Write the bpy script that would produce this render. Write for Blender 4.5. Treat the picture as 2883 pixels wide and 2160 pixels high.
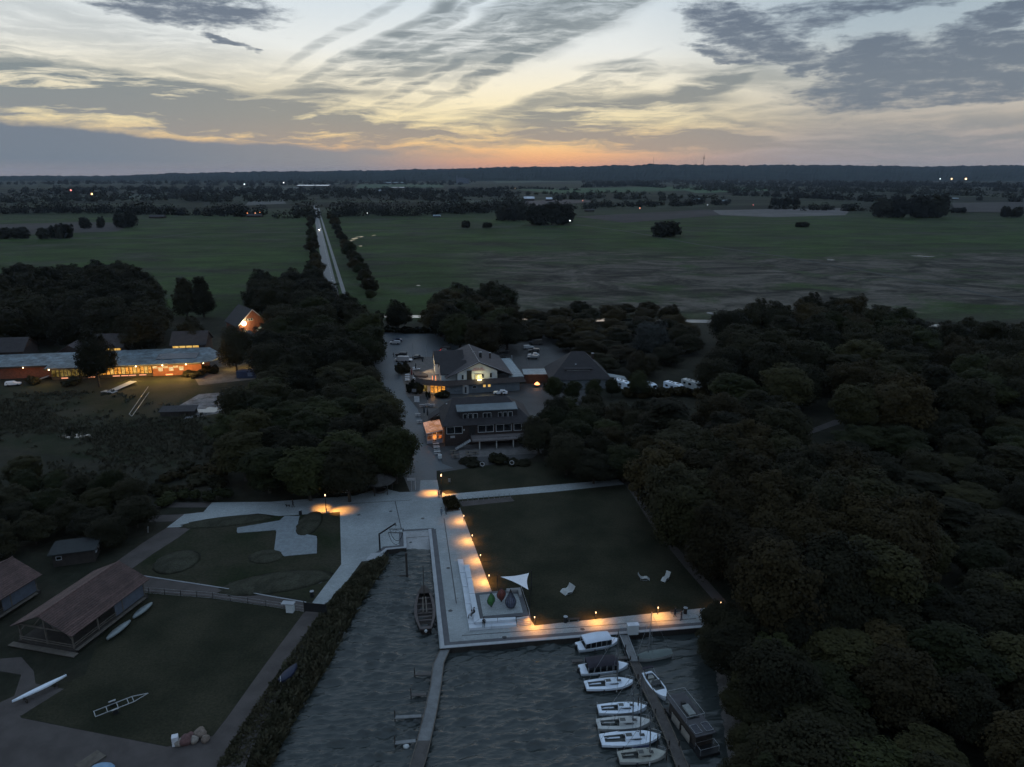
import bpy, bmesh, math, random
import numpy as np
from mathutils import Vector, Matrix
for o in list(bpy.data.objects): bpy.data.objects.remove(o)
SC = bpy.context.scene
COL = SC.collection
R = math.radians
PI = math.pi
# ---------------------------------------------------------------- camera
H = 65.0; F = 2050.0; CX, CY = 1441.5, 1080.0; TH = R(16.06)
cd = bpy.data.cameras.new('camera'); cam = bpy.data.objects.new('camera', cd); COL.objects.link(cam)
cam.location = (0, 0, H); cam.rotation_euler = (R(90) - TH, 0, 0)
cd.sensor_width = 36; cd.lens = 36 * F / 2883; cd.clip_start = 0.5; cd.clip_end = 60000
SC.camera = cam
def G(u, v, z=0.0):
    """ground point seen at photo pixel (u, v) on the level z"""
    a = (u - CX) / F; b = (CY - v) / F
    dy = math.cos(TH) + b * math.sin(TH); dz = -math.sin(TH) + b * math.cos(TH)
    t = (H - z) / -dz
    return Vector((a * t, dy * t, z))
def GL(pts, z=0.0): return [G(u, v, z) for u, v in pts]
def ppm(v):
    """photo pixels per metre at ground row v"""
    dep = TH + math.atan((v - CY) / F)
    return F / (H / math.sin(dep) * math.cos(dep - TH))
def AE(u, v):
    a = (u - CX) / F; b = (CY - v) / F
    d = Vector((a, math.cos(TH) + b * math.sin(TH), -math.sin(TH) + b * math.cos(TH))).normalized()
    return math.degrees(math.atan2(d.x, d.y)), math.degrees(math.asin(d.z))
def lin(c):
    c = c / 255.0
    return c / 12.92 if c <= 0.04045 else ((c + 0.055) / 1.055) ** 2.4
def rgb(r, g, b): return (lin(r), lin(g), lin(b), 1.0)

# ---------------------------------------------------------------- render look
SC.view_settings.view_transform = 'Standard'; SC.view_settings.look = 'None'
SC.view_settings.exposure = 0.0; SC.view_settings.gamma = 1.0; SC.view_settings.use_curve_mapping = False
SC.cycles.max_bounces = 5; SC.cycles.diffuse_bounces = 2; SC.cycles.glossy_bounces = 3
SC.cycles.transmission_bounces = 4; SC.cycles.transparent_max_bounces = 6; SC.cycles.volume_bounces = 0
SC.cycles.sample_clamp_indirect = 4.0
SC.cycles.use_denoising = True
SC.cycles.use_adaptive_sampling = True; SC.cycles.adaptive_threshold = 0.03; SC.cycles.adaptive_min_samples = 16

# ---------------------------------------------------------------- node helper
class NT:
    def __init__(s, nt): s.nt = nt; nt.nodes.clear()
    def n(s, t, ins=None, **kw):
        nd = s.nt.nodes.new(t)
        for k, v in kw.items(): setattr(nd, k, v)
        for k, v in (ins or {}).items():
            if isinstance(v, bpy.types.NodeSocket): s.nt.links.new(v, nd.inputs[k])
            else: nd.inputs[k].default_value = v
        return nd
    def m(s, op, a, b=0.0, c=0.0, clamp=False):
        return s.n('ShaderNodeMath', {0: a, 1: b, 2: c}, operation=op, use_clamp=clamp).outputs[0]
    def mr(s, v, a, b, c=0.0, d=1.0, smooth=True):
        return s.n('ShaderNodeMapRange', {0: v, 1: a, 2: b, 3: c, 4: d}, interpolation_type='SMOOTHSTEP' if smooth else 'LINEAR').outputs[0]
    def mix(s, f, a, b, mode='MIX'):
        nd = s.nt.nodes.new('ShaderNodeMix'); nd.data_type = 'RGBA'; nd.blend_type = mode
        for i, v in ((0, f), (6, a), (7, b)):
            if isinstance(v, bpy.types.NodeSocket): s.nt.links.new(v, nd.inputs[i])
            else: nd.inputs[i].default_value = v
        return nd.outputs[2]
    def noise(s, vec, scale, detail=4.0, rough=0.5, dist=0.0, out=0):
        return s.n('ShaderNodeTexNoise', {'Vector': vec, 'Scale': scale, 'Detail': detail, 'Roughness': rough, 'Distortion': dist}).outputs[out]
    def mapping(s, vec, loc=(0, 0, 0), rot=(0, 0, 0), scale=(1, 1, 1), vt='POINT'):
        return s.n('ShaderNodeMapping', {0: vec, 1: loc, 2: rot, 3: scale}, vector_type=vt).outputs[0]
    def ramp(s, f, stops, interp='LINEAR'):
        nd = s.nt.nodes.new('ShaderNodeValToRGB'); cr = nd.color_ramp; cr.interpolation = interp
        while len(cr.elements) > 1: cr.elements.remove(cr.elements[-1])
        for i, (p, c) in enumerate(stops):
            e = cr.elements[0] if i == 0 else cr.elements.new(p)
            e.position = p; e.color = c
        s.nt.links.new(f, nd.inputs[0]); return nd.outputs[0]

# ---------------------------------------------------------------- sky: dusk after sunset, by compass direction and elevation
def build_world():
    w = bpy.data.worlds.new('World'); SC.world = w; w.use_nodes = True
    T = NT(w.node_tree)
    gen = T.n('ShaderNodeTexCoord').outputs['Generated']
    sp = T.n('ShaderNodeSeparateXYZ', {0: gen}).outputs
    az = T.m('MULTIPLY', T.m('ARCTAN2', sp[0], sp[1]), 57.2958)
    el = T.m('MULTIPLY', T.m('ARCSINE', sp[2]), 57.2958)
    P0 = T.n('ShaderNodeCombineXYZ', {0: az, 1: el}).outputs[0]
    # warped sky coordinates for cloud edges
    wn = T.noise(T.mapping(P0, scale=(0.09, 0.30, 1)), 1.0, 2, 0.55, out=1)
    wf = T.noise(T.mapping(P0, loc=(7, 3, 0), scale=(0.5, 1.4, 1)), 1.0, 5, 0.62, out=1)
    def cen(c, k):
        a = T.n('ShaderNodeVectorMath', {0: c, 1: (0.5, 0.5, 0.5)}, operation='SUBTRACT').outputs[0]
        return T.n('ShaderNodeVectorMath', {0: a, 1: k}, operation='MULTIPLY').outputs[0]
    add = lambda a, b: T.n('ShaderNodeVectorMath', {0: a, 1: b}, operation='ADD').outputs[0]
    PS = add(add(P0, cen(wn, (4.5, 1.7, 0))), cen(wf, (1.3, 0.55, 0)))
    PD = add(add(P0, cen(wn, (5.0, 1.6, 0))), cen(wf, (3.2, 1.5, 0)))
    # clear sky
    e01 = T.m('DIVIDE', T.m('MAXIMUM', el, 0.0), 90.0)
    Q = lambda d: d / 90.0
    warm = T.ramp(e01, [(0, rgb(190, 152, 148)), (Q(.6), rgb(224, 160, 128)), (Q(1.3), rgb(248, 186, 132)), (Q(2.3), rgb(255, 214, 150)), (Q(3.6), rgb(255, 235, 184)),
                        (Q(6.0), rgb(251, 241, 214)), (Q(8.5), rgb(236, 238, 234)), (Q(12), rgb(212, 224, 232)), (Q(25), rgb(192, 210, 226)),
                        (Q(55), rgb(168, 192, 216)), (1, rgb(156, 182, 210))])
    cool = T.ramp(e01, [(0, rgb(150, 146, 156)), (Q(1.5), rgb(166, 158, 160)), (Q(3.4), rgb(188, 178, 166)), (Q(6), rgb(196, 196, 190)),
                        (Q(9), rgb(176, 190, 198)), (Q(13), rgb(154, 174, 190)), (Q(28), rgb(160, 182, 206)), (Q(55), rgb(160, 185, 212)), (1, rgb(156, 182, 210))])
    fr = T.mr(T.m('ADD', az, T.m('MULTIPLY', T.mr(el, 4.0, 0.0), 5.0)), 6.0, 25.0)
    fl = T.mr(az, -42.0, -85.0)
    clear = T.mix(T.m('MAXIMUM', fr, fl), warm, cool)
    # general cover overhead and round the rest of the horizon
    pz = T.m('MAXIMUM', sp[2], 0.08)
    over = T.n('ShaderNodeCombineXYZ', {0: T.m('DIVIDE', sp[0], pz), 1: T.m('DIVIDE', sp[1], pz)}).outputs[0]
    D = T.noise(T.mapping(over, rot=(0, 0, R(30)), scale=(0.8, 0.35, 1)), 1.0, 3, 0.58)
    D = T.m('MULTIPLY', T.mr(D, 0.42, 0.66), 0.8)
    general = T.mix(D, clear, rgb(142, 160, 184))
    # streaked high cloud
    strk = T.noise(T.mapping(PS, rot=(0, 0, R(-22)), scale=(0.10, 1.0, 1)), 1.0, 7, 0.63)
    strk2 = T.noise(T.mapping(PS, loc=(3, 9, 0), rot=(0, 0, R(-24)), scale=(0.28, 2.6, 1)), 1.0, 5, 0.62)
    strk3 = T.noise(T.mapping(PS, loc=(8, 2, 0), rot=(0, 0, R(7)), scale=(0.10, 0.9, 1)), 1.0, 7, 0.62)
    side = T.mr(az, -24.0, -8.0)
    tex = T.m('ADD', T.m('MULTIPLY', T.mix(side, strk3, strk), 0.7), T.m('MULTIPLY', strk2, 0.3))
    texA = T.mr(tex, 0.37, 0.57, 0.16, 1.2)
    K = 0.0276
    def feats(lst, vec, hard):
        tot = None
        vx, vy = T.n('ShaderNodeSeparateXYZ', {0: vec}).outputs[:2]
        for u, v, du, dv, rot, s in lst:
            a, e = AE(u, v); c_, s_ = math.cos(R(rot)), math.sin(R(rot)); kx, ky = 1 / (du * K), 1 / (dv * K)
            qx = T.m('MULTIPLY_ADD', vy, s_ * kx, T.m('MULTIPLY_ADD', vx, c_ * kx, -(a * c_ + e * s_) * kx))
            qy = T.m('MULTIPLY_ADD', vy, c_ * ky, T.m('MULTIPLY_ADD', vx, -s_ * ky, -(-a * s_ + e * c_) * ky))
            L = T.m('MULTIPLY_ADD', qy, qy, T.m('MULTIPLY', qx, qx))
            m = T.mr(L, (1.25 - 0.1 * hard) ** 2, (0.15 + 0.35 * hard) ** 2, 0.0, s)
            tot = m if tot is None else T.m('MAXIMUM', tot, m)
        return tot
    A = feats([(120, 262, 440, 70, -5, 1.35), (520, 300, 500, 68, -9, 1.35), (920, 350, 420, 48, -8, 1.3), (60, 160, 220, 36, -8, .75), (300, 205, 210, 22, -20, .6), (1200, 372, 330, 30, -3, 1.0), (620, 362, 560, 36, -5, 1.2),
               (1000, 215, 300, 36, 24, .85), (1130, 92, 330, 26, 30, .8), (1300, 112, 360, 40, 27, .8), (1560, 62, 380, 66, 21, .8), (880, 262, 190, 24, 6, .8), (1420, 178, 200, 22, 27, .9), (1180, 170, 170, 24, 27, .7),
               (1700, 318, 330, 50, 4, 1.05), (1960, 250, 220, 34, 18, .95), (1480, 300, 230, 22, 18, .75), (1640, 262, 170, 26, 10, .7), (1850, 392, 520, 36, -3, 1.1), (2120, 372, 220, 26, -10, .8),
               (1750, 184, 120, 18, -2, .8), (2500, 412, 620, 60, 2, .85), (1440, 400, 330, 16, 3, .7), (1240, 262, 80, 10, -3, .6), (1100, 302, 90, 12, 4, .6), (1380, 322, 130, 16, 3, .5),
               (420, 105, 380, 36, -10, .35), (2120, 210, 220, 30, -8, .5), (2300, 330, 330, 26, 3, .45), (1780, 235, 140, 14, 20, .6), (420, 180, 700, 90, -7, .35)], PS, 0.0)
    A = T.m('MULTIPLY', A, texA, clamp=True)
    PT = add(add(P0, cen(wn, (2.2, 0.6, 0))), cen(wf, (0.9, 0.22, 0)))
    thin = feats([(1000, 150, 420, 15, 27, .75), (1110, 195, 470, 17, 27, .9), (1235, 70, 360, 14, 30, .75), (1390, 118, 470, 17, 26, .95), (1500, 150, 380, 13, 24, .75), (950, 100, 300, 12, 29, .5), (1610, 95, 360, 17, 23, .9), (1700, 40, 300, 16, 20, .8),
                  (1330, 225, 260, 9, 24, .6), (1560, 255, 260, 10, 20, .6), (1800, 290, 260, 11, 14, .6), (700, 250, 330, 10, -12, .6), (420, 225, 300, 9, -12, .55), (200, 300, 360, 12, -7, .6), (760, 300, 360, 11, -9, .6), (2150, 300, 240, 10, 10, .5), (2450, 345, 300, 9, 4, .5), (1180, 330, 190, 8, 8, .5), (1320, 372, 260, 8, 2, .6)], PT, 0.0)
    thin = T.m('MULTIPLY', thin, T.mr(strk2, 0.34, 0.58, 0.35, 1.0))
    A = T.m('MAXIMUM', A, thin)
    # darker ragged cloud
    rag = T.noise(T.mapping(P0, loc=(1, 5, 0), scale=(0.55, 1.7, 1)), 1.0, 8, 0.68)
    B = feats([(520, 8, 270, 50, -2, 1.0), (700, 28, 90, 25, -8, .8), (640, 112, 100, 12, -18, .9), (440, 44, 90, 14, -4, .8), (2090, 60, 170, 55, -15, 1.0), (2180, 135, 190, 34, -14, 1.0), (2280, 60, 160, 40, 10, .8),
               (2640, 208, 330, 74, 8, 1.1), (2740, 90, 250, 42, 24, 1.0), (2450, 165, 130, 58, 0, 1.1), (2290, 172, 70, 26, 8, 1.0), (2310, 248, 55, 11, -6, .8),
               (2800, 262, 190, 34, 6, .9), (2420, 14, 260, 26, 0, .8), (2050, 145, 120, 20, -14, .9), (2860, 200, 190, 64, 5, 1.1), (2560, 262, 110, 12, -8, .7)], PD, 0.3)
    B = T.mr(T.m('ADD', B, T.m('ADD', T.m('MULTIPLY', T.m('SUBTRACT', rag, 0.5), 1.7), T.m('MULTIPLY', T.m('SUBTRACT', strk2, 0.5), 1.3))), 0.20, 1.10, 0.0, 0.92)
    # low stratus bank on the left
    (a0, e0), (a1, e1), (a2, e2) = AE(0, 328), AE(500, 382), AE(1250, 425)
    line = T.m('ADD', T.mr(az, a0, a1, e0, e1, False), T.mr(az, a1, a2, 0.0, e2 - e1, False))
    wob = T.m('MULTIPLY', T.m('SUBTRACT', T.noise(T.mapping(P0, scale=(0.30, 0.9, 1)), 1.0, 7, 0.62), 0.5), 1.0)
    d = T.m('SUBTRACT', T.m('ADD', line, wob), el)
    C = T.m('MULTIPLY', T.mr(d, -0.12, 0.45), T.mr(az, 3.0, -14.0))
    Acol = T.mix(T.m('MAXIMUM', T.mr(az, 8, 28), T.mr(az, -10, -36)),
                 T.ramp(e01, [(0, rgb(186, 150, 136)), (Q(1.6), rgb(176, 157, 142)), (Q(4), rgb(156, 154, 146)), (Q(8), rgb(138, 147, 150)), (Q(13), rgb(126, 138, 146))]),
                 T.ramp(e01, [(0, rgb(146, 144, 150)), (Q(2.5), rgb(146, 147, 148)), (Q(6), rgb(136, 145, 147)), (Q(12), rgb(122, 136, 146))]))
    Bcol = T.ramp(e01, [(0, rgb(118, 127, 138)), (Q(6), rgb(110, 122, 135)), (Q(12), rgb(92, 105, 124)), (Q(30), rgb(98, 110, 134))])
    Ccol = T.mix(T.mr(az, -32, -6), rgb(120, 130, 142), rgb(152, 148, 148))
    Ccol = T.mix(T.mr(el, 1.0, 0.0), Ccol, rgb(146, 142, 148))
    c = T.mix(A, clear, Acol)
    c = T.mix(B, c, Bcol)
    c = T.mix(C, c, Ccol)
    away = T.m('MAXIMUM', T.mr(el, 12.5, 16.0), T.mr(T.m('ABSOLUTE', az), 41.0, 50.0))
    b1 = T.n('ShaderNodeBackground', {0: c, 1: 1.0}).outputs[0]
    b2 = T.n('ShaderNodeBackground', {0: general, 1: 1.0}).outputs[0]
    mx = T.n('ShaderNodeMixShader', {0: away, 1: b1, 2: b2})
    T.n('ShaderNodeOutputWorld', {0: mx.outputs[0]})
    w.cycles.sampling_method = 'MANUAL'; w.cycles.sample_map_resolution = 512
build_world()
# faint glow of the sun just below the horizon
sd = bpy.data.lights.new('sun', 'SUN'); sd.energy = 0.06; sd.angle = R(18); sd.color = (1.0, 0.72, 0.5)
so = bpy.data.objects.new('sun', sd); COL.objects.link(so); so.rotation_euler = (R(86), 0, R(178))

# ---------------------------------------------------------------- materials
MATS = {}
def mat(name, col, rough=0.8, var=0.18, scale=0.8, bump=0.0, bscale=20.0, metal=0.0, spec=0.4, fine=0.0, fscale=12.0, stretch=(1, 1, 1), col2=None, obj_rand=0.0, emit=None, estr=0.0):
    if name in MATS: return MATS[name]
    m = bpy.data.materials.new(name); m.use_nodes = True; T = NT(m.node_tree)
    tc = T.n('ShaderNodeTexCoord').outputs['Object']
    vec = T.mapping(tc, scale=stretch) if stretch != (1, 1, 1) else tc
    c = tuple(col[:3])
    lo = tuple(x * (1 - var) for x in c) + (1,); hi = tuple(x * (1 + var) for x in c) + (1,)
    if col2: hi = tuple(col2[:3]) + (1,)
    nz = T.mr(T.noise(vec, scale, 5, 0.6), 0.3, 0.7)
    cc = T.mix(nz, lo, hi)
    if fine:
        f2 = T.mr(T.noise(vec, fscale, 3, 0.6), 0.25, 0.75, 1 - fine, 1 + fine)
        cc = T.mix(1.0, cc, T.n('ShaderNodeCombineColor', {0: f2, 1: f2, 2: f2}).outputs[0], 'MULTIPLY')
    if obj_rand:
        rnd = T.n('ShaderNodeObjectInfo').outputs['Random']
        f3 = T.mr(rnd, 0, 1, 1 - obj_rand, 1 + obj_rand, False)
        cc = T.mix(1.0, cc, T.n('ShaderNodeCombineColor', {0: f3, 1: f3, 2: f3}).outputs[0], 'MULTIPLY')
    ins = {'Base Color': cc, 'Roughness': rough, 'Metallic': metal, 'Specular IOR Level': spec}
    if emit is not None: ins['Emission Color'] = tuple(emit[:3]) + (1,); ins['Emission Strength'] = estr
    if bump:
        b = T.n('ShaderNodeBump', {'Strength': bump, 'Distance': 0.05, 'Height': T.noise(vec, bscale, 4, 0.6)})
        ins['Normal'] = b.outputs[0]
    p = T.n('ShaderNodeBsdfPrincipled', ins)
    T.n('ShaderNodeOutputMaterial', {0: p.outputs[0]})
    MATS[name] = m; return m
def paint(name, col, rough=0.45): return mat(name, col, rough, 0.06, 0.6, 0, spec=0.5)
def glow(name, col, strength, var=0.0, scale=1.0):
    if name in MATS: return MATS[name]
    m = bpy.data.materials.new(name); m.use_nodes = True; T = NT(m.node_tree)
    c = tuple(col[:3]) + (1,)
    if var:
        tc = T.n('ShaderNodeTexCoord').outputs['Object']
        n = T.mr(T.noise(tc, scale, 3, 0.6, 0.5), 0.35, 0.65)
        c = T.mix(n, tuple(x * (1 - var) * k for x, k in zip(col[:3], (1.0, .8, .5))) + (1,), c)
    e = T.n('ShaderNodeEmission', {0: c, 1: strength})
    T.n('ShaderNodeOutputMaterial', {0: e.outputs[0]})
    MATS[name] = m; return m

# ---------------------------------------------------------------- mesh helpers
class MB:
    def __init__(s): s.v = []; s.f = []
    def add(s, vs, fs):
        b = len(s.v); s.v += [tuple(p) for p in vs]; s.f += [tuple(i + b for i in f) for f in fs]; return s
    def box(s, c, d, rz=0.0, M=None, tap=1.0):
        x, y, z = d[0] / 2, d[1] / 2, d[2] / 2
        vs = [Vector((sx * x * (tap if sz > 0 else 1), sy * y * (tap if sz > 0 else 1), sz * z)) for sz in (-1, 1) for sx, sy in ((-1, -1), (1, -1), (1, 1), (-1, 1))]
        if rz: q = Matrix.Rotation(rz, 3, 'Z'); vs = [q @ p for p in vs]
        vs = [p + Vector(c) for p in vs]
        if M: vs = [M @ p for p in vs]
        return s.add(vs, [(3, 2, 1, 0), (4, 5, 6, 7), (0, 1, 5, 4), (1, 2, 6, 5), (2, 3, 7, 6), (3, 0, 4, 7)])
    def bar(s, p0, p1, w, h=None):
        """square bar from p0 to p1"""
        p0 = Vector(p0); p1 = Vector(p1); h = h or w; d = (p1 - p0)
        if d.length < 1e-6: return s
        d = d.normalized(); up = Vector((0, 0, 1)) if abs(d.z) < 0.95 else Vector((0, 1, 0))
        a = d.cross(up).normalized(); b = a.cross(d)
        vs = [p + a * (i * w / 2) + b * (j * h / 2) for p in (p0, p1) for i, j in ((-1, -1), (1, -1), (1, 1), (-1, 1))]
        return s.add(vs, [(0, 1, 2, 3), (7, 6, 5, 4), (4, 5, 1, 0), (5, 6, 2, 1), (6, 7, 3, 2), (7, 4, 0, 3)])
    def tube(s, p0, p1, r0, r1=None, n=8, cap=True):
        p0 = Vector(p0); p1 = Vector(p1); r1 = r0 if r1 is None else r1; d = (p1 - p0).normalized()
        up = Vector((0, 0, 1)) if abs(d.z) < 0.95 else Vector((0, 1, 0))
        a = d.cross(up).normalized(); b = a.cross(d)
        vs = [p + (a * math.cos(2 * PI * i / n) + b * math.sin(2 * PI * i / n)) * r for p, r in ((p0, r0), (p1, r1)) for i in range(n)]
        fs = [(i, (i + 1) % n, n + (i + 1) % n, n + i) for i in range(n)]
        if cap: fs += [tuple(range(n - 1, -1, -1)), tuple(range(n, 2 * n))]
        return s.add(vs, fs)
    def prism(s, poly, z0, z1):
        n = len(poly); vs = [(p[0], p[1], z0) for p in poly] + [(p[0], p[1], z1) for p in poly]
        return s.add(vs, [tuple(range(n - 1, -1, -1)), tuple(range(n, 2 * n))] + [(i, (i + 1) % n, n + (i + 1) % n, n + i) for i in range(n)])
    def lathe(s, prof, c=(0, 0, 0), n=12):
        c = Vector(c); vs = []; fs = []
        for r, z in prof:
            for i in range(n): vs.append(c + Vector((r * math.cos(2 * PI * i / n), r * math.sin(2 * PI * i / n), z)))
        for k in range(len(prof) - 1):
            for i in range(n): fs.append((k * n + i, k * n + (i + 1) % n, (k + 1) * n + (i + 1) % n, (k + 1) * n + i))
        fs += [tuple(range(n - 1, -1, -1)), tuple(range((len(prof) - 1) * n, len(prof) * n))]
        return s.add(vs, fs)
    def ball(s, c, r, n=10, m=6, sc=(1, 1, 1)):
        c = Vector(c)
        pr = [(math.sin(PI * (k + .02) / (m + .04)), -math.cos(PI * (k + .02) / (m + .04))) for k in range(m + 1)]
        vs = []; fs = []
        for pr_, pz in pr:
            for i in range(n): vs.append(c + Vector((pr_ * math.cos(2 * PI * i / n) * r * sc[0], pr_ * math.sin(2 * PI * i / n) * r * sc[1], pz * r * sc[2])))
        for k in range(m):
            for i in range(n): fs.append((k * n + i, k * n + (i + 1) % n, (k + 1) * n + (i + 1) % n, (k + 1) * n + i))
        return s.add(vs, fs)
    def quad(s, *p): return s.add(p, [tuple(range(len(p)))])
    def loft(s, rings, close=True, cap=True):
        n = len(rings[0]); vs = [p for r in rings for p in r]; fs = []
        for k in range(len(rings) - 1):
            for i in range(n if close else n - 1): fs.append((k * n + i, k * n + (i + 1) % n, (k + 1) * n + (i + 1) % n, (k + 1) * n + i))
        if cap: fs += [tuple(range(n - 1, -1, -1)), tuple(range((len(rings) - 1) * n, len(rings) * n))]
        return s.add(vs, fs)
    def build(s, name, m, parent=None, smooth=False, label=None):
        me = bpy.data.meshes.new(name); me.from_pydata(s.v, [], s.f); me.materials.append(m)
        if smooth: me.polygons.foreach_set('use_smooth', [True] * len(me.polygons))
        o = bpy.data.objects.new(name, me); COL.objects.link(o)
        if parent: o.parent = parent
        if label: o['label'] = label
        return o
def tag(o, label, cat, group=None, kind=None):
    o['label'] = label; o['category'] = cat
    if group: o['group'] = group
    if kind: o['kind'] = kind
    return o
def thing(name, label, cat, loc=(0, 0, 0), rz=0.0, group=None):
    o = bpy.data.objects.new(name, None); COL.objects.link(o); o.location = loc; o.rotation_euler = (0, 0, rz); o.empty_display_size = 0.3
    return tag(o, label, cat, group)
def struct(o, label=None, cat=None):
    o['kind'] = 'structure'
    if label: o['label'] = label; o['category'] = cat or o.name.split('.')[0].replace('_', ' ')
    return o
def sheet(name, pts, z, m, label=None, cat=None, parent=None):
    b = MB(); b.add([(p[0], p[1], z) for p in pts], [tuple(range(len(pts)))])
    o = b.build(name, m, parent)
    me = o.data
    if len(me.polygons) and me.polygons[0].normal.z < 0: me.flip_normals()
    if not parent: struct(o, label, cat)
    return o
def copy_tree(o, loc=None, rz=None, scale=None, label=None, parent=None):
    c = o.copy(); COL.objects.link(c); c.parent = parent
    for ch in list(o.children): copy_tree(ch, parent=c)
    if loc is not None: c.location = loc
    if rz is not None: c.rotation_euler = (0, 0, rz)
    if scale is not None: c.scale = scale
    if label: c['label'] = label
    return c
def offset(line, d):
    """offset an open polyline sideways (positive = left of travel)"""
    L = [Vector((p[0], p[1])) for p in line]; out = []
    for i, p in enumerate(L):
        a = (L[i] - L[i - 1]).normalized() if i else (L[1] - L[0]).normalized()
        b = (L[i + 1] - L[i]).normalized() if i < len(L) - 1 else a
        na = Vector((-a.y, a.x)); nb = Vector((-b.y, b.x)); n = na + nb
        n = n / max(0.35, n.dot(na)) if n.length > 1e-6 else na
        out.append(p + n * d)
    return out
def band(line, d0, d1): return offset(line, d0) + offset(line, d1)[::-1]
def lamp(parent, loc, power, col, radius=0.08, spot=None, blend=0.6, rot=(0, 0, 0), name='light'):
    L = bpy.data.lights.new(name, 'SPOT' if spot else 'POINT'); L.energy = power; L.color = col; L.shadow_soft_size = radius
    if spot: L.spot_size = R(spot); L.spot_blend = blend
    o = bpy.data.objects.new(name, L); COL.objects.link(o); o.parent = parent; o.location = loc; o.rotation_euler = rot
    return o
AMBER = (1.0, 0.37, 0.06)
# ================================================================ GROUND, WATER, PAVING
WZ = -0.9
def ground_mat():
    m = bpy.data.materials.new('meadow'); m.use_nodes = True; T = NT(m.node_tree)
    tc = T.n('ShaderNodeTexCoord').outputs['Object']
    sp = T.n('ShaderNodeSeparateXYZ', {0: tc}).outputs
    big = T.noise(tc, 0.006, 5, 0.55); mid = T.noise(T.mapping(tc, scale=(0.012, 0.022, 1)), 1.0, 7, 0.68); fin = T.noise(tc, 0.35, 5, 0.7)
    strk = T.noise(T.mapping(tc, rot=(0, 0, R(8)), scale=(0.012, 0.075, 1)), 1.0, 7, 0.68)
    green = T.mix(T.mr(big, 0.3, 0.7), (0.019, 0.036, 0.010, 1), (0.033, 0.062, 0.016, 1))
    green = T.mix(T.mr(mid, 0.42, 0.70), green, (0.036, 0.038, 0.030, 1))
    # dry reed and sedge meadow beyond the trees, right of the road
    mx = T.mr(T.m('SUBTRACT', sp[0], T.m('MULTIPLY', T.m('SUBTRACT', sp[1], 330.0), -0.10)), -40.0, 25.0)
    edge = T.m('MULTIPLY', T.m('SUBTRACT', T.noise(T.mapping(tc, scale=(0.007, 0.014, 1)), 1.0, 5, 0.62), 0.5), 420.0)
    my = T.m('MULTIPLY', T.mr(T.m('ADD', sp[1], edge), 680.0, 560.0), T.mr(sp[1], 330.0, 360.0))
    patch = T.noise(T.mapping(tc, rot=(0, 0, R(12)), scale=(0.014, 0.020, 1)), 1.0, 7, 0.68, 0.8)
    cover = T.m('MULTIPLY', T.m('MULTIPLY', mx, my), T.mr(patch, 0.34, 0.50))
    reed = T.mix(T.mr(T.noise(T.mapping(tc, loc=(40, 7, 0), rot=(0, 0, R(6)), scale=(0.024, 0.032, 1)), 1.0, 8, 0.70, 1.2), 0.36, 0.66), (0.013, 0.014, 0.011, 1), (0.105, 0.095, 0.080, 1))
    mott = T.mr(T.noise(T.mapping(tc, loc=(5, 3, 0), rot=(0, 0, R(-5)), scale=(0.018, 0.030, 1)), 1.0, 8, 0.70, 0.6), 0.32, 0.68, 0.58, 1.36)
    green = T.mix(1.0, green, T.n('ShaderNodeCombineColor', {0: mott, 1: mott, 2: mott}).outputs[0], 'MULTIPLY')
    c = T.mix(cover, green, reed)
    near = T.mix(T.mr(T.noise(tc, 0.05, 5, 0.65), 0.35, 0.65), (0.018, 0.020, 0.014, 1), (0.032, 0.030, 0.022, 1))
    c = T.mix(T.mr(T.m('ADD', sp[1], T.m('MULTIPLY', edge, 0.2)), 345.0, 325.0), c, near)
    c = T.mix(T.mr(sp[1], 1000.0, 1500.0), c, T.mix(T.mr(T.noise(T.mapping(tc, scale=(0.0016, 0.005, 1)), 1.0, 4, 0.6), 0.42, 0.60), (0.010, 0.013, 0.010, 1), (0.030, 0.040, 0.024, 1)))
    f = T.mr(fin, 0.25, 0.75, 0.72, 1.28)
    c = T.mix(1.0, c, T.n('ShaderNodeCombineColor', {0: f, 1: f, 2: f}).outputs[0], 'MULTIPLY')
    b = T.n('ShaderNodeBump', {'Strength': 0.5, 'Distance': 0.4, 'Height': T.noise(tc, 0.9, 5, 0.65)})
    p = T.n('ShaderNodeBsdfPrincipled', {'Base Color': c, 'Roughness': 0.95, 'Specular IOR Level': 0.1, 'Normal': b.outputs[0]})
    T.n('ShaderNodeOutputMaterial', {0: p.outputs[0]}); return m
M_LAWN = mat('lawn', (0.024, 0.027, 0.0165), 0.95, 0.34, 0.11, 0.4, 6.0, spec=0.1, col2=(0.034, 0.033, 0.0215), fine=0.30, fscale=3.0)
M_LAWN2 = mat('rough_lawn', (0.023, 0.032, 0.0150), 0.95, 0.38, 0.10, 0.4, 6.0, spec=0.1, col2=(0.036, 0.034, 0.0235), fine=0.3, fscale=2.0)
M_MOUND = mat('wild_grass', (0.036, 0.037, 0.027), 0.95, 0.3, 0.5, 0.8, 9.0, spec=0.1, fine=0.3, fscale=4.0)
M_GRAVEL = mat('gravel', (0.072, 0.064, 0.062), 0.95, 0.16, 0.35, 0.5, 25.0, spec=0.2, fine=0.16, fscale=14.0)
M_YARD = mat('asphalt', (0.045, 0.046, 0.048), 0.75, 0.2, 0.15, 0.3, 20.0, spec=0.4, fine=0.12, fscale=5.0)
M_ROAD = mat('damp_asphalt', (0.058, 0.074, 0.088), 0.55, 0.12, 0.05, 0.2, 6.0, spec=0.45, fine=0.1, fscale=1.0)
M_BAND = mat('dark_paving', (0.075, 0.080, 0.090), 0.8, 0.12, 1.0, 0.3, 16.0, fine=0.15, fscale=6.0)
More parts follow.
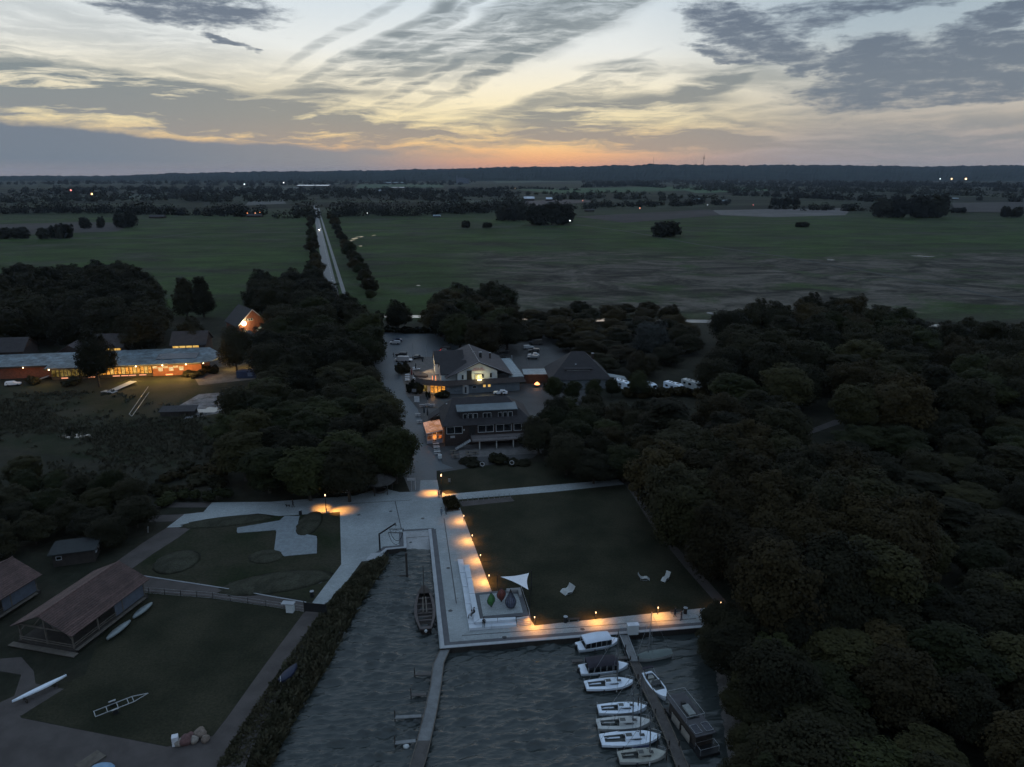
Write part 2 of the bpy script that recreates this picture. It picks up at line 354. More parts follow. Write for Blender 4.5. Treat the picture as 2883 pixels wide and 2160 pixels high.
M_COPE = mat('pale_concrete', (0.29, 0.31, 0.335), 0.8, 0.10, 0.8, 0.2, 18.0, fine=0.08, fscale=5.0)
M_CONC = mat('concrete', (0.27, 0.28, 0.29), 0.85, 0.16, 0.5, 0.3, 12.0, fine=0.10, fscale=3.0)
M_WALLD = mat('wet_sheet_pile', (0.022, 0.020, 0.018), 0.7, 0.3, 0.6, 0.5, 4.0, stretch=(3, 3, .4))
M_DECK = mat('weathered_deck', (0.17, 0.20, 0.22), 0.8, 0.14, 1.2, 0.25, 9.0, fine=0.14, fscale=8.0)
M_SOIL = mat('trampled_soil', (0.085, 0.080, 0.078), 0.95, 0.35, 0.25, 0.6, 6.0, fine=0.2, fscale=2.0)
def paving_mat():
    m = bpy.data.materials.new('pale_paving'); m.use_nodes = True; T = NT(m.node_tree)
    tc = T.n('ShaderNodeTexCoord').outputs['Object']
    br = T.n('ShaderNodeTexBrick', {'Vector': T.mapping(tc, rot=(0, 0, R(-8))), 'Color1': (0.27, 0.305, 0.32, 1), 'Color2': (0.235, 0.262, 0.275, 1), 'Mortar': (0.15, 0.165, 0.17, 1),
             'Scale': 1.0, 'Mortar Size': 0.012, 'Brick Width': 0.6, 'Row Height': 0.3, 'Bias': 0.0})
    n = T.mr(T.noise(tc, 0.14, 5, 0.65), 0.3, 0.7, 0.82, 1.10); n2 = T.mr(T.noise(tc, 2.5, 4, 0.7), 0.25, 0.75, 0.90, 1.10)
    f = T.m('MULTIPLY', n, n2)
    c = T.mix(1.0, br.outputs[0], T.n('ShaderNodeCombineColor', {0: f, 1: f, 2: f}).outputs[0], 'MULTIPLY')
    b = T.n('ShaderNodeBump', {'Strength': 0.3, 'Distance': 0.02, 'Height': T.noise(tc, 14, 3, 0.6)})
    p = T.n('ShaderNodeBsdfPrincipled', {'Base Color': c, 'Roughness': 0.78, 'Specular IOR Level': 0.35, 'Normal': b.outputs[0]})
    T.n('ShaderNodeOutputMaterial', {0: p.outputs[0]}); return m
M_PAVE = paving_mat()
def water_mat():
    m = bpy.data.materials.new('lake_water'); m.use_nodes = True; T = NT(m.node_tree)
    tc = T.n('ShaderNodeTexCoord').outputs['Object']
    sp = T.n('ShaderNodeSeparateXYZ', {0: tc}).outputs
    # wind waves, crests roughly across the view, calmer in the lee of the wood
    w2 = T.noise(T.mapping(tc, rot=(0, 0, R(-16)), scale=(1.3, 3.2, 1)), 1.0, 3, 0.6, 0.4)
    h = w2
    lee = T.mr(T.m('ADD', sp[0], T.m('MULTIPLY', T.m('SUBTRACT', T.noise(tc, 0.08, 3), 0.5), 16.0)), 8.0, 24.0, 1.0, 0.5)
    b = T.n('ShaderNodeBump', {'Strength': lee, 'Distance': 0.10, 'Height': h})
    p = T.n('ShaderNodeBsdfPrincipled', {'Base Color': (0.034, 0.042, 0.042, 1), 'Roughness': 0.05, 'IOR': 1.45, 'Specular IOR Level': 0.5, 'Normal': b.outputs[0]})
    T.n('ShaderNodeOutputMaterial', {0: p.outputs[0]}); return m
M_WATER = water_mat()
M_POND = bpy.data.materials.new('still_water'); M_POND.use_nodes = True
_p = M_POND.node_tree.nodes['Principled BSDF']; _p.inputs['Base Color'].default_value = (0.02, 0.02, 0.02, 1); _p.inputs['Roughness'].default_value = 0.04; _p.inputs['IOR'].default_value = 2.1

# ---- shore line, all at paving level
INL = GL([(1064, 1578), (1090, 1548), (1144, 1543)])                    # quay under the crane
SLIP_L = GL([(1144, 1543), (1142, 1499)]); SLIP_R = GL([(1207, 1495), (1213, 1558)])
EAST = GL([(1207, 1495), (1238, 1827)])                                 # quay beside the barge
QC = G(1246, 1826); QR = G(1985, 1767); QR2 = G(2060, 1760)
BANK = GL([(626, 2160), (730, 1994), (847, 1825), (930, 1702), (1000, 1625), (1048, 1580)])
BANKW = GL([(772, 2160), (836, 2033), (938, 1864), (1017, 1707), (1060, 1640), (1094, 1577)], WZ)
SHORE = [G(2060, 1780), G(2085, 1930), G(2130, 2160)]
far = 17000
outline = [Vector((-far, -900, 0)), Vector((-260, -900, 0)), Vector((-60, 30, 0))] + BANK + INL + [SLIP_L[1], SLIP_R[0], EAST[1], QC, QR, QR2] + SHORE + [Vector((70, 30, 0)), Vector((300, -900, 0)), Vector((far, -900, 0)), Vector((far, far, 0)), Vector((-far, far, 0))]
M_GROUND = ground_mat()
sheet('ground', outline, 0.0, M_GROUND, 'wide dark green meadow plain reaching to the hills', 'ground')
def lake():
    """wind waves as geometry where the camera can see them, flat sheet round about"""
    rng = np.random.default_rng(8); dx = 0.145
    xs = np.arange(-48, 36, dx); ys = np.arange(62, 122, dx); Xg, Yg = np.meshgrid(xs, ys)
    Z = np.zeros_like(Xg)
    for i in range(44):
        lam = rng.uniform(0.52, 2.2); a = R(101 + rng.normal(0, 15)); k = 2 * PI / lam; kx, ky = k * math.cos(a), k * math.sin(a)
        grp = 0.55 + 0.45 * np.sin(Xg * rng.uniform(.10, .3) + Yg * rng.uniform(-.3, .3) + rng.uniform(0, 6.3))
        Z += 0.0185 * lam ** .9 * grp * np.sin(kx * Xg + ky * Yg + rng.uniform(0, 6.3) + 0.4 * np.sin(Xg * rng.uniform(.2, .5) + Yg * .21 + rng.uniform(0, 6)))
    Z = Z + 0.9 * np.maximum(Z, 0) ** 2 / 0.12
    lee = 1 - 0.72 * np.clip((Xg - 9 - (Yg - 85) * .25) / 14, 0, 1)
    Z *= lee
    V = np.stack([Xg, Yg, Z + WZ], -1).reshape(-1, 3); ny, nx = Xg.shape; ii = np.arange(ny * nx).reshape(ny, nx)
    Q_ = np.stack([ii[:-1, :-1], ii[:-1, 1:], ii[1:, 1:], ii[1:, :-1]], -1).reshape(-1, 4)
    x0, x1, y0, y1 = xs[0], xs[-1], ys[0], ys[-1]; b0 = len(V)
    ext = [(-300, -900), (340, -900), (340, y0), (-300, y0), (-300, y1), (x0, y0), (x1, y0), (x0, y1), (x1, y1), (340, y1)]
    V = np.concatenate([V, np.array([(x, y, WZ) for x, y in ext])]); e = lambda *k: [b0 + q for q in k]
    F_ = [tuple(q) for q in Q_] + [tuple(e(0, 1, 2, 3)), tuple(e(3, 5, 7, 4)), tuple(e(6, 2, 9, 8))]
    me = bpy.data.meshes.new('water'); me.from_pydata(V.tolist(), [], F_); me.materials.append(M_WATER); me.polygons.foreach_set('use_smooth', [True] * len(me.polygons))
    o = bpy.data.objects.new('water', me); COL.objects.link(o); struct(o, 'rippled dark harbour water', 'water')
lake()
# quay walls (dark sheet piling under the coping), slipway
def wall_strip(name, line, z0, z1, m):
    b = MB(); n = len(line)
    b.add([(p[0], p[1], z0) for p in line] + [(p[0], p[1], z1) for p in line], [(i, i + 1, n + i + 1, n + i) for i in range(n - 1)])
    return struct(b.build(name, m), 'dark sheet piling below the quay edge', 'quay wall')
wall_strip('quay_wall', [BANK[-1]] + INL, 0.0, -2.5, M_WALLD)
wall_strip('quay_wall', [EAST[0], EAST[1], QC, QR, QR2], 0.0, -2.5, M_WALLD)
b = MB(); s0, s1 = SLIP_L[1], SLIP_R[0]
e0 = G(1146, 1590, -1.6); e1 = G(1216, 1580, -1.6)
k0 = s0.lerp(e0, 0.22); k1 = s1.lerp(e1, 0.22); k0.z = k1.z = -0.10
w0 = s0.lerp(e0, 0.98); w1_ = s1.lerp(e1, 0.98)
b.add([s0, s1, k1, k0, e1, e0], [(0, 1, 2, 3), (3, 2, 4, 5)])
struct(b.build('slipway', M_CONC), 'pale concrete slipway running down into the harbour water', 'slipway')
b = MB(); b.add([k0 + Vector((0, .06, .006)), k1 + Vector((0, .06, .006)), k1 + Vector((0, -.06, .002)), k0 + Vector((0, -.06, .002))], [(0, 1, 2, 3)])
b.build('joint', M_WALLD, bpy.data.objects['slipway'])
b = MB()
for A_, B_ in ((SLIP_L[1], SLIP_L[0]), (SLIP_R[0], SLIP_R[1])):
    b.add([(A_.x, A_.y, 0), (B_.x, B_.y, 0), (B_.x, B_.y, -2.4), (A_.x, A_.y, -2.4)], [(0, 1, 2, 3)])
struct(b.build('quay_wall', M_CONC), 'side walls of the slipway', 'quay wall')

# left bank sloping into the water
b = MB(); n = len(BANK)
lowb = [Vector((p.x, p.y, -1.5)) + (q - p) * 0.25 * 0 for p, q in zip(BANKW, BANK)]
b.add([Vector((p.x, p.y, 0.0)) for p in BANK] + lowb, [(i, i + 1, n + i + 1, n + i) for i in range(n - 1)])
struct(b.build('bank', M_SOIL), 'reed grown bank sloping into the inlet', 'bank')
b = MB(); S2 = [QR2] + SHORE + [Vector((70, 30, 0))]; n = len(S2)
b.add([Vector((p.x, p.y, 0.0)) for p in S2] + [Vector((p.x - 5, p.y - 1, -1.5)) for p in S2], [(i, i + 1, n + i + 1, n + i) for i in range(n - 1)])
struct(b.build('bank', M_SOIL), 'dark bank under the trees beside the boats', 'bank')

# ---- paving, lawns, paths (each sheet a little above the one below)
LEV = dict(lawn=0.006, path=0.012, pave=0.018, deck=0.05)
sheet('lawn', GL([(1284, 1404), (1770, 1360), (1800, 1400), (1870, 1500), (1960, 1560), (2040, 1700), (1990, 1712), (1500, 1748), (1475, 1650), (1385, 1668)]), LEV['lawn'], M_LAWN, 'dark mown lawn beside the quay promenade', 'lawn')
sheet('lawn', GL([(1230, 1335), (1290, 1322), (1480, 1300), (1740, 1300), (1760, 1345), (1255, 1394)]), LEV['lawn'], M_LAWN, 'strip of lawn below the terrace of the brick restaurant', 'lawn')
sheet('lawn', GL([(470, 1490), (560, 1476), (720, 1448), (790, 1452), (850, 1450), (957, 1442), (961, 1589), (884, 1690), (790, 1676), (400, 1620), (380, 1590)]), LEV['lawn'], M_LAWN2, 'lawn with wild grass mounds around the timber deck', 'lawn')
sheet('lawn', GL([(330, 1660), (800, 1712), (858, 1722), (600, 2070), (470, 2100), (60, 2020), (40, 1980), (240, 1900)]), LEV['lawn'], M_LAWN, 'fenced lawn with the boat trailer', 'lawn')
sheet('lawn', GL([(0, 1085), (330, 1075), (540, 1068), (640, 1120), (600, 1240), (500, 1330), (300, 1300), (0, 1260)]), LEV['lawn'], M_LAWN2, 'rough lawn in front of the lit hostel', 'lawn')
plaza = [(597, 1415), (762, 1413), (957, 1399), (1000, 1396), (1036, 1384), (1075, 1374), (1125, 1386), (1181, 1384), (1184, 1352), (1231, 1352), (1236, 1380), (1255, 1392),
         (1560, 1365), (1742, 1350), (1758, 1364), (1560, 1385), (1287, 1407), (1299, 1440), (1385, 1667), (1440, 1662), (1505, 1762), (1560, 1756), (1985, 1712), (1985, 1767), (1246, 1826), (1238, 1827), (1207, 1495),
         (1142, 1499), (1144, 1543), (1090, 1548), (1064, 1578), (1018, 1581), (921, 1714), (879, 1697), (961, 1589), (957, 1442), (836, 1450), (785, 1453), (725, 1446), (631, 1458), (545, 1482), (469, 1486), (519, 1448), (573, 1442), (584, 1429)]
sheet('plaza', GL(plaza), LEV['pave'], M_PAVE, 'pale paved harbour plaza and promenade', 'plaza')
sheet('path', GL([(440, 1415), (597, 1415), (584, 1429), (436, 1429)]), LEV['path'], M_GRAVEL, 'grey path leading off the plaza into the trees', 'path')
sheet('path', GL([(425, 1452), (519, 1448), (490, 1468), (420, 1470)]), LEV['path'], M_GRAVEL, 'second strip of gravel path under the trees', 'path')
sheet('path', GL([(469, 1486), (545, 1482), (500, 1515), (430, 1560), (345, 1620), (300, 1665), (250, 1640), (330, 1580), (400, 1530)]), LEV['path'], M_GRAVEL, 'gravel path curving from the plaza to the boat shelter', 'path')
sheet('path', GL([(300, 1618), (400, 1622), (600, 1652), (860, 1697), (900, 1712), (858, 1722), (800, 1712), (600, 1682), (330, 1660)]), LEV['path'], M_GRAVEL, 'straight gravel path along the fence', 'path')
sheet('path', GL([(858, 1722), (915, 1716), (820, 1890), (740, 2040), (690, 2160), (590, 2200), (440, 2200), (0, 2200), (-120, 2120), (-60, 2010), (40, 1990), (60, 2022), (200, 2050), (470, 2103), (600, 2072), (640, 2020), (740, 1880)]), LEV['path'], M_GRAVEL, 'wide gravel track along the reed bank', 'path')
sheet('path', GL([(-60, 1860), (60, 1850), (95, 1890), (100, 1925), (180, 1940), (60, 2015), (-60, 2005), (40, 1960), (60, 1900), (-60, 1880)]), LEV['path'] + .003, M_GRAVEL, 'narrow path to the boat shelter ramp', 'path')
sheet('path', GL([(1745, 1345), (1765, 1345), (1803, 1400), (1860, 1490), (1960, 1600), (2060, 1710), (2030, 1714), (1930, 1600), (1840, 1490), (1788, 1405)]), LEV['path'], M_GRAVEL, 'narrow path between the lawn and the wood', 'path')
sheet('path', GL([(2235, 1226), (2350, 1182), (2385, 1186), (2262, 1230)]), LEV['path'], M_GRAVEL, 'short stretch of path showing in the wood', 'path')
sheet('path', GL([(2035, 1010), (2120, 985), (2130, 1000), (2045, 1030)]), LEV['path'], M_GRAVEL, 'far track in the wood', 'path')
alley = [(1160, 1400), (1231, 1400), (1229, 1326), (1277, 1318), (1245, 1305), (1228, 1268), (1200, 1250), (1190, 1196), (1175, 1150), (1145, 1115), (1128, 1050), (1140, 1005), (1240, 1005), (1330, 1040), (1400, 960), (1290, 940), (1130, 940), (1055, 930), (1040, 1000), (1070, 1060), (1080, 1120), (1080, 1200), (1120, 1300)]
sheet('street', GL(alley), LEV['path'] - .003, M_ROAD, 'street and car park between the trees and the hotel', 'street')
sheet('yard', GL([(1145, 1115), (1240, 1100), (1600, 1070), (1700, 1085), (1640, 1170), (1560, 1240), (1500, 1290), (1240, 1330), (1228, 1268), (1200, 1250), (1190, 1196)]), LEV['path'] - .006, M_YARD, 'dark paved yard around the restaurant', 'yard')
sheet('terrace', GL([(1128, 1050), (1140, 1000), (1240, 1000), (1270, 1060), (1250, 1106), (1145, 1118)]), LEV['path'] - .004, mat('brown_paving', (.105, .095, .09), .85, .2, .6, fine=.15, fscale=3), 'brown paved terrace beside the hotel', 'terrace')
sheet('yard', GL([(1370, 1060), (1600, 1075), (1620, 960), (1480, 930), (1370, 950)]), LEV['path'] - .007, M_YARD, 'dark car park behind the hotel', 'yard')
sheet('yard', GL([(580, 1000), (770, 985), (790, 1060), (560, 1085), (540, 1050)]), LEV['path'] - .005, M_SOIL, 'bare ground under the hostel canopy', 'yard')
sheet('yard', GL([(490, 1150), (560, 1110), (700, 1100), (740, 1130), (640, 1160), (520, 1180)]), LEV['path'] - .005, mat('churned_soil', (0.12, 0.12, 0.125), 0.9, 0.6, 0.3, 0.8, 3.0, fine=.3, fscale=1.5), 'bare churned soil by the pond', 'yard')
# quay edging: pale coping proud of a dark paving band
def edging(name, line, d0, d1, z, m, label, up=0.0):
    pts = band(line, d0, d1)
    if up:
        b = MB(); n = len(line)
        L, Rr = offset(line, d0), offset(line, d1)
        for i in range(n - 1): b.prism([L[i], L[i + 1], Rr[i + 1], Rr[i]], z, z + up)
        return struct(b.build(name, m), label, 'quay edge')
    return sheet(name, pts, z, m, label, 'quay edge')
main_edge = [G(1207, 1491), EAST[1].lerp(QC, .5), QR]
edging('coping', main_edge, -0.05, 0.5, 0.02, M_COPE, 'pale concrete coping along the barge quay and promenade', 0.10)
edging('paving_band', main_edge, 0.5, 1.35, 0.026, M_BAND, 'dark paving band behind the coping')
west_edge = [BANK[-1], INL[1], INL[2], SLIP_L[1]]
edging('coping', west_edge, -0.05, 0.45, 0.02, M_COPE, 'pale concrete coping around the crane platform', 0.10)
edging('paving_band', west_edge, 0.45, 1.25, 0.026, M_BAND, 'dark paving band around the crane platform')
edging('paving_band', [G(1132, 1497), G(1222, 1492)], 0.0, 0.7, 0.028, M_BAND, 'dark paving band at the head of the slipway')
sheet('slab', GL([(1045, 1558), (1075, 1556), (1060, 1574), (1030, 1577)]), 0.03, M_COPE, 'pale slab left of the crane platform', 'slab')

# timber deck in the left lawn: separate boards across its width
def deck():
    t = thing('timber_deck', 'angular grey timber deck set in the lawn among wild grass mounds', 'deck')
    P = GL([(668, 1487), (790, 1466), (800, 1454), (846, 1454), (838, 1474), (860, 1505), (893, 1511), (892, 1559), (800, 1567), (772, 1549), (779, 1493), (666, 1502)])
    xs = [p.x for p in P]; x = min(xs) + .01; w = 0.42
    n = len(P); shared = 0
    while x < max(xs):
        xx0, xx1 = x + .012, min(x + w - .012, max(xs) - .001)
        def cuts(xm):
            ys = []
            for i in range(n):
                a, c = P[i], P[(i + 1) % n]
                if (a.x - xm) * (c.x - xm) < 0: ys.append(a.y + (c.y - a.y) * (xm - a.x) / (c.x - a.x))
            return sorted(ys)
        ya, yb = cuts(xx0), cuts(xx1)
        if len(ya) != len(yb): ya = yb = cuts((xx0 + xx1) / 2)
        zt = 0.10 + random.uniform(-.006, .006)
        for k in range(0, len(ya) - 1, 2): MB().prism([(xx0, ya[k]), (xx1, yb[k]), (xx1, yb[k + 1]), (xx0, ya[k + 1])], .02, zt).build('board', M_DECK, t)
        x += w
random.seed(5); deck()
# wild grass mounds
def mound(name, u, v, du, dv, rot, h, label):
    h *= .5; c = G(u, v); k = ppm(v); rx = du / k; ry = dv / k / math.sin(TH + math.atan((v - CY) / F))
    b = MB(); n = 28; rings = []
    for q in (1.0, .82, .6, .35, .1):
        rings.append([Vector((rx * q * math.cos(2 * PI * i / n) * (1 + .06 * math.sin(3 * i)), ry * q * math.sin(2 * PI * i / n), h * (1 - q * q) + .008 + random.uniform(-.03, .03) * h * (q < .95))) for i in range(n)])
    b.loft(rings, cap=True)
    o = b.build(name, M_MOUND, smooth=True); o.location = c; o.rotation_euler = (0, 0, R(rot)); tag(o, label, 'mound'); 
    return o
mound('grass_mound', 870, 1475, 34, 36, 0, 1.1, 'round wild grass mound beside the lamp post')
mound('grass_mound', 640, 1468, 125, 15, 14, 0.7, 'long lens shaped grass mound along the plaza edge')
mound('grass_mound', 750, 1567, 50, 20, 0, .8, 'small oval grass mound at the foot of the timber deck')
mound('grass_mound', 498, 1582, 62, 34, 0, 1.0, 'round grass mound near the boat shelter path')
mound('grass_mound', 780, 1640, 155, 30, 16, .9, 'long curved grass mound near the gate')

# ---- road across the meadow with cycle track
road = [Vector((-52, 262, 0)), Vector((-66, 300, 0)), G(945, 850), G(893, 612), Vector((-420, 1600, 0))]
sheet('road', band(road, 4.2, -2.6), 0.02, M_ROAD, 'straight damp country road across the meadow', 'road')
sheet('cycle_track', band(road, -4.6, -6.8), 0.02, M_ROAD, 'cycle track beside the country road', 'cycle track')
dash = mat('road_paint', (0.6, 0.6, 0.6), 0.6)
b = MB()
for i in range(60):
    t = i / 60; p = road[2].lerp(road[3], t); q = road[2].lerp(road[3], t + .006); nrm = Vector((q.y - p.y, p.x - q.x, 0)).normalized()
    mid = -0.8
    b.add([p + nrm * (.8 - .09) + Vector((0, 0, .028)), q + nrm * (.8 - .09) + Vector((0, 0, .028)), q + nrm * (.8 + .09) + Vector((0, 0, .028)), p + nrm * (.8 + .09) + Vector((0, 0, .028))], [(0, 1, 2, 3)])
b.build('lane_markings', dash, bpy.data.objects['road'])
# drainage ditch with bright water, puddles in the grass, ponds
def water_patch(name, pts, z, label): return sheet(name, pts, z, M_POND, label, 'water')
random.seed(3)
def ragged(line, w0, w1, n=4):
    L = []; Rr = []
    for i in range(len(line) - 1):
        for k in range(n):
            p = line[i].lerp(line[i + 1], k / n); L.append(p + Vector((0, random.uniform(w0, w1), 0))); Rr.append(p - Vector((0, random.uniform(w0, w1), 0)))
    return L + Rr[::-1]
ditch = GL([(990, 891), (1080, 891), (1240, 893), (1420, 896), (1640, 900), (1800, 902), (1950, 904), (2200, 908), (2500, 914), (2640, 917), (2760, 917), (2900, 919), (3100, 922)])
o = water_patch('ditch', ragged(ditch, 2.0, 4.2), 0.03, 'narrow bright water channel behind the trees')
for j, (u, v, du, dv, l) in enumerate([(215, 1228, 60, 8, 'bright pond in the rough grass below the hostel'), (590, 1155, 42, 10, 'bright pond beside the churned soil'), (495, 1182, 18, 4, 'small pool in front of the wooden shed'), (1000, 672, 12, 6, 'flooded wheel ruts left of the country road'),
        (1054, 663, 9, 1.3, 'thin puddle in the meadow right of the road'), (1015, 693, 6, 1.0, 'tiny puddle beside the road trees'), (2600, 722, 40, 3, 'thin bright puddle far right in the meadow'), (2340, 732, 14, 1.4, 'small puddle beside the meadow track'), (1178, 804, 8, 1.5, 'small puddle near the channel'), (2000, 882, 12, 3, 'small pool beyond the shrubs')]):
    c = G(u, v); k = ppm(v); rx = du / k; ry = dv / k / math.sin(TH + math.atan((v - CY) / F)); n = 22
    pts = [c + Vector((rx * math.cos(2 * PI * i / n), ry * math.sin(2 * PI * i / n), 0)) * random.uniform(.55, 1.1) * .95 + Vector((0, c.y * 0, 0)) for i in range(n)]
    pts = [c + (p - c) for p in pts]
    if 'thin' in l or 'ruts' in l:
        for s in range(3):
            q = [c + Vector((rx * random.uniform(-.6, .6), ry * (s - 1) * .8, 0)) + Vector((rx * .5 * math.cos(2 * PI * i / 10), ry * .28 * math.sin(2 * PI * i / 10), 0)) for i in range(10)]
            water_patch('puddle', q, 0.03 + s * .004, l + ', one of its three strips')
    else: water_patch('puddle', pts, 0.03, l)
# far field parcels
FIELDS = [((-300, 640), (240, 625), (380, 628), (330, 652), (-300, 672), (0.060, 0.056, 0.056)), ((2010, 592), (2400, 586), (2380, 606), (2180, 612), (1980, 604), (0.13, 0.125, 0.125)), ((1620, 610), (2000, 590), (2030, 606), (1760, 628), (0.052, 0.048, 0.05)),
          ((1360, 574), (1560, 562), (1700, 566), (1500, 582), (0.10, 0.085, 0.085)), ((1010, 520), (1240, 517), (1250, 528), (1000, 530), (0.06, 0.10, 0.062)), ((1450, 534), (2000, 524), (2060, 534), (1560, 545), (0.05, 0.095, 0.05)), ((1900, 530), (2120, 526), (2200, 536), (1960, 544), (0.065, 0.12, 0.068)),
          ((1380, 505), (1750, 500), (1760, 508), (1400, 516), (0.06, 0.085, 0.06)), ((560, 530), (840, 526), (850, 534), (560, 540), (0.065, 0.08, 0.07)), ((700, 568), (800, 564), (806, 574), (690, 580), (0.12, 0.125, 0.12)), ((200, 555), (470, 545), (480, 556), (230, 566), (0.065, 0.085, 0.07)),
          ((1950, 502), (2200, 500), (2220, 507), (1960, 510), (0.08, 0.11, 0.08)), ((2680, 572), (2883, 570), (2883, 600), (2690, 598), (0.06, 0.058, 0.058)), ((1250, 568), (1470, 560), (1480, 567), (1260, 576), (0.06, 0.08, 0.065))]
for i, f in enumerate(FIELDS):
    c = f[-1]; mt = mat('field_%d' % i, tuple(x * .85 for x in c), 0.95, 0.18, 0.01, spec=0.1, fine=0.12, fscale=0.08)
    sheet('field', GL(f[:-1]), 0.10 + 0.05 * i, mt, None)
# farm track and field drains
def line_px(name, pts, w, z, m, label=None): return sheet(name, band(GL(pts), w / 2, -w / 2), z, m, label, 'track')
M_TRACK = mat('farm_track', (0.020, 0.022, 0.021), 0.9, 0.25, 0.05)
line_px('track', [(1622, 632), (1780, 654), (1960, 688), (2200, 722), (2450, 766), (2660, 806), (2900, 855)], 4.0, 0.04, M_TRACK, 'narrow farm track crossing the meadow diagonally')
M_DRAIN = mat('sedge_drain', (0.018, 0.026, 0.018), 0.95, 0.3, 0.05)
line_px('field_drain', [(930, 652), (1180, 648), (1460, 638), (1640, 634)], 5.0, 0.05, M_DRAIN, 'dark drain line across the right meadow')
line_px('field_drain', [(0, 672), (420, 672), (560, 654), (880, 655)], 4.0, 0.05, M_DRAIN, 'dark drain line across the left meadow')
line_px('field_drain', [(1040, 764), (1180, 764)], 3.0, 0.05, M_DRAIN, 'short dark drain beside the road trees')

# ---- wooded hills on the skyline
def hills():
    rng = np.random.default_rng(4)
    prof = [(-700, 494), (0, 497), (330, 496), (480, 488), (700, 483), (960, 481), (1200, 477), (1400, 471), (1650, 468), (1830, 462), (2060, 464), (2300, 462), (2560, 465), (2883, 460), (3600, 462)]
    us = np.arange(-900, 3800, 4.0); vs = np.interp(us, [p[0] for p in prof], [p[1] for p in prof])
    D0, D1 = 7200.0, 9800.0; rows = []
    jit = rng.normal(0, 1, len(us)); jit = np.convolve(jit, np.ones(2) / 2, 'same'); lump = np.convolve(rng.normal(0, 1, len(us)), np.hanning(25) / 8, 'same')
    V = []; Fc = []; n = len(us); R_ = 9
    for r in range(R_):
        t = r / (R_ - 1); Dd = D0 + (D1 - D0) * t
        for i, u in enumerate(us):
            a, e = AE(u, vs[i]); top = H + math.tan(R(e)) * (D1)
            z = top * (t ** 1.1) + (lump[i] * 6 * t if r else 0) + (jit[i] * 5.5 * (r == R_ - 1)) + (rng.normal(0, 4) if 0 < r < R_ - 1 else 0)
            if r == 0: z = -3
            V.append((Dd * math.tan(R(a)), Dd, z))
    for r in range(R_ - 1):
        for i in range(n - 1): Fc.append((r * n + i, r * n + i + 1, (r + 1) * n + i + 1, (r + 1) * n + i))
    b = MB(); b.v = V; b.f = Fc
    o = b.build('hills', mat('far_forest', (0.016, 0.022, 0.018), 1.0, 0.4, 0.004, spec=0.0, fine=.3, fscale=.02)); struct(o, 'low wooded hills along the horizon', 'hills')
hills()

# drain channels and inspection covers in the paving
M_DRAINM = mat('drain_grate', (0.05, 0.055, 0.06), 0.6, .2, 2.0)
for i, (a, c, l) in enumerate((((1112, 1410), (1130, 1490), 'drain channel beside the crane platform'), ((1250, 1460), (1285, 1700), 'drain channel along the middle of the promenade'), ((960, 1420), (1160, 1408), 'drain channel across the plaza'), ((1300, 1790), (1960, 1742), 'drain channel along the water promenade'))):
    sheet('drain_channel', band([G(*a), G(*c)], .09, -.09), LEV['pave'] + .006, M_DRAINM, l, 'drain')
for i, (u, v) in enumerate(((1010, 1450), (1100, 1440), (1190, 1460), (1262, 1600), (1268, 1720), (1420, 1795), (1640, 1772), (900, 1640))):
    c = G(u, v); n = 12; sheet('inspection_cover', [c + Vector((.35 * math.cos(2 * PI * k / n), .35 * math.sin(2 * PI * k / n), 0)) for k in range(n)], LEV['pave'] + .008, M_DRAINM, None)
# ================================================================ BUILDINGS
M_BRICK = mat('dark_brick', (0.036, 0.026, 0.024), 0.9, 0.25, 1.5, 0.4, 18.0, fine=.25, fscale=9.0)
M_BRICKR = mat('red_brick', (0.16, 0.060, 0.035), 0.9, 0.22, 1.5, 0.4, 18.0, fine=.25, fscale=9.0)
M_WHITE = mat('white_render', (0.46, 0.50, 0.52), 0.85, 0.08, 0.5, 0.15, 12.0, fine=.05)
M_GREYR = mat('grey_render', (0.12, 0.14, 0.16), 0.85, 0.12, 0.5, 0.15, 12.0)
M_TILE = mat('dark_roof_tiles', (0.026, 0.024, 0.027), 0.8, 0.2, 0.8, 0.8, 6.0, fine=.25, fscale=5.0)
M_TILEB = mat('brown_roof_tiles', (0.046, 0.040, 0.045), 0.75, 0.2, 0.8, 0.8, 6.0, fine=.22, fscale=5.0)
M_FASCIA = mat('brown_fascia', (0.050, 0.040, 0.038), 0.8, 0.2, 1.0, 0.3, 10.0)
M_METAL = mat('pale_roof_sheet', (0.16, 0.21, 0.24), 0.5, 0.22, 0.4, 0.1, 6.0, fine=.18, fscale=1.6)
M_FRAME = mat('white_frame', (0.36, 0.37, 0.38), 0.6, 0.05)
M_GLASS = mat('dark_glass', (0.012, 0.014, 0.017), 0.08, 0.1, 0.5, spec=0.6)
M_BLACK = mat('black_metal', (0.014, 0.015, 0.017), 0.5, 0.2, 1.0)
M_WOOD = mat('weathered_wood', (0.10, 0.088, 0.075), 0.85, 0.25, 1.5, 0.3, 10.0)
M_WOODD = mat('dark_wood', (0.035, 0.030, 0.027), 0.85, 0.25, 1.5, 0.3, 10.0)
M_STEEL = mat('galvanised_steel', (0.30, 0.32, 0.34), 0.45, 0.12, 1.0, metal=0.6)
G_WARM = glow('lit_window_warm', (1.0, 0.60, 0.16), 0.95, .45, 1.6)
G_YEL = glow('lit_window_yellow', (1.0, 0.66, 0.20), 0.85, .25, 1.2)
G_ORANGE = glow('lit_room_orange', (1.0, 0.42, 0.07), 1.15, .72, 1.3)
G_DIM = glow('lit_room_dim', (0.60, 0.42, 0.12), 0.34, .85, .9)
G_LAMP = glow('lamp_glow', (1.0, 0.72, 0.38), 14.0)
G_LAMPW = glow('lamp_glow_white', (1.0, 0.90, 0.70), 22.0)
FACE = {'S': 0.0, 'E': PI / 2, 'N': PI, 'W': -PI / 2}
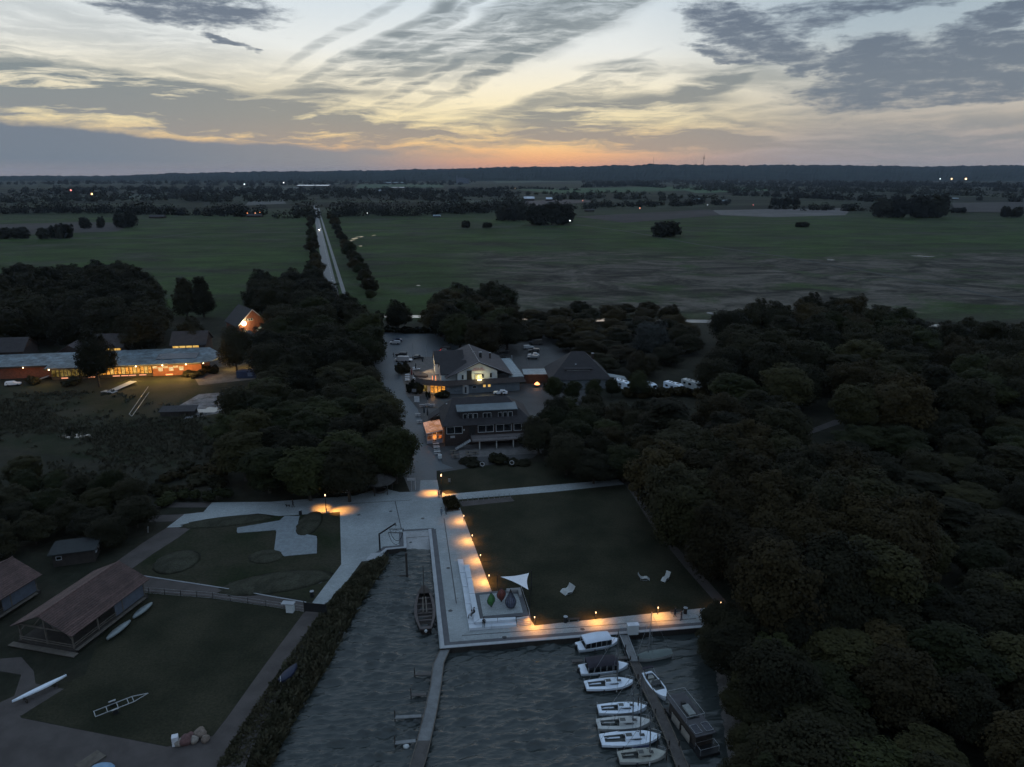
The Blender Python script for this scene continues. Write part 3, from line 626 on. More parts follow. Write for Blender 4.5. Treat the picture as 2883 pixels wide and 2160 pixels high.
def window(parent, pos, w, h, face, frame=None, pane=None, mull=1, trans=0, t=0.09, name='window'):
    """a window set proud of the wall: frame mesh, pane as sub-part"""
    rz = FACE[face] if isinstance(face, str) else face
    M = Matrix.Translation(pos) @ Matrix.Rotation(rz, 4, 'Z'); b = MB()
    for x in (-w / 2 + t / 2, w / 2 - t / 2): b.box((x, -.06, 0), (t, .13, h), M=M)
    for z in (-h / 2 + t / 2, h / 2 - t / 2): b.box((0, -.06, z), (w - 2 * t, .126, t), M=M)
    for i in range(1, mull + 1): b.box((-w / 2 + w * i / (mull + 1), -.055, 0), (t * .9, .11, h - 2 * t), M=M)
    if trans: b.box((0, -.052, h * .22), (w - 2 * t, .10, t * .8), M=M)
    o = b.build(name, frame or M_FRAME, parent)
    MB().box((0, -.012, 0), (w - t * 1.2, .05, h - t * 1.2), M=M).build('pane', pane or M_GLASS, o)
    return o
def wallbox(parent, x0, x1, y0, y1, z0, z1, m, name='wall'):
    return MB().box(((x0 + x1) / 2, (y0 + y1) / 2, (z0 + z1) / 2), (x1 - x0, y1 - y0, z1 - z0)).build(name, m, parent)
def slab(b, p, t=0.22):
    """roof plane given by corner points, thickness downwards"""
    n = len(p); P = [Vector(q) for q in p]; D = Vector((0, 0, -t))
    b.add(P + [q + D for q in P], [tuple(range(n)), tuple(range(2 * n - 1, n - 1, -1))] + [(i, n + i, n + (i + 1) % n, (i + 1) % n) for i in range(n)])
def gable_roof(parent, x0, x1, y0, y1, ze, zr, axis, m, ov=0.4, name='roof', wall=None):
    b = MB()
    if axis == 'y':
        xm = (x0 + x1) / 2; s = (zr - ze) / (xm - x0); a, c = x0 - ov, x1 + ov; zz = ze - s * ov
        slab(b, [(a, y0 - ov, zz), (xm, y0 - ov, zr), (xm, y1 + ov, zr), (a, y1 + ov, zz)]); slab(b, [(xm, y0 - ov, zr + .004), (c, y0 - ov, zz), (c, y1 + ov, zz), (xm, y1 + ov, zr + .004)])
        tri = [[(x0, y, ze - .25), (x1, y, ze - .25), (xm, y, zr - .26)] for y in (y0, y1)]
    else:
        ym = (y0 + y1) / 2; s = (zr - ze) / (ym - y0); a, c = y0 - ov, y1 + ov; zz = ze - s * ov
        slab(b, [(x0 - ov, a, zz), (x1 + ov, a, zz), (x1 + ov, ym, zr), (x0 - ov, ym, zr)]); slab(b, [(x0 - ov, ym, zr + .004), (x1 + ov, ym, zr + .004), (x1 + ov, c, zz), (x0 - ov, c, zz)])
        tri = [[(x, y0, ze - .25), (x, y1, ze - .25), (x, ym, zr - .26)] for x in (x0, x1)]
    o = b.build(name, m, parent)
    if wall:
        for t in tri: MB().add(t, [(0, 1, 2)]).build('gable_wall', wall, parent)
    return o
def hip_roof(parent, x0, x1, y0, y1, ze, zr, rx0, rx1, m, ov=0.6, name='roof'):
    b = MB(); ym = (y0 + y1) / 2; a, c, d, e = x0 - ov, x1 + ov, y0 - ov, y1 + ov
    V = [(a, d, ze), (c, d, ze), (c, e, ze), (a, e, ze), (rx0, ym, zr), (rx1, ym, zr)]
    b.add(V, [(0, 1, 5, 4), (1, 2, 5), (2, 3, 4, 5), (3, 0, 4), (3, 2, 1, 0)])
    return b.build(name, m, parent)
def chimney(parent, x, y, z0, z1, m=None, s=.7):
    o = MB().box((x, y, (z0 + z1) / 2), (s, s, z1 - z0)).build('chimney', m or M_BRICK, parent); MB().box((x, y, z1 + .06), (s + .16, s + .16, .12)).build('chimney_cap', M_CONC, o); return o
def wall_lamp(parent, pos, power, col=AMBER, r=.14, g=None, off=3.0):
    o = MB().ball(pos, r, 8, 6).build('wall_lamp', g or G_LAMP, parent); lamp(parent, (pos[0], pos[1] - off, pos[2] - .3), power * 40, col, .15); return o  # invisible point light added well in front of the lamp ball, to light the ground
def text(parent, s, pos, size, m, rz=0.0, name='lettering', shear=0.0):
    c = bpy.data.curves.new(name, 'FONT'); c.body = s; c.size = size; c.align_x = 'CENTER'; c.extrude = .02; c.shear = shear; c.materials.append(m); c.resolution_u = 2
    q = bpy.data.objects.new('tmp_text', c); COL.objects.link(q); bpy.context.view_layer.update(); me = bpy.data.meshes.new_from_object(q); bpy.data.objects.remove(q)
    o = bpy.data.objects.new(name, me); COL.objects.link(o); o.parent = parent; o.location = pos; o.rotation_euler = (PI / 2, 0, rz); return o

# ---- brick restaurant nearest the plaza
def restaurant():
    t = thing('brick_restaurant', 'dark brick restaurant with big tiled roof, long dormer and columned terrace', 'restaurant', (-16.6, 169.6, 0), R(9))
    W, D = 21.5, 14.0
    wallbox(t, 0, W, 0, D, 0, 5.3, M_BRICK)
    wallbox(t, -3.0, 0, 10.5, D - .5, 0, 3.6, M_BRICK, 'side_wing')
    hip_roof(t, 0, W, 0, D, 5.3, 10.3, 2.6, W - 5.2, M_TILE, .7)
    b = MB(); slab(b, [(-3.6, 10.0, 3.7), (0.2, 10.0, 6.0), (0.2, D - .1, 6.0), (-3.6, D - .1, 3.7)]); b.build('side_roof', M_TILE, t)
    # dormer with flat sheet roof
    d = MB(); d.box((W / 2 + .4, 3.1, 7.0), (14.2, 3.6, 2.7)); dm = d.build('dormer', M_TILE, t)
    b = MB(); slab(b, [(3.2, .85, 8.55), (18.4, .85, 8.55), (18.4, 5.4, 9.05), (3.2, 5.4, 9.05)], .18); b.build('dormer_roof', mat('dormer_sheet', (.085, .115, .135), .5, .2, .5), dm)
    for x in (5.2, 6.5, 7.8, 14.0, 15.3, 16.6): window(t, (x, 1.3, 7.05), 1.08, 1.45, 'S', mull=0)
    window(t, (10.7, 1.3, 7.05), 2.1, 1.45, 'S', mull=1)
    for x in (2.4, 10.2, 14.7, 19.2): window(t, (x, 0, 4.05), 4.0, 1.95, 'S', mull=1, t=.14)
    wallbox(t, 6.0, 7.6, -.12, .05, 2.5, 4.7, M_BLACK, 'door')
    MB().box((1.9, -.09, 2.35), (1.1, .06, .55)).build('notice_board', M_FRAME, t)
    MB().box((4.75, -.08, 4.0), (.35, .05, .45)).build('small_sign', M_FRAME, t)
    # terrace on columns
    wallbox(t, 6.4, W - .2, -4.0, -.02, 2.15, 2.45, mat('terrace_slab', (0.13, 0.118, 0.118), .85, .15, .6), 'terrace')
    b = MB(); b.bar((6.5, -3.9, 3.1), (W - .3, -3.9, 3.1), .07); b.bar((6.5, -3.9, 2.46), (6.5, -3.9, 3.1), .07); b.bar((6.5, -.2, 3.1), (6.5, -3.9, 3.1), .07)
    for i in range(12): b.bar((6.5 + i * 1.25, -3.9, 2.46), (6.5 + i * 1.25, -3.9, 3.1), .04)
    b.build('railing', M_BLACK, t)
    for x in (8.2, 12.4, 16.6, 20.7): MB().tube((x, -3.6, 0), (x, -3.6, 2.15), .16, .16, 10).build('column', mat('pale_column', (.38, .39, .38), .8), t)
    b = MB()
    for i in range(9): b.box((5.9 - i * .42, -3.0, 2.2 - i * .24), (.44, 1.4, .12))
    b.build('stairs', M_CONC, t)
    b = MB(); b.bar((6.2, -3.75, 3.2), (2.2, -3.75, 1.0), .06); b.bar((6.2, -2.2, 3.2), (2.2, -2.2, 1.0), .06)
    for i in range(5): b.bar((6.0 - i * .9, -3.75, 3.1 - i * .5), (6.0 - i * .9, -3.75, 2.1 - i * .5), .05)
    b.build('stair_rail', M_BLACK, t)
    wallbox(t, 3.0, 22.8, -8.6, -.06, 0.02, .07, mat('terrace_paving', (0.11, 0.105, 0.105), .85, .2, .7, fine=.15, fscale=3), 'patio')
    chimney(t, 1.4, 8.6, 5, 8.2); chimney(t, 15.5, 9.0, 8, 10.6, s=.5)
    return t
restaurant()
# flat porch roof behind the restaurant
t = thing('flat_shed', 'small shed with pale flat roof behind the restaurant', 'shed', (7.6, 184.5, 0), R(-28)); wallbox(t, -1.6, 1.6, -2.4, 2.4, 0, 2.4, M_BRICK); wallbox(t, -1.9, 1.9, -2.8, 2.8, 2.4, 2.55, M_METAL, 'roof')

# ---- lit glass pavilion with slatted roof
def pavilion():
    t = thing('glass_pavilion', 'small glazed pavilion glowing orange under a slatted white roof', 'pavilion', (-21.3, 171.2, 0), R(12))
    Wd, D = 4.0, 8.6; fr = mat('pavilion_frame', (0.42, 0.43, 0.45), .6)
    b = MB()
    for x, y in ((0, 0), (Wd, 0), (Wd, D), (0, D), (0, D / 3), (0, 2 * D / 3), (Wd * .36, 0), (Wd * .62, 0)): b.bar((x, y, 0), (x, y, 2.6 + (.7 if x > 3 else .7 * x / Wd)), .12)
    b.bar((0, 0, 1.0), (Wd * .36, 0, 1.0), .08); b.bar((0, 0, 2.1), (Wd, 0, 2.1), .1); b.bar((0, 0, 2.6), (0, D, 2.6), .14); b.bar((Wd, 0, 3.3), (Wd, D, 3.3), .14); b.bar((0, 0, 2.6), (Wd, 0, 3.3), .14)
    b.build('frame', fr, t)
    n = 9
    for i in range(n):
        y = (i + .5) * D / n; MB().bar((-.1, y, 2.74), (Wd + .1, y, 3.46), .56, .05).build('slat', glow('emissive_roof_slat', (1.0, .56, .42), .62, .35, .5), t)  # slats emit; lamplight through the roof is put into their colour
    b = MB(); slab(b, [(0, .05, 2.62), (Wd, .05, 3.32), (Wd, D - .05, 3.32), (0, D - .05, 2.62)], .03); b.build('ceiling', mat('dim_ceiling', (.05, .05, .06), .6), t)
    for _x, _z in ((.8, 1.05), (.18, .95)): MB().box((Wd * _x, -.01, _z / 2 + .02), (1.3, .06, _z)).build('front_panel', mat('pavilion_panel', (.25, .26, .3), .7), t)
    MB().box((0.02, D / 2, 1.3), (.04, D - .3, 2.4)).build('side_pane', mat('pavilion_glass', (.10, .09, .09), .2), t)
    MB().box((Wd * .49, .6, 1.55), (1.0, .06, 1.0)).build('lit_opening', glow('pavilion_inside', (1.0, .36, .07), 1.4, .5, 1.5), t)
    MB().box((Wd * .85, .4, 1.6), (.7, .06, .8)).build('lit_opening', glow('pavilion_inside2', (1.0, .25, .06), .8, .7, 2.5), t)
    MB().box((Wd / 2, D / 2, .05), (Wd, D, .06)).build('floor', M_WOOD, t)
    lamp(t, (Wd * .5, 1.5, 2.3), 260, (1.0, .36, .12), .3); lamp(t, (Wd * .7, 6.5, 2.5), 260, (1.0, .36, .12), .3)
    return t
pavilion()

# ---- white hotel with gable sign
def hotel():
    t = thing('white_hotel', 'white gabled hotel with dark roofs, lit sign gable and wrap-round fascia', 'hotel', (-20.7, 213.6, 0), R(11))
    W, D = 25.5, 21.0
    wallbox(t, 0, W - 2, 0, D, 0, 3.0, M_GREYR)
    b = MB(); b.prism([(-8, 5.5), (-8.2, 11), (-5.5, 13.0), (-1.0, 14.5), (.02, 14.5), (.02, 0.1), (-2.4, 0.9), (-6.3, 3.0)], 0, 3.0); b.build('terrace_room', M_WHITE, t)
    # wrap-round dark fascia (sloping mansard) and flat roof behind it
    ring = [(-8.6, 12.2), (-9.0, 5.2), (-6.8, 2.4), (-2.7, .1), (0, -.9), (W, -.9), (W + .1, 12)]
    inn = offset(ring, .9); b = MB(); n = len(ring)
    for i in range(n - 1):
        a, c, d, e = ring[i], ring[i + 1], inn[i + 1], inn[i]
        if i == 0: continue
        b.add([(a[0], a[1], 2.9), (c[0], c[1], 2.9), (d[0], d[1], 4.35), (e[0], e[1], 4.35)], [(0, 1, 2, 3)])
        b.add([(a[0], a[1], 2.9), (c[0], c[1], 2.9), (d[0], d[1], 2.95), (e[0], e[1], 2.95)], [(3, 2, 1, 0)])
    b.build('fascia', M_FASCIA, t)
    b = MB(); slab(b, [(-8.6, 12), (-8.4, 6.0), (-6.2, 3.2), (-2.3, 1.0), (0, -.1), (W - 1, -.1), (W - 1, D - 1), (-1, D - 1)] and [(x, y, 3.5) for x, y in [(-8.4, 11.6), (-8.2, 5.8), (-6.1, 3.2), (-2.3, 1.0), (0, -.1), (W - 1, -.1), (W - 1, D - 1), (-1, D - 1)]], .4); b.build('flat_roof', mat('terrace_boards', (.17, .16, .155), .8, .2, .8, fine=.15, fscale=3), t)
    b = MB(); slab(b, [(-8.7, 13.2, 4.2), (-8.3, 8.6, 4.2), (-5.0, 7.4, 4.2), (-4.2, 8.6, 4.2), (-6, 13.4, 4.2)], .9); b.build('terrace_canopy', M_FASCIA, t)
    # upper block: main gable facing the lake, ridge running back
    gx0, gx1 = 4.2, 16.6
    wallbox(t, gx0, gx1, .9, 20, 3.5, 6.2, M_WHITE, 'upper_wall')
    gable_roof(t, gx0 - 3.4, gx1 + 4.6, .5, 25.5, 5.2, 9.6, 'y', M_TILEB, .3)
    b = MB(); xm = (gx0 - 3.4 + gx1 + 4.6) / 2
    b.add([(gx0, .88, 6.0), (gx1, .88, 6.0), (gx1, .88, 6.5), (xm, .88, 9.2), (gx0, .88, 6.35)], [(0, 1, 2, 3, 4)]); b.build('gable_wall', M_WHITE, t)
    b = MB(); b.bar((gx0 - 1.2, .55, 6.0), (xm, .55, 9.62), .12, .25); b.bar((xm, .55, 9.62), (gx1 + 1.6, .55, 6.4), .12, .25); b.build('bargeboard', M_FRAME, t)
    wallbox(t, gx0 + .02, gx0 + 3.0, .80, .885, 3.52, 6.1, M_WHITE, 'bay_wall'); 
    wallbox(t, gx0 + 2.9, gx0 + 4.4, .70, .87, 3.52, 7.0, M_BLACK, 'loggia_shade')  # flat black panel on the wall, painted shade of the opening
    window(t, (gx0 + 1.6, .79, 5.0), .75, 1.6, 'S', M_WHITE, mull=0); window(t, (gx1 - 2.0, .87, 5.15), .85, 1.6, 'S', M_WHITE, mull=0); window(t, (gx1 - 4.6, .87, 5.05), .85, 1.6, 'S', M_FRAME, mull=0)
    window(t, (xm - .3, .87, 4.9), 2.2, 1.8, 'S', M_FRAME, mat('pane_painted_reflection', (.20, .19, .13), .3), mull=1, trans=1)  # lamp reflection is painted into the pane's base colour
    R_ = mat('sign_red', (.30, .05, .05), .6); text(t, 'HOTEL BEI', (xm - .35, .80, 7.35), .62, R_); text(t, 'MORRMANN', (xm - .35, .80, 6.75), .66, R_)
    lampo = MB().box((xm - .1, -.05, 3.95), (1.4, .3, .4)).build('floodlight', glow('flood_glow', (1.0, .86, .42), 9.0), t); lamp(t, (xm - .1, -.25, 4.35), 420, (1.0, .82, .36), .25)
    # two lower cross roofs on the left with pale gable ends
    gable_roof(t, -1.6, 7.5, 11.0, 18.5, 7.4, 10.3, 'x', M_TILE, .25, 'cross_roof', M_WHITE); wallbox(t, -1.55, 6, 11.1, 18.4, 3.5, 7.3, M_WHITE, 'upper_wall')
    gable_roof(t, -.6, 7.5, 2.6, 11.2, 5.9, 8.8, 'x', M_TILE, .25, 'cross_roof', M_WHITE); wallbox(t, -.55, 4.1, 2.7, 11.0, 3.5, 5.8, M_WHITE, 'upper_wall')
    for y in (5.2, 7.6): window(t, (-.56, y, 4.9), .9, 2.0, 'W', mull=0)
    for y in (13.4, 15.8): window(t, (-1.56, y, 6.0), .9, 1.8, 'W', mull=0)
    # sheet roof along the right side, small recess
    b = MB(); slab(b, [(gx1 + 3.6, 0.1, 4.5), (W - .6, 0.1, 4.5), (W - .6, 23, 4.7), (gx1 + 4.6, 23, 4.7)], .3); b.build('side_flat_roof', M_METAL, t)
    wallbox(t, W - 4.0, W - .9, 18.5, 23.5, 0, 3.3, M_BRICK, 'rear_wing')
    wallbox(t, gx1 + .05, gx1 + 3.5, .3, .9, 3.52, 5.4, M_BLACK, 'recess_shade')  # solid black block; the gap's shade is put into its colour
    # ground floor openings
    for i in range(4): window(t, (-3.6 + i * 1.12, 1.36 - i * .42, 1.55), 1.08, 2.3, R(-20.5), M_FASCIA, G_ORANGE, mull=0, trans=1, t=.07)
    window(t, (-5.6, 2.55, 1.6), 1.6, 2.2, R(-28), M_FRAME, G_DIM, mull=0)
    window(t, (12.4, 0, 2.1), .95, .95, 'S', M_FRAME, G_YEL, mull=0); window(t, (13.9, 0, 2.1), .95, .95, 'S', M_FRAME, G_YEL, mull=0)
    window(t, (9.3, 0, 1.9), 1.2, .9, 'S', mull=0)
    b = MB(); b.prism([(5.6, -.02), (6.1, -.8), (6.9, -1.0), (7.6, -.02)], 0, 2.8); bo = b.build('entrance_bay', M_FRAME, t); MB().box((6.45, -.93, 1.4), (.5, .1, 2.0)).build('pane', M_GLASS, bo)
    K_ = mat('sign_black', (.03, .035, .045), .6); text(t, 'Frischer', (2.6, -.03, 1.75), .62, K_, shear=.3); text(t, 'Rauchaal', (4.0, -.03, .7), .66, K_, shear=.3)
    chimney(t, 12.6, 9.0, 8, 10.6, M_BLACK, .8); chimney(t, 16.5, 14, 7, 9.0, s=.5)
    b = MB(); b.tube((xm, .6, 9.7), (xm, 25, 9.72), .07, .07, 6); b.bar((xm - .5, 13, 9.9), (xm + .5, 13, 9.9), .12); b.build('lightning_rod', M_STEEL, t)
    b = MB(); b.bar((-3.2, 4.2, 3.5), (-3.2, 4.2, 5.0), .12); b.bar((-2.2, 4.0, 3.5), (-2.2, 4.0, 5.0), .12); b.build('patio_heater', glow('heater_bar', (1.0, .30, .10), 2.2), t)
    b = MB(); 
    for i in range(8): b.bar((-7.5 + i * .98, 3.6 - i * .45, 3.5), (-7.5 + i * .98, 3.6 - i * .45, 4.5), .04)
    b.bar((-7.5, 3.6, 4.5), (-.6, .4, 4.5), .05); b.build('terrace_railing', M_WOODD, t)
    lamp(t, (-4.2, 5.5, 5.2), 220, (1.0, .62, .3), .2); lamp(t, (-3.6, 15.0, 6.2), 420, (1.0, .66, .3), .2); lamp(t, (-3.8, -1.6, 1.4), 160, (1.0, .5, .15), .3)
    return t
hotel()
t = thing('flat_garage', 'pale flat roofed brick annexe right of the hotel', 'annexe', (8.5, 229, 0), R(4)); wallbox(t, -4.6, 4.6, -3, 3, 0, 3.0, M_BRICK); wallbox(t, -5.0, 5.0, -3.4, 3.4, 3.0, 3.2, M_METAL, 'roof'); window(t, (3.6, -3, 2.0), .9, .8, 'S', mull=1)
# ---- house with the large hipped roof
def house():
    t = thing('hipped_house', 'white walled house under one large dark hipped roof', 'house', (21.0, 219.5, 0), R(4))
    wallbox(t, -8.5, 9.5, 0, 15, 0, 3.2, mat('dull_render', (.14, .16, .18), .85, .1))
    hip_roof(t, -8.5, 9.5, 0, 15, 3.2, 10.4, -1.4, 2.6, M_TILE, .8)
    b = MB(); slab(b, [(-4.5, 1.6, 6.05), (4.5, 1.6, 6.05), (3.6, 5.6, 7.2), (-3.6, 5.6, 7.2)], .2); dr = b.build('dormer', M_TILE, t)
    wallbox(t, -4.1, 4.1, 1.9, 3.2, 4.4, 5.9, M_BRICK, 'dormer_wall')
    for i in range(5): window(t, (-3.0 + i * 1.5, 1.9, 5.2), 1.3, .9, 'S', mull=0)
    for x in (-5, -1.5, 4.5): window(t, (x, 0, 1.6), 1.8, 1.2, 'S', mull=1)
    MB().box((-.6, 3.7, 7.2), (.5, .9, .06)).build('skylight', mat('skylight_glass', (.5, .55, .6), .2), t)
    chimney(t, 5.6, 8.5, 7.0, 9.4); 
    b = MB(); slab(b, [(9.6, 3.0, 3.2), (15.5, 1.2, 2.5), (15.5, 5, 2.5), (9.6, 7, 3.2)], .15); b.build('carport_roof', M_METAL, t); b = MB(); b.bar((15.2, 1.5, 0), (15.2, 1.5, 2.4), .12); b.bar((15.2, 4.8, 0), (15.2, 4.8, 2.4), .12); b.build('post', M_WOODD, t)
    return t
house()
# ---- hostel with lit glass front
def hostel():
    t = thing('lit_hostel', 'long low hostel with pale roof and glowing glass front', 'hostel', (-151.0, 229.4, 0), R(9.7))
    L = 52.0
    wallbox(t, 31.5, 47, 0, 12, 0, 4.0, M_BRICKR, 'brick_wall')
    wallbox(t, 0.3, 31.5, .3, 12, 0, 1.0, M_WOODD, 'plinth'); wallbox(t, -40, 0.2, 4.5, 14, 0, 4.0, M_BRICKR, 'brick_wall')
    wallbox(t, 0.2, 31.4, 11.6, 12, 1.0, 4.0, M_BRICKR, 'rear_wall')
    # each glazed bay is a window of its own
    n = 26
    for i in range(n):
        x = .6 + (i + .5) * 30.6 / n
        g = G_DIM if i < 11 else (G_ORANGE if i % 3 else G_WARM)
        window(t, (x, .3, 2.5), 30.6 / n, 3.0, 'S', M_BLACK, g, mull=0, trans=1, t=.10)
    for j in range(3): window(t, (.3, 1.0 + j * 1.2, 2.5), 1.15, 3.0, 'W', M_BLACK, G_DIM, mull=0, trans=1, t=.1)
    # roof: pale sheet rising to the back, deep dark eaves
    b = MB(); slab(b, [(-.9, -1.3, 4.35), (47.0, -1.3, 4.35), (50.5, .8, 4.35), (52, 4.5, 4.4), (52, 8, 5.0), (47, 14, 6.1), (-.9, 14, 6.1)], .30); slab(b, [(-42, 3.4, 4.35), (-.92, 3.4, 4.36), (-.92, 14, 6.1), (-42, 14, 6.1)], .30); b.build('roof', mat('stained_roof_sheet', (0.085, 0.115, 0.135), 0.5, 0.55, 0.35, 0.2, 4.0, fine=.35, fscale=1.1), t)
    b = MB(); b.box((23, -1.28, 4.02), (48.5, .10, .50)); b.box((-.95, 5, 4.0), (.12, 12, .6)); b.box((-21, 3.36, 4.02), (41, .1, .5)); b.build('eaves', M_WOODD, t)
    b = MB(); slab(b, [(32, 3, 5.0), (45, 3, 5.0), (45, 8, 5.75), (32, 8, 5.75)], .1); b.build('roof_panel', mat('solar_panel', (.03, .035, .05), .25), t)
    for x in (32.4, 35.7, 38.9, 42.1)[:3]:
        window(t, (x, 0, 3.0), 1.5, .7, 'S', M_FRAME, glow('lit_pane_white', (1.0, .82, .5), .8, .2), mull=0); 
    for x in (34.1, 37.4, 40.6): window(t, (x, 0, 2.3), 1.4, 1.3, 'S', M_FRAME, glow('lit_pane_white', (1.0, .82, .5), .8, .2), mull=1)
    MB().box((36.6, -.08, .35), (2.2, .1, .35)).build('basement_light', glow('basement_glow', (1.0, .32, .10), 2.6), t)
    for i, x in enumerate((5.0, 12.5, 20.0, 22.6, 25.0, 28.2)): MB().box((x, .18, .55), (2.2 if i else 3.6, .1, .28)).build('basement_light', glow('basement_glow_dim', (1.0, .40, .22), 1.2), t)
    for x, pw_ in ((0.6, 16), (27.0, 80), (35.2, 80), (42.6, 90)): wall_lamp(t, (x, -1.55, 3.95), pw_, (1.0, .56, .14), .17, off=4.0)
    wall_lamp(t, (48.0, -.9, 3.95), 9); wall_lamp(t, (-9.0, 3.1, 3.9), 3)
    # entrance canopy to the right: lit yellow forecourt
    b = MB(); slab(b, [(52.0, 5, 4.4), (76, 8, 4.4), (76, 14, 4.7), (52, 11, 4.7)], .3); b.build('canopy', M_METAL, t)
    b = MB(); [b.tube((x, 6.2 + (x - 54) * .13, 0), (x, 6.2 + (x - 54) * .13, 4.1), .09, .09, 6) for x in (55, 61, 68, 75)]; b.build('canopy_post', M_BLACK, t)
    for x in (55.5, 63, 70.5, 76.0): o = MB().ball((x, 5.6 + (x - 52) * .12, 4.0), .12, 8, 6).build('ceiling_lamp', G_LAMPW, t); lamp(t, (x, 5.4 + (x - 52) * .12, 3.6), 700, (1.0, .62, .16), .2)
    b = MB(); [b.box((-1.5 - i * .35, 1.6 + i * .12, 1.0 - i * .12), (.36, 2.4, .1)) for i in range(8)]; b.build('entrance_steps', M_CONC, t)
    # higher roofs behind with lit clerestory windows
    for (x0, x1, y0, lit) in ((7.5, 17.5, 16.5, True), (33.5, 45.0, 16.5, True), (-32, -14, 15.5, False)):
        wallbox(t, x0, x1, y0, y0 + 11, 0, 7.0, M_BRICK, 'rear_block')
        gable_roof(t, x0, x1, y0, y0 + 11, 7.0, 10.6, 'x', M_TILE, .5, 'rear_roof', M_BRICK)
        if lit:
            for i in range(4): window(t, (x0 + 1.6 + i * 2.25, y0, 6.2), 2.2, 1.3, 'S', M_BLACK, G_YEL, mull=0)
    gable_roof(t, -4, 4, 17, 25, 5.6, 8.0, 'y', M_TILEB, .4, 'rear_roof', M_BRICK); wallbox(t, -3.9, 3.9, 17.1, 24.9, 0, 5.5, M_BRICK, 'rear_block')
    gable_roof(t, 53, 62, 20, 32, 5.0, 8.2, 'y', M_TILE, .4, 'rear_roof', M_BRICK); wallbox(t, 53.1, 61.9, 20.1, 31.9, 0, 4.9, M_BRICK, 'rear_block')
    return t
hostel()
# ---- brick house with the bright wall lamp
def lamp_house():
    t = thing('brick_gable_house', 'tall red brick gabled house lit by a glaring wall lamp', 'house', (-107, 296, 0), R(38))
    wallbox(t, -6, 6, 0, 16, 0, 5.5, M_BRICKR); gable_roof(t, -6, 6, 0, 16, 5.5, 11.5, 'y', M_TILE, .6, 'roof', M_BRICKR)
    b = MB(); b.bar((-6.6, -.62, 5.0), (0, -.62, 11.5), .1, .3); b.bar((0, -.62, 11.5), (6.6, -.62, 5.0), .1, .3); b.build('bargeboard', M_FRAME, t)
    for x in (-2.6, -1.5, -.4): window(t, (x, 0, 7.4), .9, 1.0, 'S', mull=0)
    wallbox(t, 1.5, 4.5, -2.6, -.02, 0, 3.0, M_BRICKR, 'porch'); gable_roof(t, 1.3, 4.7, -2.8, 0, 3.0, 4.4, 'y', M_METAL, .3, 'porch_roof', M_BRICKR); 
    wall_lamp(t, (-4.0, -.9, 6.2), 26, (1.0, .62, .22), .8, glow('flood_glow2', (1.0, .82, .45), 60.0))
    wall_lamp(t, (3.0, -3.1, 2.4), 4, (1.0, .30, .08), .16)
    wall_lamp(t, (6.3, -.8, 2.6), 6, AMBER, .12); window(t, (-3.4, 0, 2.6), 1.2, 1.4, 'S', mull=1)
    return t
lamp_house()
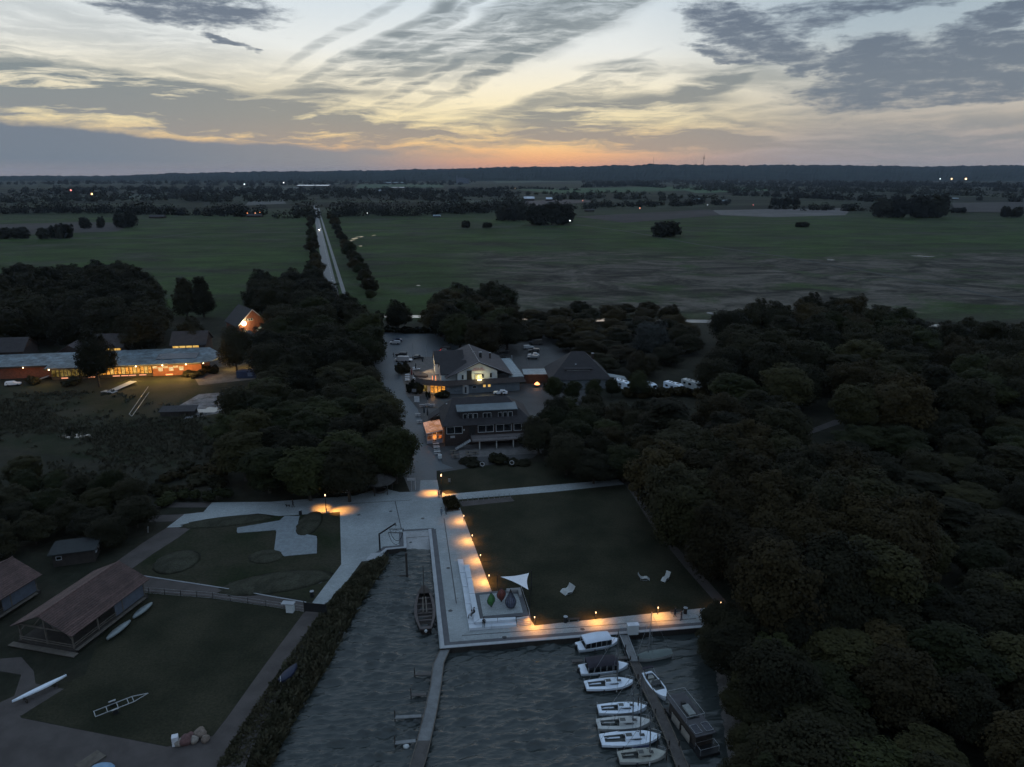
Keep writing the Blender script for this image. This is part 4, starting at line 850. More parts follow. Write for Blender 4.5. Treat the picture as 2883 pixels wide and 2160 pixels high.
# ---- open boat shelters with tiled roofs
M_RIDGET = mat('red_brown_tiles', (0.078, 0.048, 0.044), 0.8, 0.18, 0.6, 0.3, 8.0, fine=.3, fscale=3.2, obj_rand=.22)
def boat_shelter(loc, rz, label, detail=True):
    t = thing('boat_shelter', label, 'boat shelter', loc, rz, 'tiled boat shelters'); hw, hl = 4.9, 7.3; ze, zr = 3.2, 5.5
    # tile courses: overlapping rows as real steps
    for s in (-1, 1):
        rows = 16; run = hw + .35; L = 2 * hl + 1.0
        for i in range(rows):
            x0 = run * (1 - i / rows); x1 = run * (1 - (i + 1.12) / rows); z0 = ze - .16 + (zr - ze + .16) * (i / rows) + .045; z1 = ze - .16 + (zr - ze + .16) * ((i + 1.12) / rows)
            b = MB(); nn = 1
            z0 += .05
            b.add([(s * x0, -L / 2, z0), (s * x0, L / 2, z0), (s * max(x1, 0), L / 2, z1), (s * max(x1, 0), -L / 2, z1), (s * x0, -L / 2, z0 - .11), (s * x0, L / 2, z0 - .11)], [(0, 1, 2, 3), (4, 5, 1, 0)])
            b.build('tile_course', M_RIDGET, t)
    b = MB(); slab(b, [(-hw - .3, -hl - .45, ze - .18), (0, -hl - .45, zr - .06), (0, hl + .45, zr - .06), (-hw - .3, hl + .45, ze - .18)], .06); slab(b, [(hw + .3, hl + .45, ze - .18), (0, hl + .45, zr - .06), (0, -hl - .45, zr - .06), (hw + .3, -hl - .45, ze - .18)], .06); b.build('roof_boards', M_WOODD, t)
    b = MB(); b.tube((0, -hl - .5, zr + .05), (0, hl + .5, zr + .05), .14, .14, 8); b.build('ridge', M_RIDGET, t)
    for x in (-hw + .4, 0, hw - .4):
        for y in (-hl + .3, -hl / 3, hl / 3, hl - .3):
            if x == 0 and abs(y) < 4: continue
            MB().bar((x, y, .5), (x, y, 3.2 if x else 5.2), .18).build('post', M_WOOD, t)
    b = MB(); b.bar((-hw + .4, -hl + .3, 3.1), (hw - .4, -hl + .3, 3.1), .16, .2); b.bar((-hw + .4, hl - .3, 3.1), (hw - .4, hl - .3, 3.1), .16, .2)
    for s in (-1, 1): b.bar((s * (hw - .4), -hl, 3.1), (s * (hw - .4), hl, 3.1), .16, .2); b.bar((s * (hw - 1.5), -hl + .3, 3.1), (s * (hw - .4), -hl + .3, 2.0), .12)
    b.bar((-2, -hl + .3, 3.1), (0, -hl + .3, 5.2), .14); b.bar((2, -hl + .3, 3.1), (0, -hl + .3, 5.2), .14); b.build('frame', M_WOOD, t)
    wallbox(t, -hw, hw, -hl, hl, 0.05, .55, M_WOODD, 'floor')
    wallbox(t, hw - .5, hw - .38, 1.0, hl - .3, .56, 2.95, mat('tarp_wall', (.085, .10, .13), .7), 'side_panel')
    b = MB()
    for z in (.9, 1.25): b.bar((-hw + .3, -hl + .1, z), (hw - .3, -hl + .1, z), .10); b.bar((hw - .3, -hl + .1, z), (hw - .3, 1.0, z), .10)
    b.build('rail', M_WOOD, t)
    b = MB(); b.box((hw + .35, -.5, .62), (.5, 2 * hl - 1, .08)); b.box((0, -hl - .6, .25), (2 * hw + 1.4, .9, .12)); b.build('step', M_WOOD, t)
    return t
boat_shelter((-64.6, 96.4, 0), R(-13.6), 'open timber boat shelter with red brown tiled roof and a white dinghy alongside')
boat_shelter((-82.5, 97.7, 0), R(-13.6), 'second tiled boat shelter, cut off by the left edge of the picture')
for i, (px, py, ln) in enumerate(((-57.9, 93.0, 4.6), (-56.8, 98.0, 4.0))):
    b = MB(); rings = []
    for k in range(9):
        q = k / 8; w = .62 * math.sin(PI * min(1, q * .9 + .05)) ** .8; rings.append([Vector((-w, (q - .5) * ln, .62)), Vector((-w * .75, (q - .5) * ln, .32)), Vector((0, (q - .5) * ln, .22)), Vector((w * .75, (q - .5) * ln, .32)), Vector((w, (q - .5) * ln, .62)), Vector((0, (q - .5) * ln, .68))])
    b.loft(rings); o = b.build('dinghy', mat('pale_hull', (.16, .19, .20), .5), smooth=True); o.location = (px, py, .02); o.rotation_euler = (0, 0, R(-13.6)); tag(o, ['longer covered white dinghy lying beside the boat shelter', 'shorter white dinghy behind the longer one at the boat shelter'][i], 'dinghy')
# ---- flat roofed hut under the trees
t = thing('flat_roof_hut', 'dark wooden hut with flat pale roof under the trees', 'hut', (-76.3, 114.4, 0), R(17)); wallbox(t, -3.2, 3.2, -2, 2, 0, 2.4, M_WOODD); 
b = MB(); slab(b, [(-3.7, -2.6, 2.6), (3.7, -2.6, 2.6), (3.7, 2.5, 2.8), (-3.7, 2.5, 2.8)], .16); b.build('roof', mat('felt_roof', (.018, .022, .025), .9), t)
window(t, (-2.2, -2, 1.6), .9, .7, 'S', mat('dull_white', (.3, .31, .33), .6), mull=0); window(t, (3.2, -.6, 1.6), 1.1, .7, 'E', mat('dull_white', (.3, .31, .33), .6), mull=0); window(t, (3.2, 1.0, 1.6), .6, .7, 'E', mat('dull_white', (.3, .31, .33), .6), mull=0)
# ---- pointed shelter at the plaza edge
c = G(1066, 1391); t = thing('plaza_shelter', 'small round shelter with pointed roof at the edge of the plaza', 'shelter', (c.x, c.y + 1.5, 0))
b = MB(); b.lathe([(3.6, 2.5), (3.5, 2.62), (.2, 4.0), (.05, 4.1)], n=8); b.build('roof', mat('shingle', (.05, .047, .045), .9, .3, 1.2, .5, 8), t)
for i in range(6): a = 2 * PI * i / 6 + .3; MB().tube((2.7 * math.cos(a), 2.7 * math.sin(a), 0), (2.7 * math.cos(a), 2.7 * math.sin(a), 2.55), .09, .09, 6).build('post', M_WOODD, t)
b = MB(); b.lathe([(1.5, .0), (1.5, .45), (1.3, .47), (1.3, .1)], n=8); b.build('seat', M_WOODD, t)
b = MB(); b.box((.4, .9, 1.4), (1.9, .08, 1.1)); b.build('information_panel', mat('faded_print', (.14, .14, .13), .6), t)
# ---- wooden shed by the pond
c = G(500, 1172); t = thing('pond_shed', 'low dark wooden shed beside the bright pond', 'shed', (c.x, c.y, 0), R(6)); wallbox(t, -4.5, 4.5, 0, 3, 0, 1.5, M_WOODD); b = MB(); slab(b, [(-4.9, -.5, 1.5), (4.9, -.5, 1.5), (4.9, 3.4, 2.1), (-4.9, 3.4, 2.1)], .15); b.build('roof', M_TILE, t)
# ---- far farms and works
def barn(u, v, w, h, rz, roofm, label, name='barn', d=None):
    c = G(u, v); k = ppm(v); W = w / k; Hh = h / k; D = d or W * .5
    t = thing(name, label, 'barn' if name == 'barn' else 'building', (c.x, c.y, 0), R(rz)); wallbox(t, -W / 2, W / 2, 0, D, 0, Hh * .55, M_BRICK); gable_roof(t, -W / 2, W / 2, 0, D, Hh * .55, Hh, 'x', roofm, .5, 'roof', M_BRICK); return t
M_SHINY = mat('wet_metal_roof', (.45, .47, .5), .22, .08, .1, metal=.75)
for (u, v, w, h, rz, m_, l) in [(1490, 566, 30, 12, 10, M_SHINY, 'farm building with bright metal roof above the oaks'), (1546, 566, 18, 10, 8, M_SHINY, 'smaller shed with bright metal roof right of the farm'), (1065, 543, 16, 8, 5, M_SHINY, 'white roofed shed on the left of the far belt'), (880, 527, 90, 6, 1, M_SHINY, 'row of far glasshouses shining white'), (1082, 518, 36, 5, 0, M_METAL, 'long pale barn in the far fields'), (1120, 518, 30, 5, 0, M_METAL, 'second long pale barn beside it'), (1122, 530, 45, 3, 4, M_SHINY, 'bright strip of sheeting in the far field'),
        (440, 615, 40, 9, 2, M_TILE, 'greenhouse like shed behind the left meadow'), (715, 612, 40, 9, 0, M_TILE, 'farm with red lit windows left of the road end'), (1845, 508, 30, 4, 0, M_METAL, 'far hall with pale roof below the hills'), (1960, 568, 22, 9, 4, M_METAL, 'grey barn behind the right meadow'), (2040, 570, 14, 7, -4, M_METAL, 'small grey shed right of the grey barn'), (2690, 563, 18, 6, 0, M_METAL, 'pale shed at the edge of the dark wood'), (1230, 612, 20, 7, 3, M_METAL, 'pale shed half hidden in the tree belt'), (1660, 596, 26, 7, 3, M_TILE, 'low farmhouse beside the far track')]:
    barn(u, v, w, h, rz, m_, l)
c = G(1300, 517); t = thing('grain_mill', 'tall grey mill block standing out before the hills', 'mill', (c.x, c.y, 0)); wallbox(t, -30, 25, 0, 30, 0, 40, mat('mill_concrete', (.10, .12, .16), .9)); wallbox(t, -38, -31, 0, 20, 0, 56, mat('mill_concrete', (.10, .12, .16), .9), 'tower'); 
b = MB(); [b.tube((28 + i * 9, 8, 0), (28 + i * 9, 8, 34), 4.4, 4.4, 12) for i in range(3)]; b.build('silo', mat('mill_concrete', (.10, .12, .16), .9), t)
for (u, hh, l, pl) in ((1840, 85, 'thin lattice mast on the wooded ridge', False), (1981, 135, 'radio tower with platforms on the wooded ridge', True)):
    a, e = AE(u, 460); D_ = 9700.; z0 = H + math.tan(R(e)) * D_ - 6
    t = thing('radio_tower' if pl else 'lattice_mast', l, 'tower', (D_ * math.tan(R(a)), D_, z0)); MB().tube((0, 0, 0), (0, 0, hh), 3.2 if pl else 2.2, 1.2, 8).build('shaft', M_BLACK, t)
    if pl:
        for z, r in ((hh * .48, 15), (hh * .62, 9)): MB().lathe([(3, -3), (r, 0), (r, 3.2), (3, 4)], (0, 0, z), 12).build('platform', M_BLACK, t)
# far lights
def far_lamp(u, v, size, col, strength, label, h=8.0, lit=False):
    if size >= 1.5: h = 34.0 if size > 2 else 22.0
    else: size *= .6; strength *= .55
    c = G(u, v); t = thing('field_lamp', label, 'lamp', (c.x, c.y - 3, 0)); MB().tube((0, 0, 0), (0, 0, h), .15, .1, 6).build('pole', M_BLACK, t); MB().ball((0, -.2, h), size, 8, 6).build('lamp_head', glow('far_%s_%g' % ('%02x%02x' % (int(col[1] * 255), int(col[2] * 255)), strength), col, strength), t)
for (u, v, s, col, st, l) in [(2676, 516, 5.0, (1, .66, .34), 3.2, 'left one of the two glaring floodlights on the right horizon'), (2716, 516, 6.0, (1, .68, .36), 3.4, 'right one of the two glaring floodlights on the right horizon'), (2644, 516, 2.2, (.8, .9, 1), 8, 'small white lamp left of the floodlights'), (265, 572, 1.5, (1, .5, .15), 10, 'orange lamp far left behind the hedgerow'), (205, 556, 2.0, (1, .25, .2), 3, 'row of reddish lights far left'), (690, 531, 1.6, (.9, .95, 1), 8, 'white lamp left of the far glasshouses'), (800, 524, 1.8, (.9, .95, 1), 8, 'white lamp beside the far glasshouses'), (1604, 636, .7, (1, .98, .9), 26, 'headlight like lamp at the end of the farm track'),
        (1640, 572, 1.2, (1, .25, .15), 8, 'red light beside the far farms'), (1800, 596, 1.2, (1, .35, .2), 8, 'reddish lamp on the far road right'), (2118, 586, 1.0, (1, .2, .2), 8, 'single red light at the pale field'), (1990, 586, .9, (.9, .95, 1), 6, 'white lamp left of the single red light'), (1036, 612, .7, (1, 1, 1), 8, 'white lamp in the belt beside the road end'), (1348, 590, .6, (1, 1, 1), 6, 'dim lamp in the tree belt'), (700, 612, .9, (1, .3, .12), 7, 'red lamp at the farm left of the road'), (722, 612, .9, (1, .4, .2), 7, 'orange lamp at the farm left of the road'), (735, 610, .7, (1, .3, .1), 7, 'small red lamp right of the orange farm lamp'), (1450, 534, 1.2, (1, .7, .4), 5, 'lamp in the middle fields')]:
    far_lamp(u, v + 3, s, col, st, l)
for (u, v, l, col) in [(197, 893, 'left white lamp under the trees behind the hostel', (1, .95, .85)), (282, 895, 'right white lamp under the trees behind the hostel', (1, .95, .85)), (190, 936, 'starry lamp nearest the hostel roofs', (1, .9, .7)), (404, 880, 'upper white lamp beside the red one', (.9, .95, 1)), (399, 896, 'lower white lamp beside the red one', (1, 1, 1)), (416, 891, 'red lamp behind the hostel', (1, .12, .22))]:
    c = G(u, v, 5.0); t = thing('street_lamp', l, 'lamp', (c.x, c.y, 0)); MB().tube((0, 0, 0), (0, 0, 5), .09, .06, 6).build('pole', M_BLACK, t); MB().ball((0, -.1, 5.0), .26, 8, 6).build('lamp_head', glow('street_%d' % int(col[1] * 100), col, 7.0), t)
# ================================================================ PLAZA FURNITURE
def Z6(x, y): return (1020 + x / 3.315, 1350 + y / 3.315)
def Z5(x, y): return (1020 + x / 2.91, 880 + y / 2.91)
def poly6(l, z): return [G(*Z6(x, y), z) for x, y in l]
def seating():
    t = thing('seating_steps', 'L shaped pale concrete seating steps around the sculpture platform', 'seating')
    lo = [((890, 745), (940, 745), (962, 868), (912, 868)), ((912, 872), (962, 872), (985, 1000), (938, 1000)), ((938, 1004), (988, 1004), (1015, 1160), (962, 1160)), ((962, 1164), (1012, 1164), (1048, 1345), (992, 1345)), ((993, 1350), (1200, 1340), (1204, 1372), (1000, 1390)), ((1204, 1340), (1436, 1320), (1440, 1356), (1208, 1371))]
    up = [((950, 795), (998, 792), (1022, 915), (975, 915)), ((976, 919), (1023, 919), (1050, 1062), (1000, 1062)), ((1001, 1066), (1051, 1066), (1078, 1200), (1026, 1200)), ((1027, 1204), (1079, 1204), (1098, 1296), (1046, 1333)), ((1052, 1334), (1100, 1300), (1260, 1292), (1262, 1318)), ((1264, 1292), (1430, 1283), (1432, 1304), (1266, 1317))]
    for l, z in ((lo, .45), (up, .9)):
        for q in l:
            P = poly6(q, z); MB().prism([(p.x, p.y) for p in P], 0.02, z).build('bench_block', mat('seat_concrete', (.46, .51, .57), .75, .08, .8), t)
    for i in range(5):
        a = i / 5; q = [(1437 + 8 * a, 1290 + 75 * a), (1556 + 12 * a, 1272 + 80 * a), (1558 + 12 * (a + .2), 1272 + 80 * (a + .2)), (1439 + 8 * (a + .2), 1290 + 75 * (a + .2))]
        P = poly6(q, .85 - .17 * i); MB().prism([(p.x, p.y) for p in P], 0.0, .85 - .17 * i + .001 * i).build('step', M_COPE, t)
    P = poly6([(1052, 1062), (1222, 1043), (1452, 1024), (1482, 1030), (1555, 1268), (1100, 1298)], .85); MB().prism([(p.x, p.y) for p in P], 0.0, .84).build('platform', M_BAND, t)
    P = poly6([(1092, 1078), (1300, 1056), (1452, 1068), (1500, 1243), (1128, 1275)], .85); MB().prism([(p.x, p.y) for p in P], .80, .852).build('platform_paving', M_PAVE, t)
    b = MB(); e = [G(*Z6(1482, 1040), .85), G(*Z6(1556, 1268), .85), G(*Z6(1570, 1365), .1)]
    for p, q in zip(e, e[1:]): b.bar(p + Vector((0, 0, .9)), q + Vector((0, 0, .9)), .05)
    for p in e: b.bar(p, p + Vector((0, 0, .9)), .05)
    b.build('handrail', M_STEEL, t)
    P = poly6([(1345, 1018), (1475, 1008), (1490, 1070), (1465, 1075), (1455, 1030), (1350, 1040)], 1.3); MB().prism([(p.x, p.y) for p in P], 0, 1.3).build('low_wall', M_CONC, t)
seating()
def sculpture(px, prof, n, col, label, z=.85, tw=0.0, ribs=0):
    c = G(*Z6(*px), z); t = thing('sculpture', label, 'sculpture', (c.x, c.y, z), tw)
    b = MB(); b.lathe(prof, n=n); b.build('body', mat('sculpt_%d%d' % (int(px[0]), n), col, .5, .15, 2.0), t)
    for i in range(n if not ribs else ribs):
        a = 2 * PI * i / (n if not ribs else ribs); bb = MB()
        for (r0, z0), (r1, z1) in zip(prof, prof[1:]): bb.bar((r0 * 1.01 * math.cos(a), r0 * 1.01 * math.sin(a), z0), (r1 * 1.01 * math.cos(a), r1 * 1.01 * math.sin(a), z1), .05)
        bb.build('rib', M_BLACK, t)
    MB().tube((0, 0, 0), (0, 0, .3), .12, .12, 8).build('foot', M_BLACK, t)
sculpture((1203, 1190), [(.15, .2), (.55, .7), (.68, 1.2), (.5, 1.75), (.2, 2.2), (.03, 2.5)], 4, (.035, .13, .035), 'green leaf shaped sculpture on the platform', tw=.5)
sculpture((1298, 1138), [(.15, .2), (.6, .75), (.72, 1.25), (.55, 1.75), (.25, 2.1), (.03, 2.35)], 6, (.14, .035, .025), 'rust red leaf shaped sculpture behind the green one', tw=.2)
sculpture((1385, 1190), [(.55, .1), (.82, .6), (.85, 1.1), (.6, 1.7), (.3, 2.3), (.1, 2.8), (.03, 3.1)], 10, (.085, .10, .15), 'tall blue grey drop shaped sculpture with many ribs', ribs=14)
def sail():
    t = thing('shade_sail', 'white triangular shade sail stretched between dark posts', 'shade sail')
    A, B, C = G(*Z6(1290, 908), 2.9), G(*Z6(1557, 873), 3.5), G(*Z6(1550, 1030), 2.9); cen = (A + B + C) / 3
    b = MB(); n = 9; idx = {}
    def pt(i, j):
        a, c = i / n, j / n; k = 1 - a - c; p = A * a + B * c + C * k; pull = max(0, a * c, c * k, a * k)
        e = 0
        for x, y, z in ((a, c, k), (c, k, a), (a, k, c)): e += (x * y) * max(0, 1 - z * 6)
        p = p + (cen - p) * e * .75; p.z -= .5 * a * c * k * 9; return p
    for i in range(n + 1):
        for j in range(n + 1 - i): idx[(i, j)] = len(b.v); b.v.append(tuple(pt(i, j)))
    for i in range(n):
        for j in range(n - i):
            b.f.append((idx[(i, j)], idx[(i + 1, j)], idx[(i, j + 1)]))
            if i + j < n - 1: b.f.append((idx[(i + 1, j)], idx[(i + 1, j + 1)], idx[(i, j + 1)]))
    b.build('sail', mat('sail_cloth', (.68, .70, .74), .8, .04), t, smooth=True)
    for p, f in ((A, G(*Z6(1228, 1040))), (B, None), (C, None)):
        base = Vector((p.x, p.y, 0)) + (Vector((p.x - cen.x, p.y - cen.y, 0)).normalized() * .5); bb = MB().tube(base, base + Vector((0, 0, p.z + .3)), .07, .05, 8); bb.bar(base + Vector((0, 0, p.z + .2)), p, .03); bb.build('post', M_BLACK, t)
sail()
# ---- lamps
def bollard(u, v, label, aim, z=0.0, power=26):
    power *= 19 * (.75 + .5 * ((u * 7 + v) % 10) / 10)
    c = G(u, v, z); t = thing('bollard_lamp', label, 'bollard lamp', (c.x, c.y, z), 0, 'bollard lamps along the promenade')
    MB().tube((0, 0, 0), (0, 0, 1.05), .06, .06, 8).build('post', M_BLACK, t)
    MB().lathe([(.045, 1.05), (.075, 1.34), (.075, 1.36)], n=8).build('lamp_head', glow('bollard_glow', (1.0, .62, .30), 5.0), t); MB().lathe([(.09, 1.36), (.02, 1.42)], n=8).build('cap', M_BLACK, t)
    lamp(t, (aim[0] * .6, aim[1] * .6, 1.42), power * 1.5, AMBER, .10, 158, .5)
for i, (u, v, l, a, pw) in enumerate([(1306, 1468, 'bollard lamp at the lawn edge nearest the hedge box', (-1, 0), 26), (1330, 1524, 'second bollard lamp along the left lawn edge', (-1, 0), 26), (1353, 1580, 'third bollard lamp along the left lawn edge', (-1, 0), 26), (1377, 1638, 'bollard lamp at the lawn edge beside the sculpture platform', (-1, 0), 26),
        (1505, 1757, 'bollard lamp beside the platform stairs', (0, -1), 26), (1677, 1744, 'bollard lamp in the middle of the water promenade', (0, -1), 26), (1852, 1730, 'bollard lamp near the standing people on the promenade', (0, -1), 26), (2028, 1716, 'bollard lamp half hidden by the bush at the promenade end', (-1, -1), 8), (1243, 1350, 'bollard lamp on the grass beside the street', (1, 0), 2)]): bollard(u, v, l, a, power=pw)
def pole_lamp(u, v, label, power, offs):
    c = G(u, v); t = thing('pole_lamp', label, 'lamp post', (c.x, c.y, 0)); MB().tube((0, 0, 0), (0, 0, 3.6), .09, .07, 8).build('pole', M_BLACK, t); MB().tube((0, 0, 3.6), (0, 0, 4.0), .10, .10, 8).build('lamp_head', glow('pole_glow', (1.0, .55, .30), 5.0), t); MB().lathe([(.14, 4.0), (.03, 4.1)], n=8).build('cap', M_BLACK, t)
    for o in offs:
        d = Vector((o[0], o[1], -3.5)); lamp(t, (o[0] * .08, o[1] * .08, 3.55), power * 10, AMBER, .12, 62, 1.0, d.to_track_quat('-Z', 'Y').to_euler())
pole_lamp(919, 1443, 'tall slim lamp post beside the grass mound on the plaza', 520, ((-1.0, 1.3), (2.2, .5)))
pole_lamp(1243, 1385, 'tall slim lamp post where the street meets the plaza', 520, ((-1.8, -.6), (1.0, -.8)))
# ---- crane over the dock
def crane():
    c = G(1070, 1549); t = thing('boat_crane', 'dark slewing boat crane with sling frame beside the slipway', 'crane', (c.x, c.y, 0))
    MB().tube((0, 0, 0), (0, 0, 3.3), .16, .14, 10).build('mast', M_BLACK, t); MB().bar((0, 0, 3.2), (2.9, .8, 4.9), .16, .24).build('jib', M_BLACK, t)
    b = MB(); b.box((2.9, .8, 4.6), (.3, .2, .35)); b.tube((2.9, .8, 4.5), (2.9, .8, 3.6), .02, .02, 6); b.build('hook', M_STEEL, t)
    b = MB()
    for y in (.1, 1.5): b.bar((1.6, y, 3.4), (4.2, y, 3.4), .10)
    b.bar((2.9, .1, 3.4), (2.9, 1.5, 3.4), .08); [b.bar((2.9, .8, 3.7), (x, y, 3.4), .03) for x in (1.7, 4.1) for y in (.1, 1.5)]; b.build('spreader_frame', M_BLACK, t)
    for y in (.1, 1.5):
        b = MB(); pts = [(1.65 + 2.5 * k / 10, y, 3.35 - 2.3 * (1 - ((k - 5) / 5) ** 2) ** .8) for k in range(11)]
        for p, q in zip(pts, pts[1:]): b.bar(p, q, .06)
        b.build('sling', M_BLACK, t)
crane()
c = G(1146, 1622, WZ); t = thing('mooring_pile', 'tall dark mooring pile standing in the water at the slipway mouth', 'pile', (c.x, c.y, WZ)); MB().tube((0, 0, -1), (0, 0, 4.4), .2, .18, 10).build('shaft', M_WOODD, t); MB().bar((-1.8, -.1, .1), (0, 0, .15), .1).build('fender', M_WOODD, t)
# ---- bins, hedge box, sign boards
def bin_(u, v, label, z=0):
    c = G(u, v); t = thing('litter_bin', label, 'litter bin', (c.x, c.y, 0), 0, 'litter bins'); MB().tube((0, 0, 0), (0, 0, .95), .30, .30, 12).build('body', M_BLACK, t); MB().lathe([(.33, .95), (.33, 1.0), (.14, 1.02), (.12, .97)], n=12).build('lid', M_COPE, t)
for u, v, l in ((846, 1449, 'black bin with pale lid beside the timber deck'), (1277, 1408, 'black bin with pale lid at the corner of the hedge box'), (1592, 1752, 'black bin with pale lid on the water promenade'), (1929, 1727, 'black bin with pale lid behind the standing people'), (879, 1680, 'black bin with pale lid near the gate')): bin_(u, v, l)
t = thing('hedge_box', 'square dark hedge in a low pale kerb at the corner of the lawn', 'hedge')
P = GL([(1246, 1413), (1282, 1408), (1295, 1437), (1258, 1442)]); b = MB(); b.prism([(p.x, p.y) for p in P], 0, .14); b.build('kerb', M_SOIL, t)
rng = np.random.default_rng(2); n = 5200; uu = rng.random((n, 2)); Pa = np.array([tuple(p) for p in P]); Cn = ((Pa[0] * (1 - uu[:, :1]) + Pa[1] * uu[:, :1]) * (1 - uu[:, 1:]) + (Pa[3] * (1 - uu[:, :1]) + Pa[2] * uu[:, :1]) * uu[:, 1:]); Cn[:, 2] = rng.random(n) ** .4 * .95 + .15
HEDGE = (t, Cn)
def board(u, v, w, h, zc, label, m=None, rz=0, legs=True, name='sign_board'):
    c = G(u, v); t = thing(name, label, 'sign', (c.x, c.y, 0), R(rz)); MB().box((0, 0, zc), (w, .08, h)).build('panel', m or M_FRAME, t)
    if legs: b = MB(); b.bar((-w * .4, .06, 0), (-w * .4, .06, zc), .07); b.bar((w * .4, .06, 0), (w * .4, .06, zc), .07); b.build('post', M_BLACK, t)
    return t
o = board(970, 1396, 1.7, .8, 1.1, 'white information panel beside the plaza path', mat('info_panel', (.42, .44, .45), .5)); b = MB(); [b.box((-.55 + i * .45, -.05, 1.1), (.36, .02, .5)) for i in range(3)]; b.build('print', mat('info_print', (.24, .27, .28), .6), o)
t = thing('finger_post', 'white two board finger post at the corner of the street', 'signpost', tuple(G(1159, 1382))); MB().tube((0, 0, 0), (0, 0, 3.0), .05, .05, 6).build('post', M_STEEL, t); [MB().box((-.1, 0, z), (1.6, .05, .22)).build('arm', M_FRAME, t) for z in (2.5, 2.85)]
t = thing('white_post', 'plain white post at the street corner', 'post', tuple(G(1170, 1380))); MB().tube((0, 0, 0), (0, 0, 2.9), .07, .06, 6).build('shaft', M_FRAME, t)
board(1174, 1138, 1.5, 1.7, 1.5, 'blank white sign board beside the beer garden', mat('white_board', (.55, .57, .6), .5))
board(1265, 1362, .5, .8, .8, 'small grey notice post on the lawn strip', M_STEEL)
b = board(1166, 1112, 1.3, 1.0, 1.4, 'small framed menu board at the terrace hedge', M_GREYR)
t = thing('dog_waste_post', 'thin pale marker post beside the left path', 'post', tuple(G(417, 1500))); MB().bar((0, 0, 0), (.15, 0, 1.3), .08).build('shaft', M_FRAME, t)
# ---- bicycle stands
for i in range(10):
    c = G(1302 + i * 14.8, 1411 - i * 1.35); b = MB(); b.tube((0, -.4, 0), (0, -.4, .8), .03, .03, 6); b.tube((0, .4, 0), (0, .4, .8), .03, .03, 6); b.tube((0, -.42, .8), (0, .42, .8), .03, .03, 6)
    o = b.build('bicycle_stand', M_STEEL); o.location = c; o.rotation_euler = (0, 0, R(8)); tag(o, '%s bicycle stand from the hedge box' % ('first second third fourth fifth sixth seventh eighth ninth tenth'.split()[i]), 'bicycle stand', 'row of bicycle stands')
sheet('path', GL([(1294, 1412), (1437, 1399), (1449, 1411), (1302, 1426)]), .012, M_GRAVEL, 'gravel strip under the bicycle stands', 'path')
# ---- curved lounge chairs on the lawn
def lounger(u, v, w, rz, label):
    c = G(u, v); t = thing('lounge_chair', label, 'lounge chair', (c.x, c.y, 0), R(rz), 'curved lounge chairs on the lawn')
    prof = [(-1.0, 1.15), (-.75, .72), (-.5, .42), (-.2, .34), (.2, .48), (.5, .52), (.8, .30), (1.0, .12)]
    for i in range(len(prof) - 1):
        for k in range(2):
            a = Vector((prof[i][0], 0, prof[i][1])); d = Vector((prof[i + 1][0], 0, prof[i + 1][1])); p = a.lerp(d, k / 2 + .03); q = a.lerp(d, k / 2 + .47)
            b = MB(); b.add([p + Vector((0, -w / 2, 0)), p + Vector((0, w / 2, 0)), q + Vector((0, w / 2, 0)), q + Vector((0, -w / 2, 0))] + [x + Vector((0, s * w / 2, -.04)) for x, s in ((p, -1), (p, 1), (q, 1), (q, -1))], [(0, 1, 2, 3), (7, 6, 5, 4), (0, 4, 5, 1), (1, 5, 6, 2), (2, 6, 7, 3), (3, 7, 4, 0)]); b.build('slat', mat('pale_slat', (.36, .38, .38), .7), t)
    for s in (-1, 1): b = MB(); b.bar((-.4, s * w * .4, .38), (-.55, s * w * .4, 0), .06); b.bar((.5, s * w * .4, .5), (.6, s * w * .4, 0), .06); b.bar((-.55, s * w * .4, .04), (.6, s * w * .4, .04), .06); b.build('leg', M_STEEL, t)
lounger(1598, 1668, 1.5, 215, 'wide curved lounge chair nearest the shade sail'); lounger(1812, 1632, .8, -12, 'curved lounge chair seen from the side'); lounger(1874, 1632, .8, 232, 'curved lounge chair with its back to the wood')
c = G(1781, 1784); t = thing('supply_cabinet', 'white electric supply cabinet at the head of the gangway', 'cabinet', (c.x, c.y, 0), R(5)); MB().box((0, 0, .75), (1.55, .7, 1.5)).build('body', M_WHITE, t); MB().box((0, 0, 1.55), (1.7, .85, .12)).build('lid', mat('cabinet_lid', (.5, .54, .6), .5), t)
t = thing('promenade_bench', 'low dark bench beside the promenade bin', 'bench', tuple(G(1615, 1750)), R(5)); MB().box((0, 0, .45), (1.8, .5, .08)).build('seat', M_WOODD, t); [MB().box((x, 0, .22), (.1, .4, .42)).build('leg', M_CONC, t) for x in (-.7, .7)]
t = thing('promenade_bench', 'low dark bench behind the standing people', 'bench', tuple(G(1903, 1727)), R(5)); MB().box((0, 0, .45), (1.8, .5, .08)).build('seat', M_WOODD, t); [MB().box((x, 0, .22), (.1, .4, .42)).build('leg', M_CONC, t) for x in (-.7, .7)]
for k, (u, v) in enumerate(((1358, 1318), (1441, 1314))):
    t = thing('life_ring_post', ['life ring on a post in the middle of the lawn strip', 'life ring on a post right of the other one'][k], 'life ring', tuple(G(u, v)), R(-10)); MB().tube((0, .06, 0), (0, .06, 1.2), .05, .05, 6).build('post', M_WOODD, t)
    b = MB(); n = 14; [b.tube((.48 * math.cos(2 * PI * i / n), -.02, 1.0 + .48 * math.sin(2 * PI * i / n)), (.48 * math.cos(2 * PI * (i + 1) / n), -.02, 1.0 + .48 * math.sin(2 * PI * (i + 1) / n)), .09, .09, 6) for i in range(n)]; b.build('ring', M_FRAME, t)
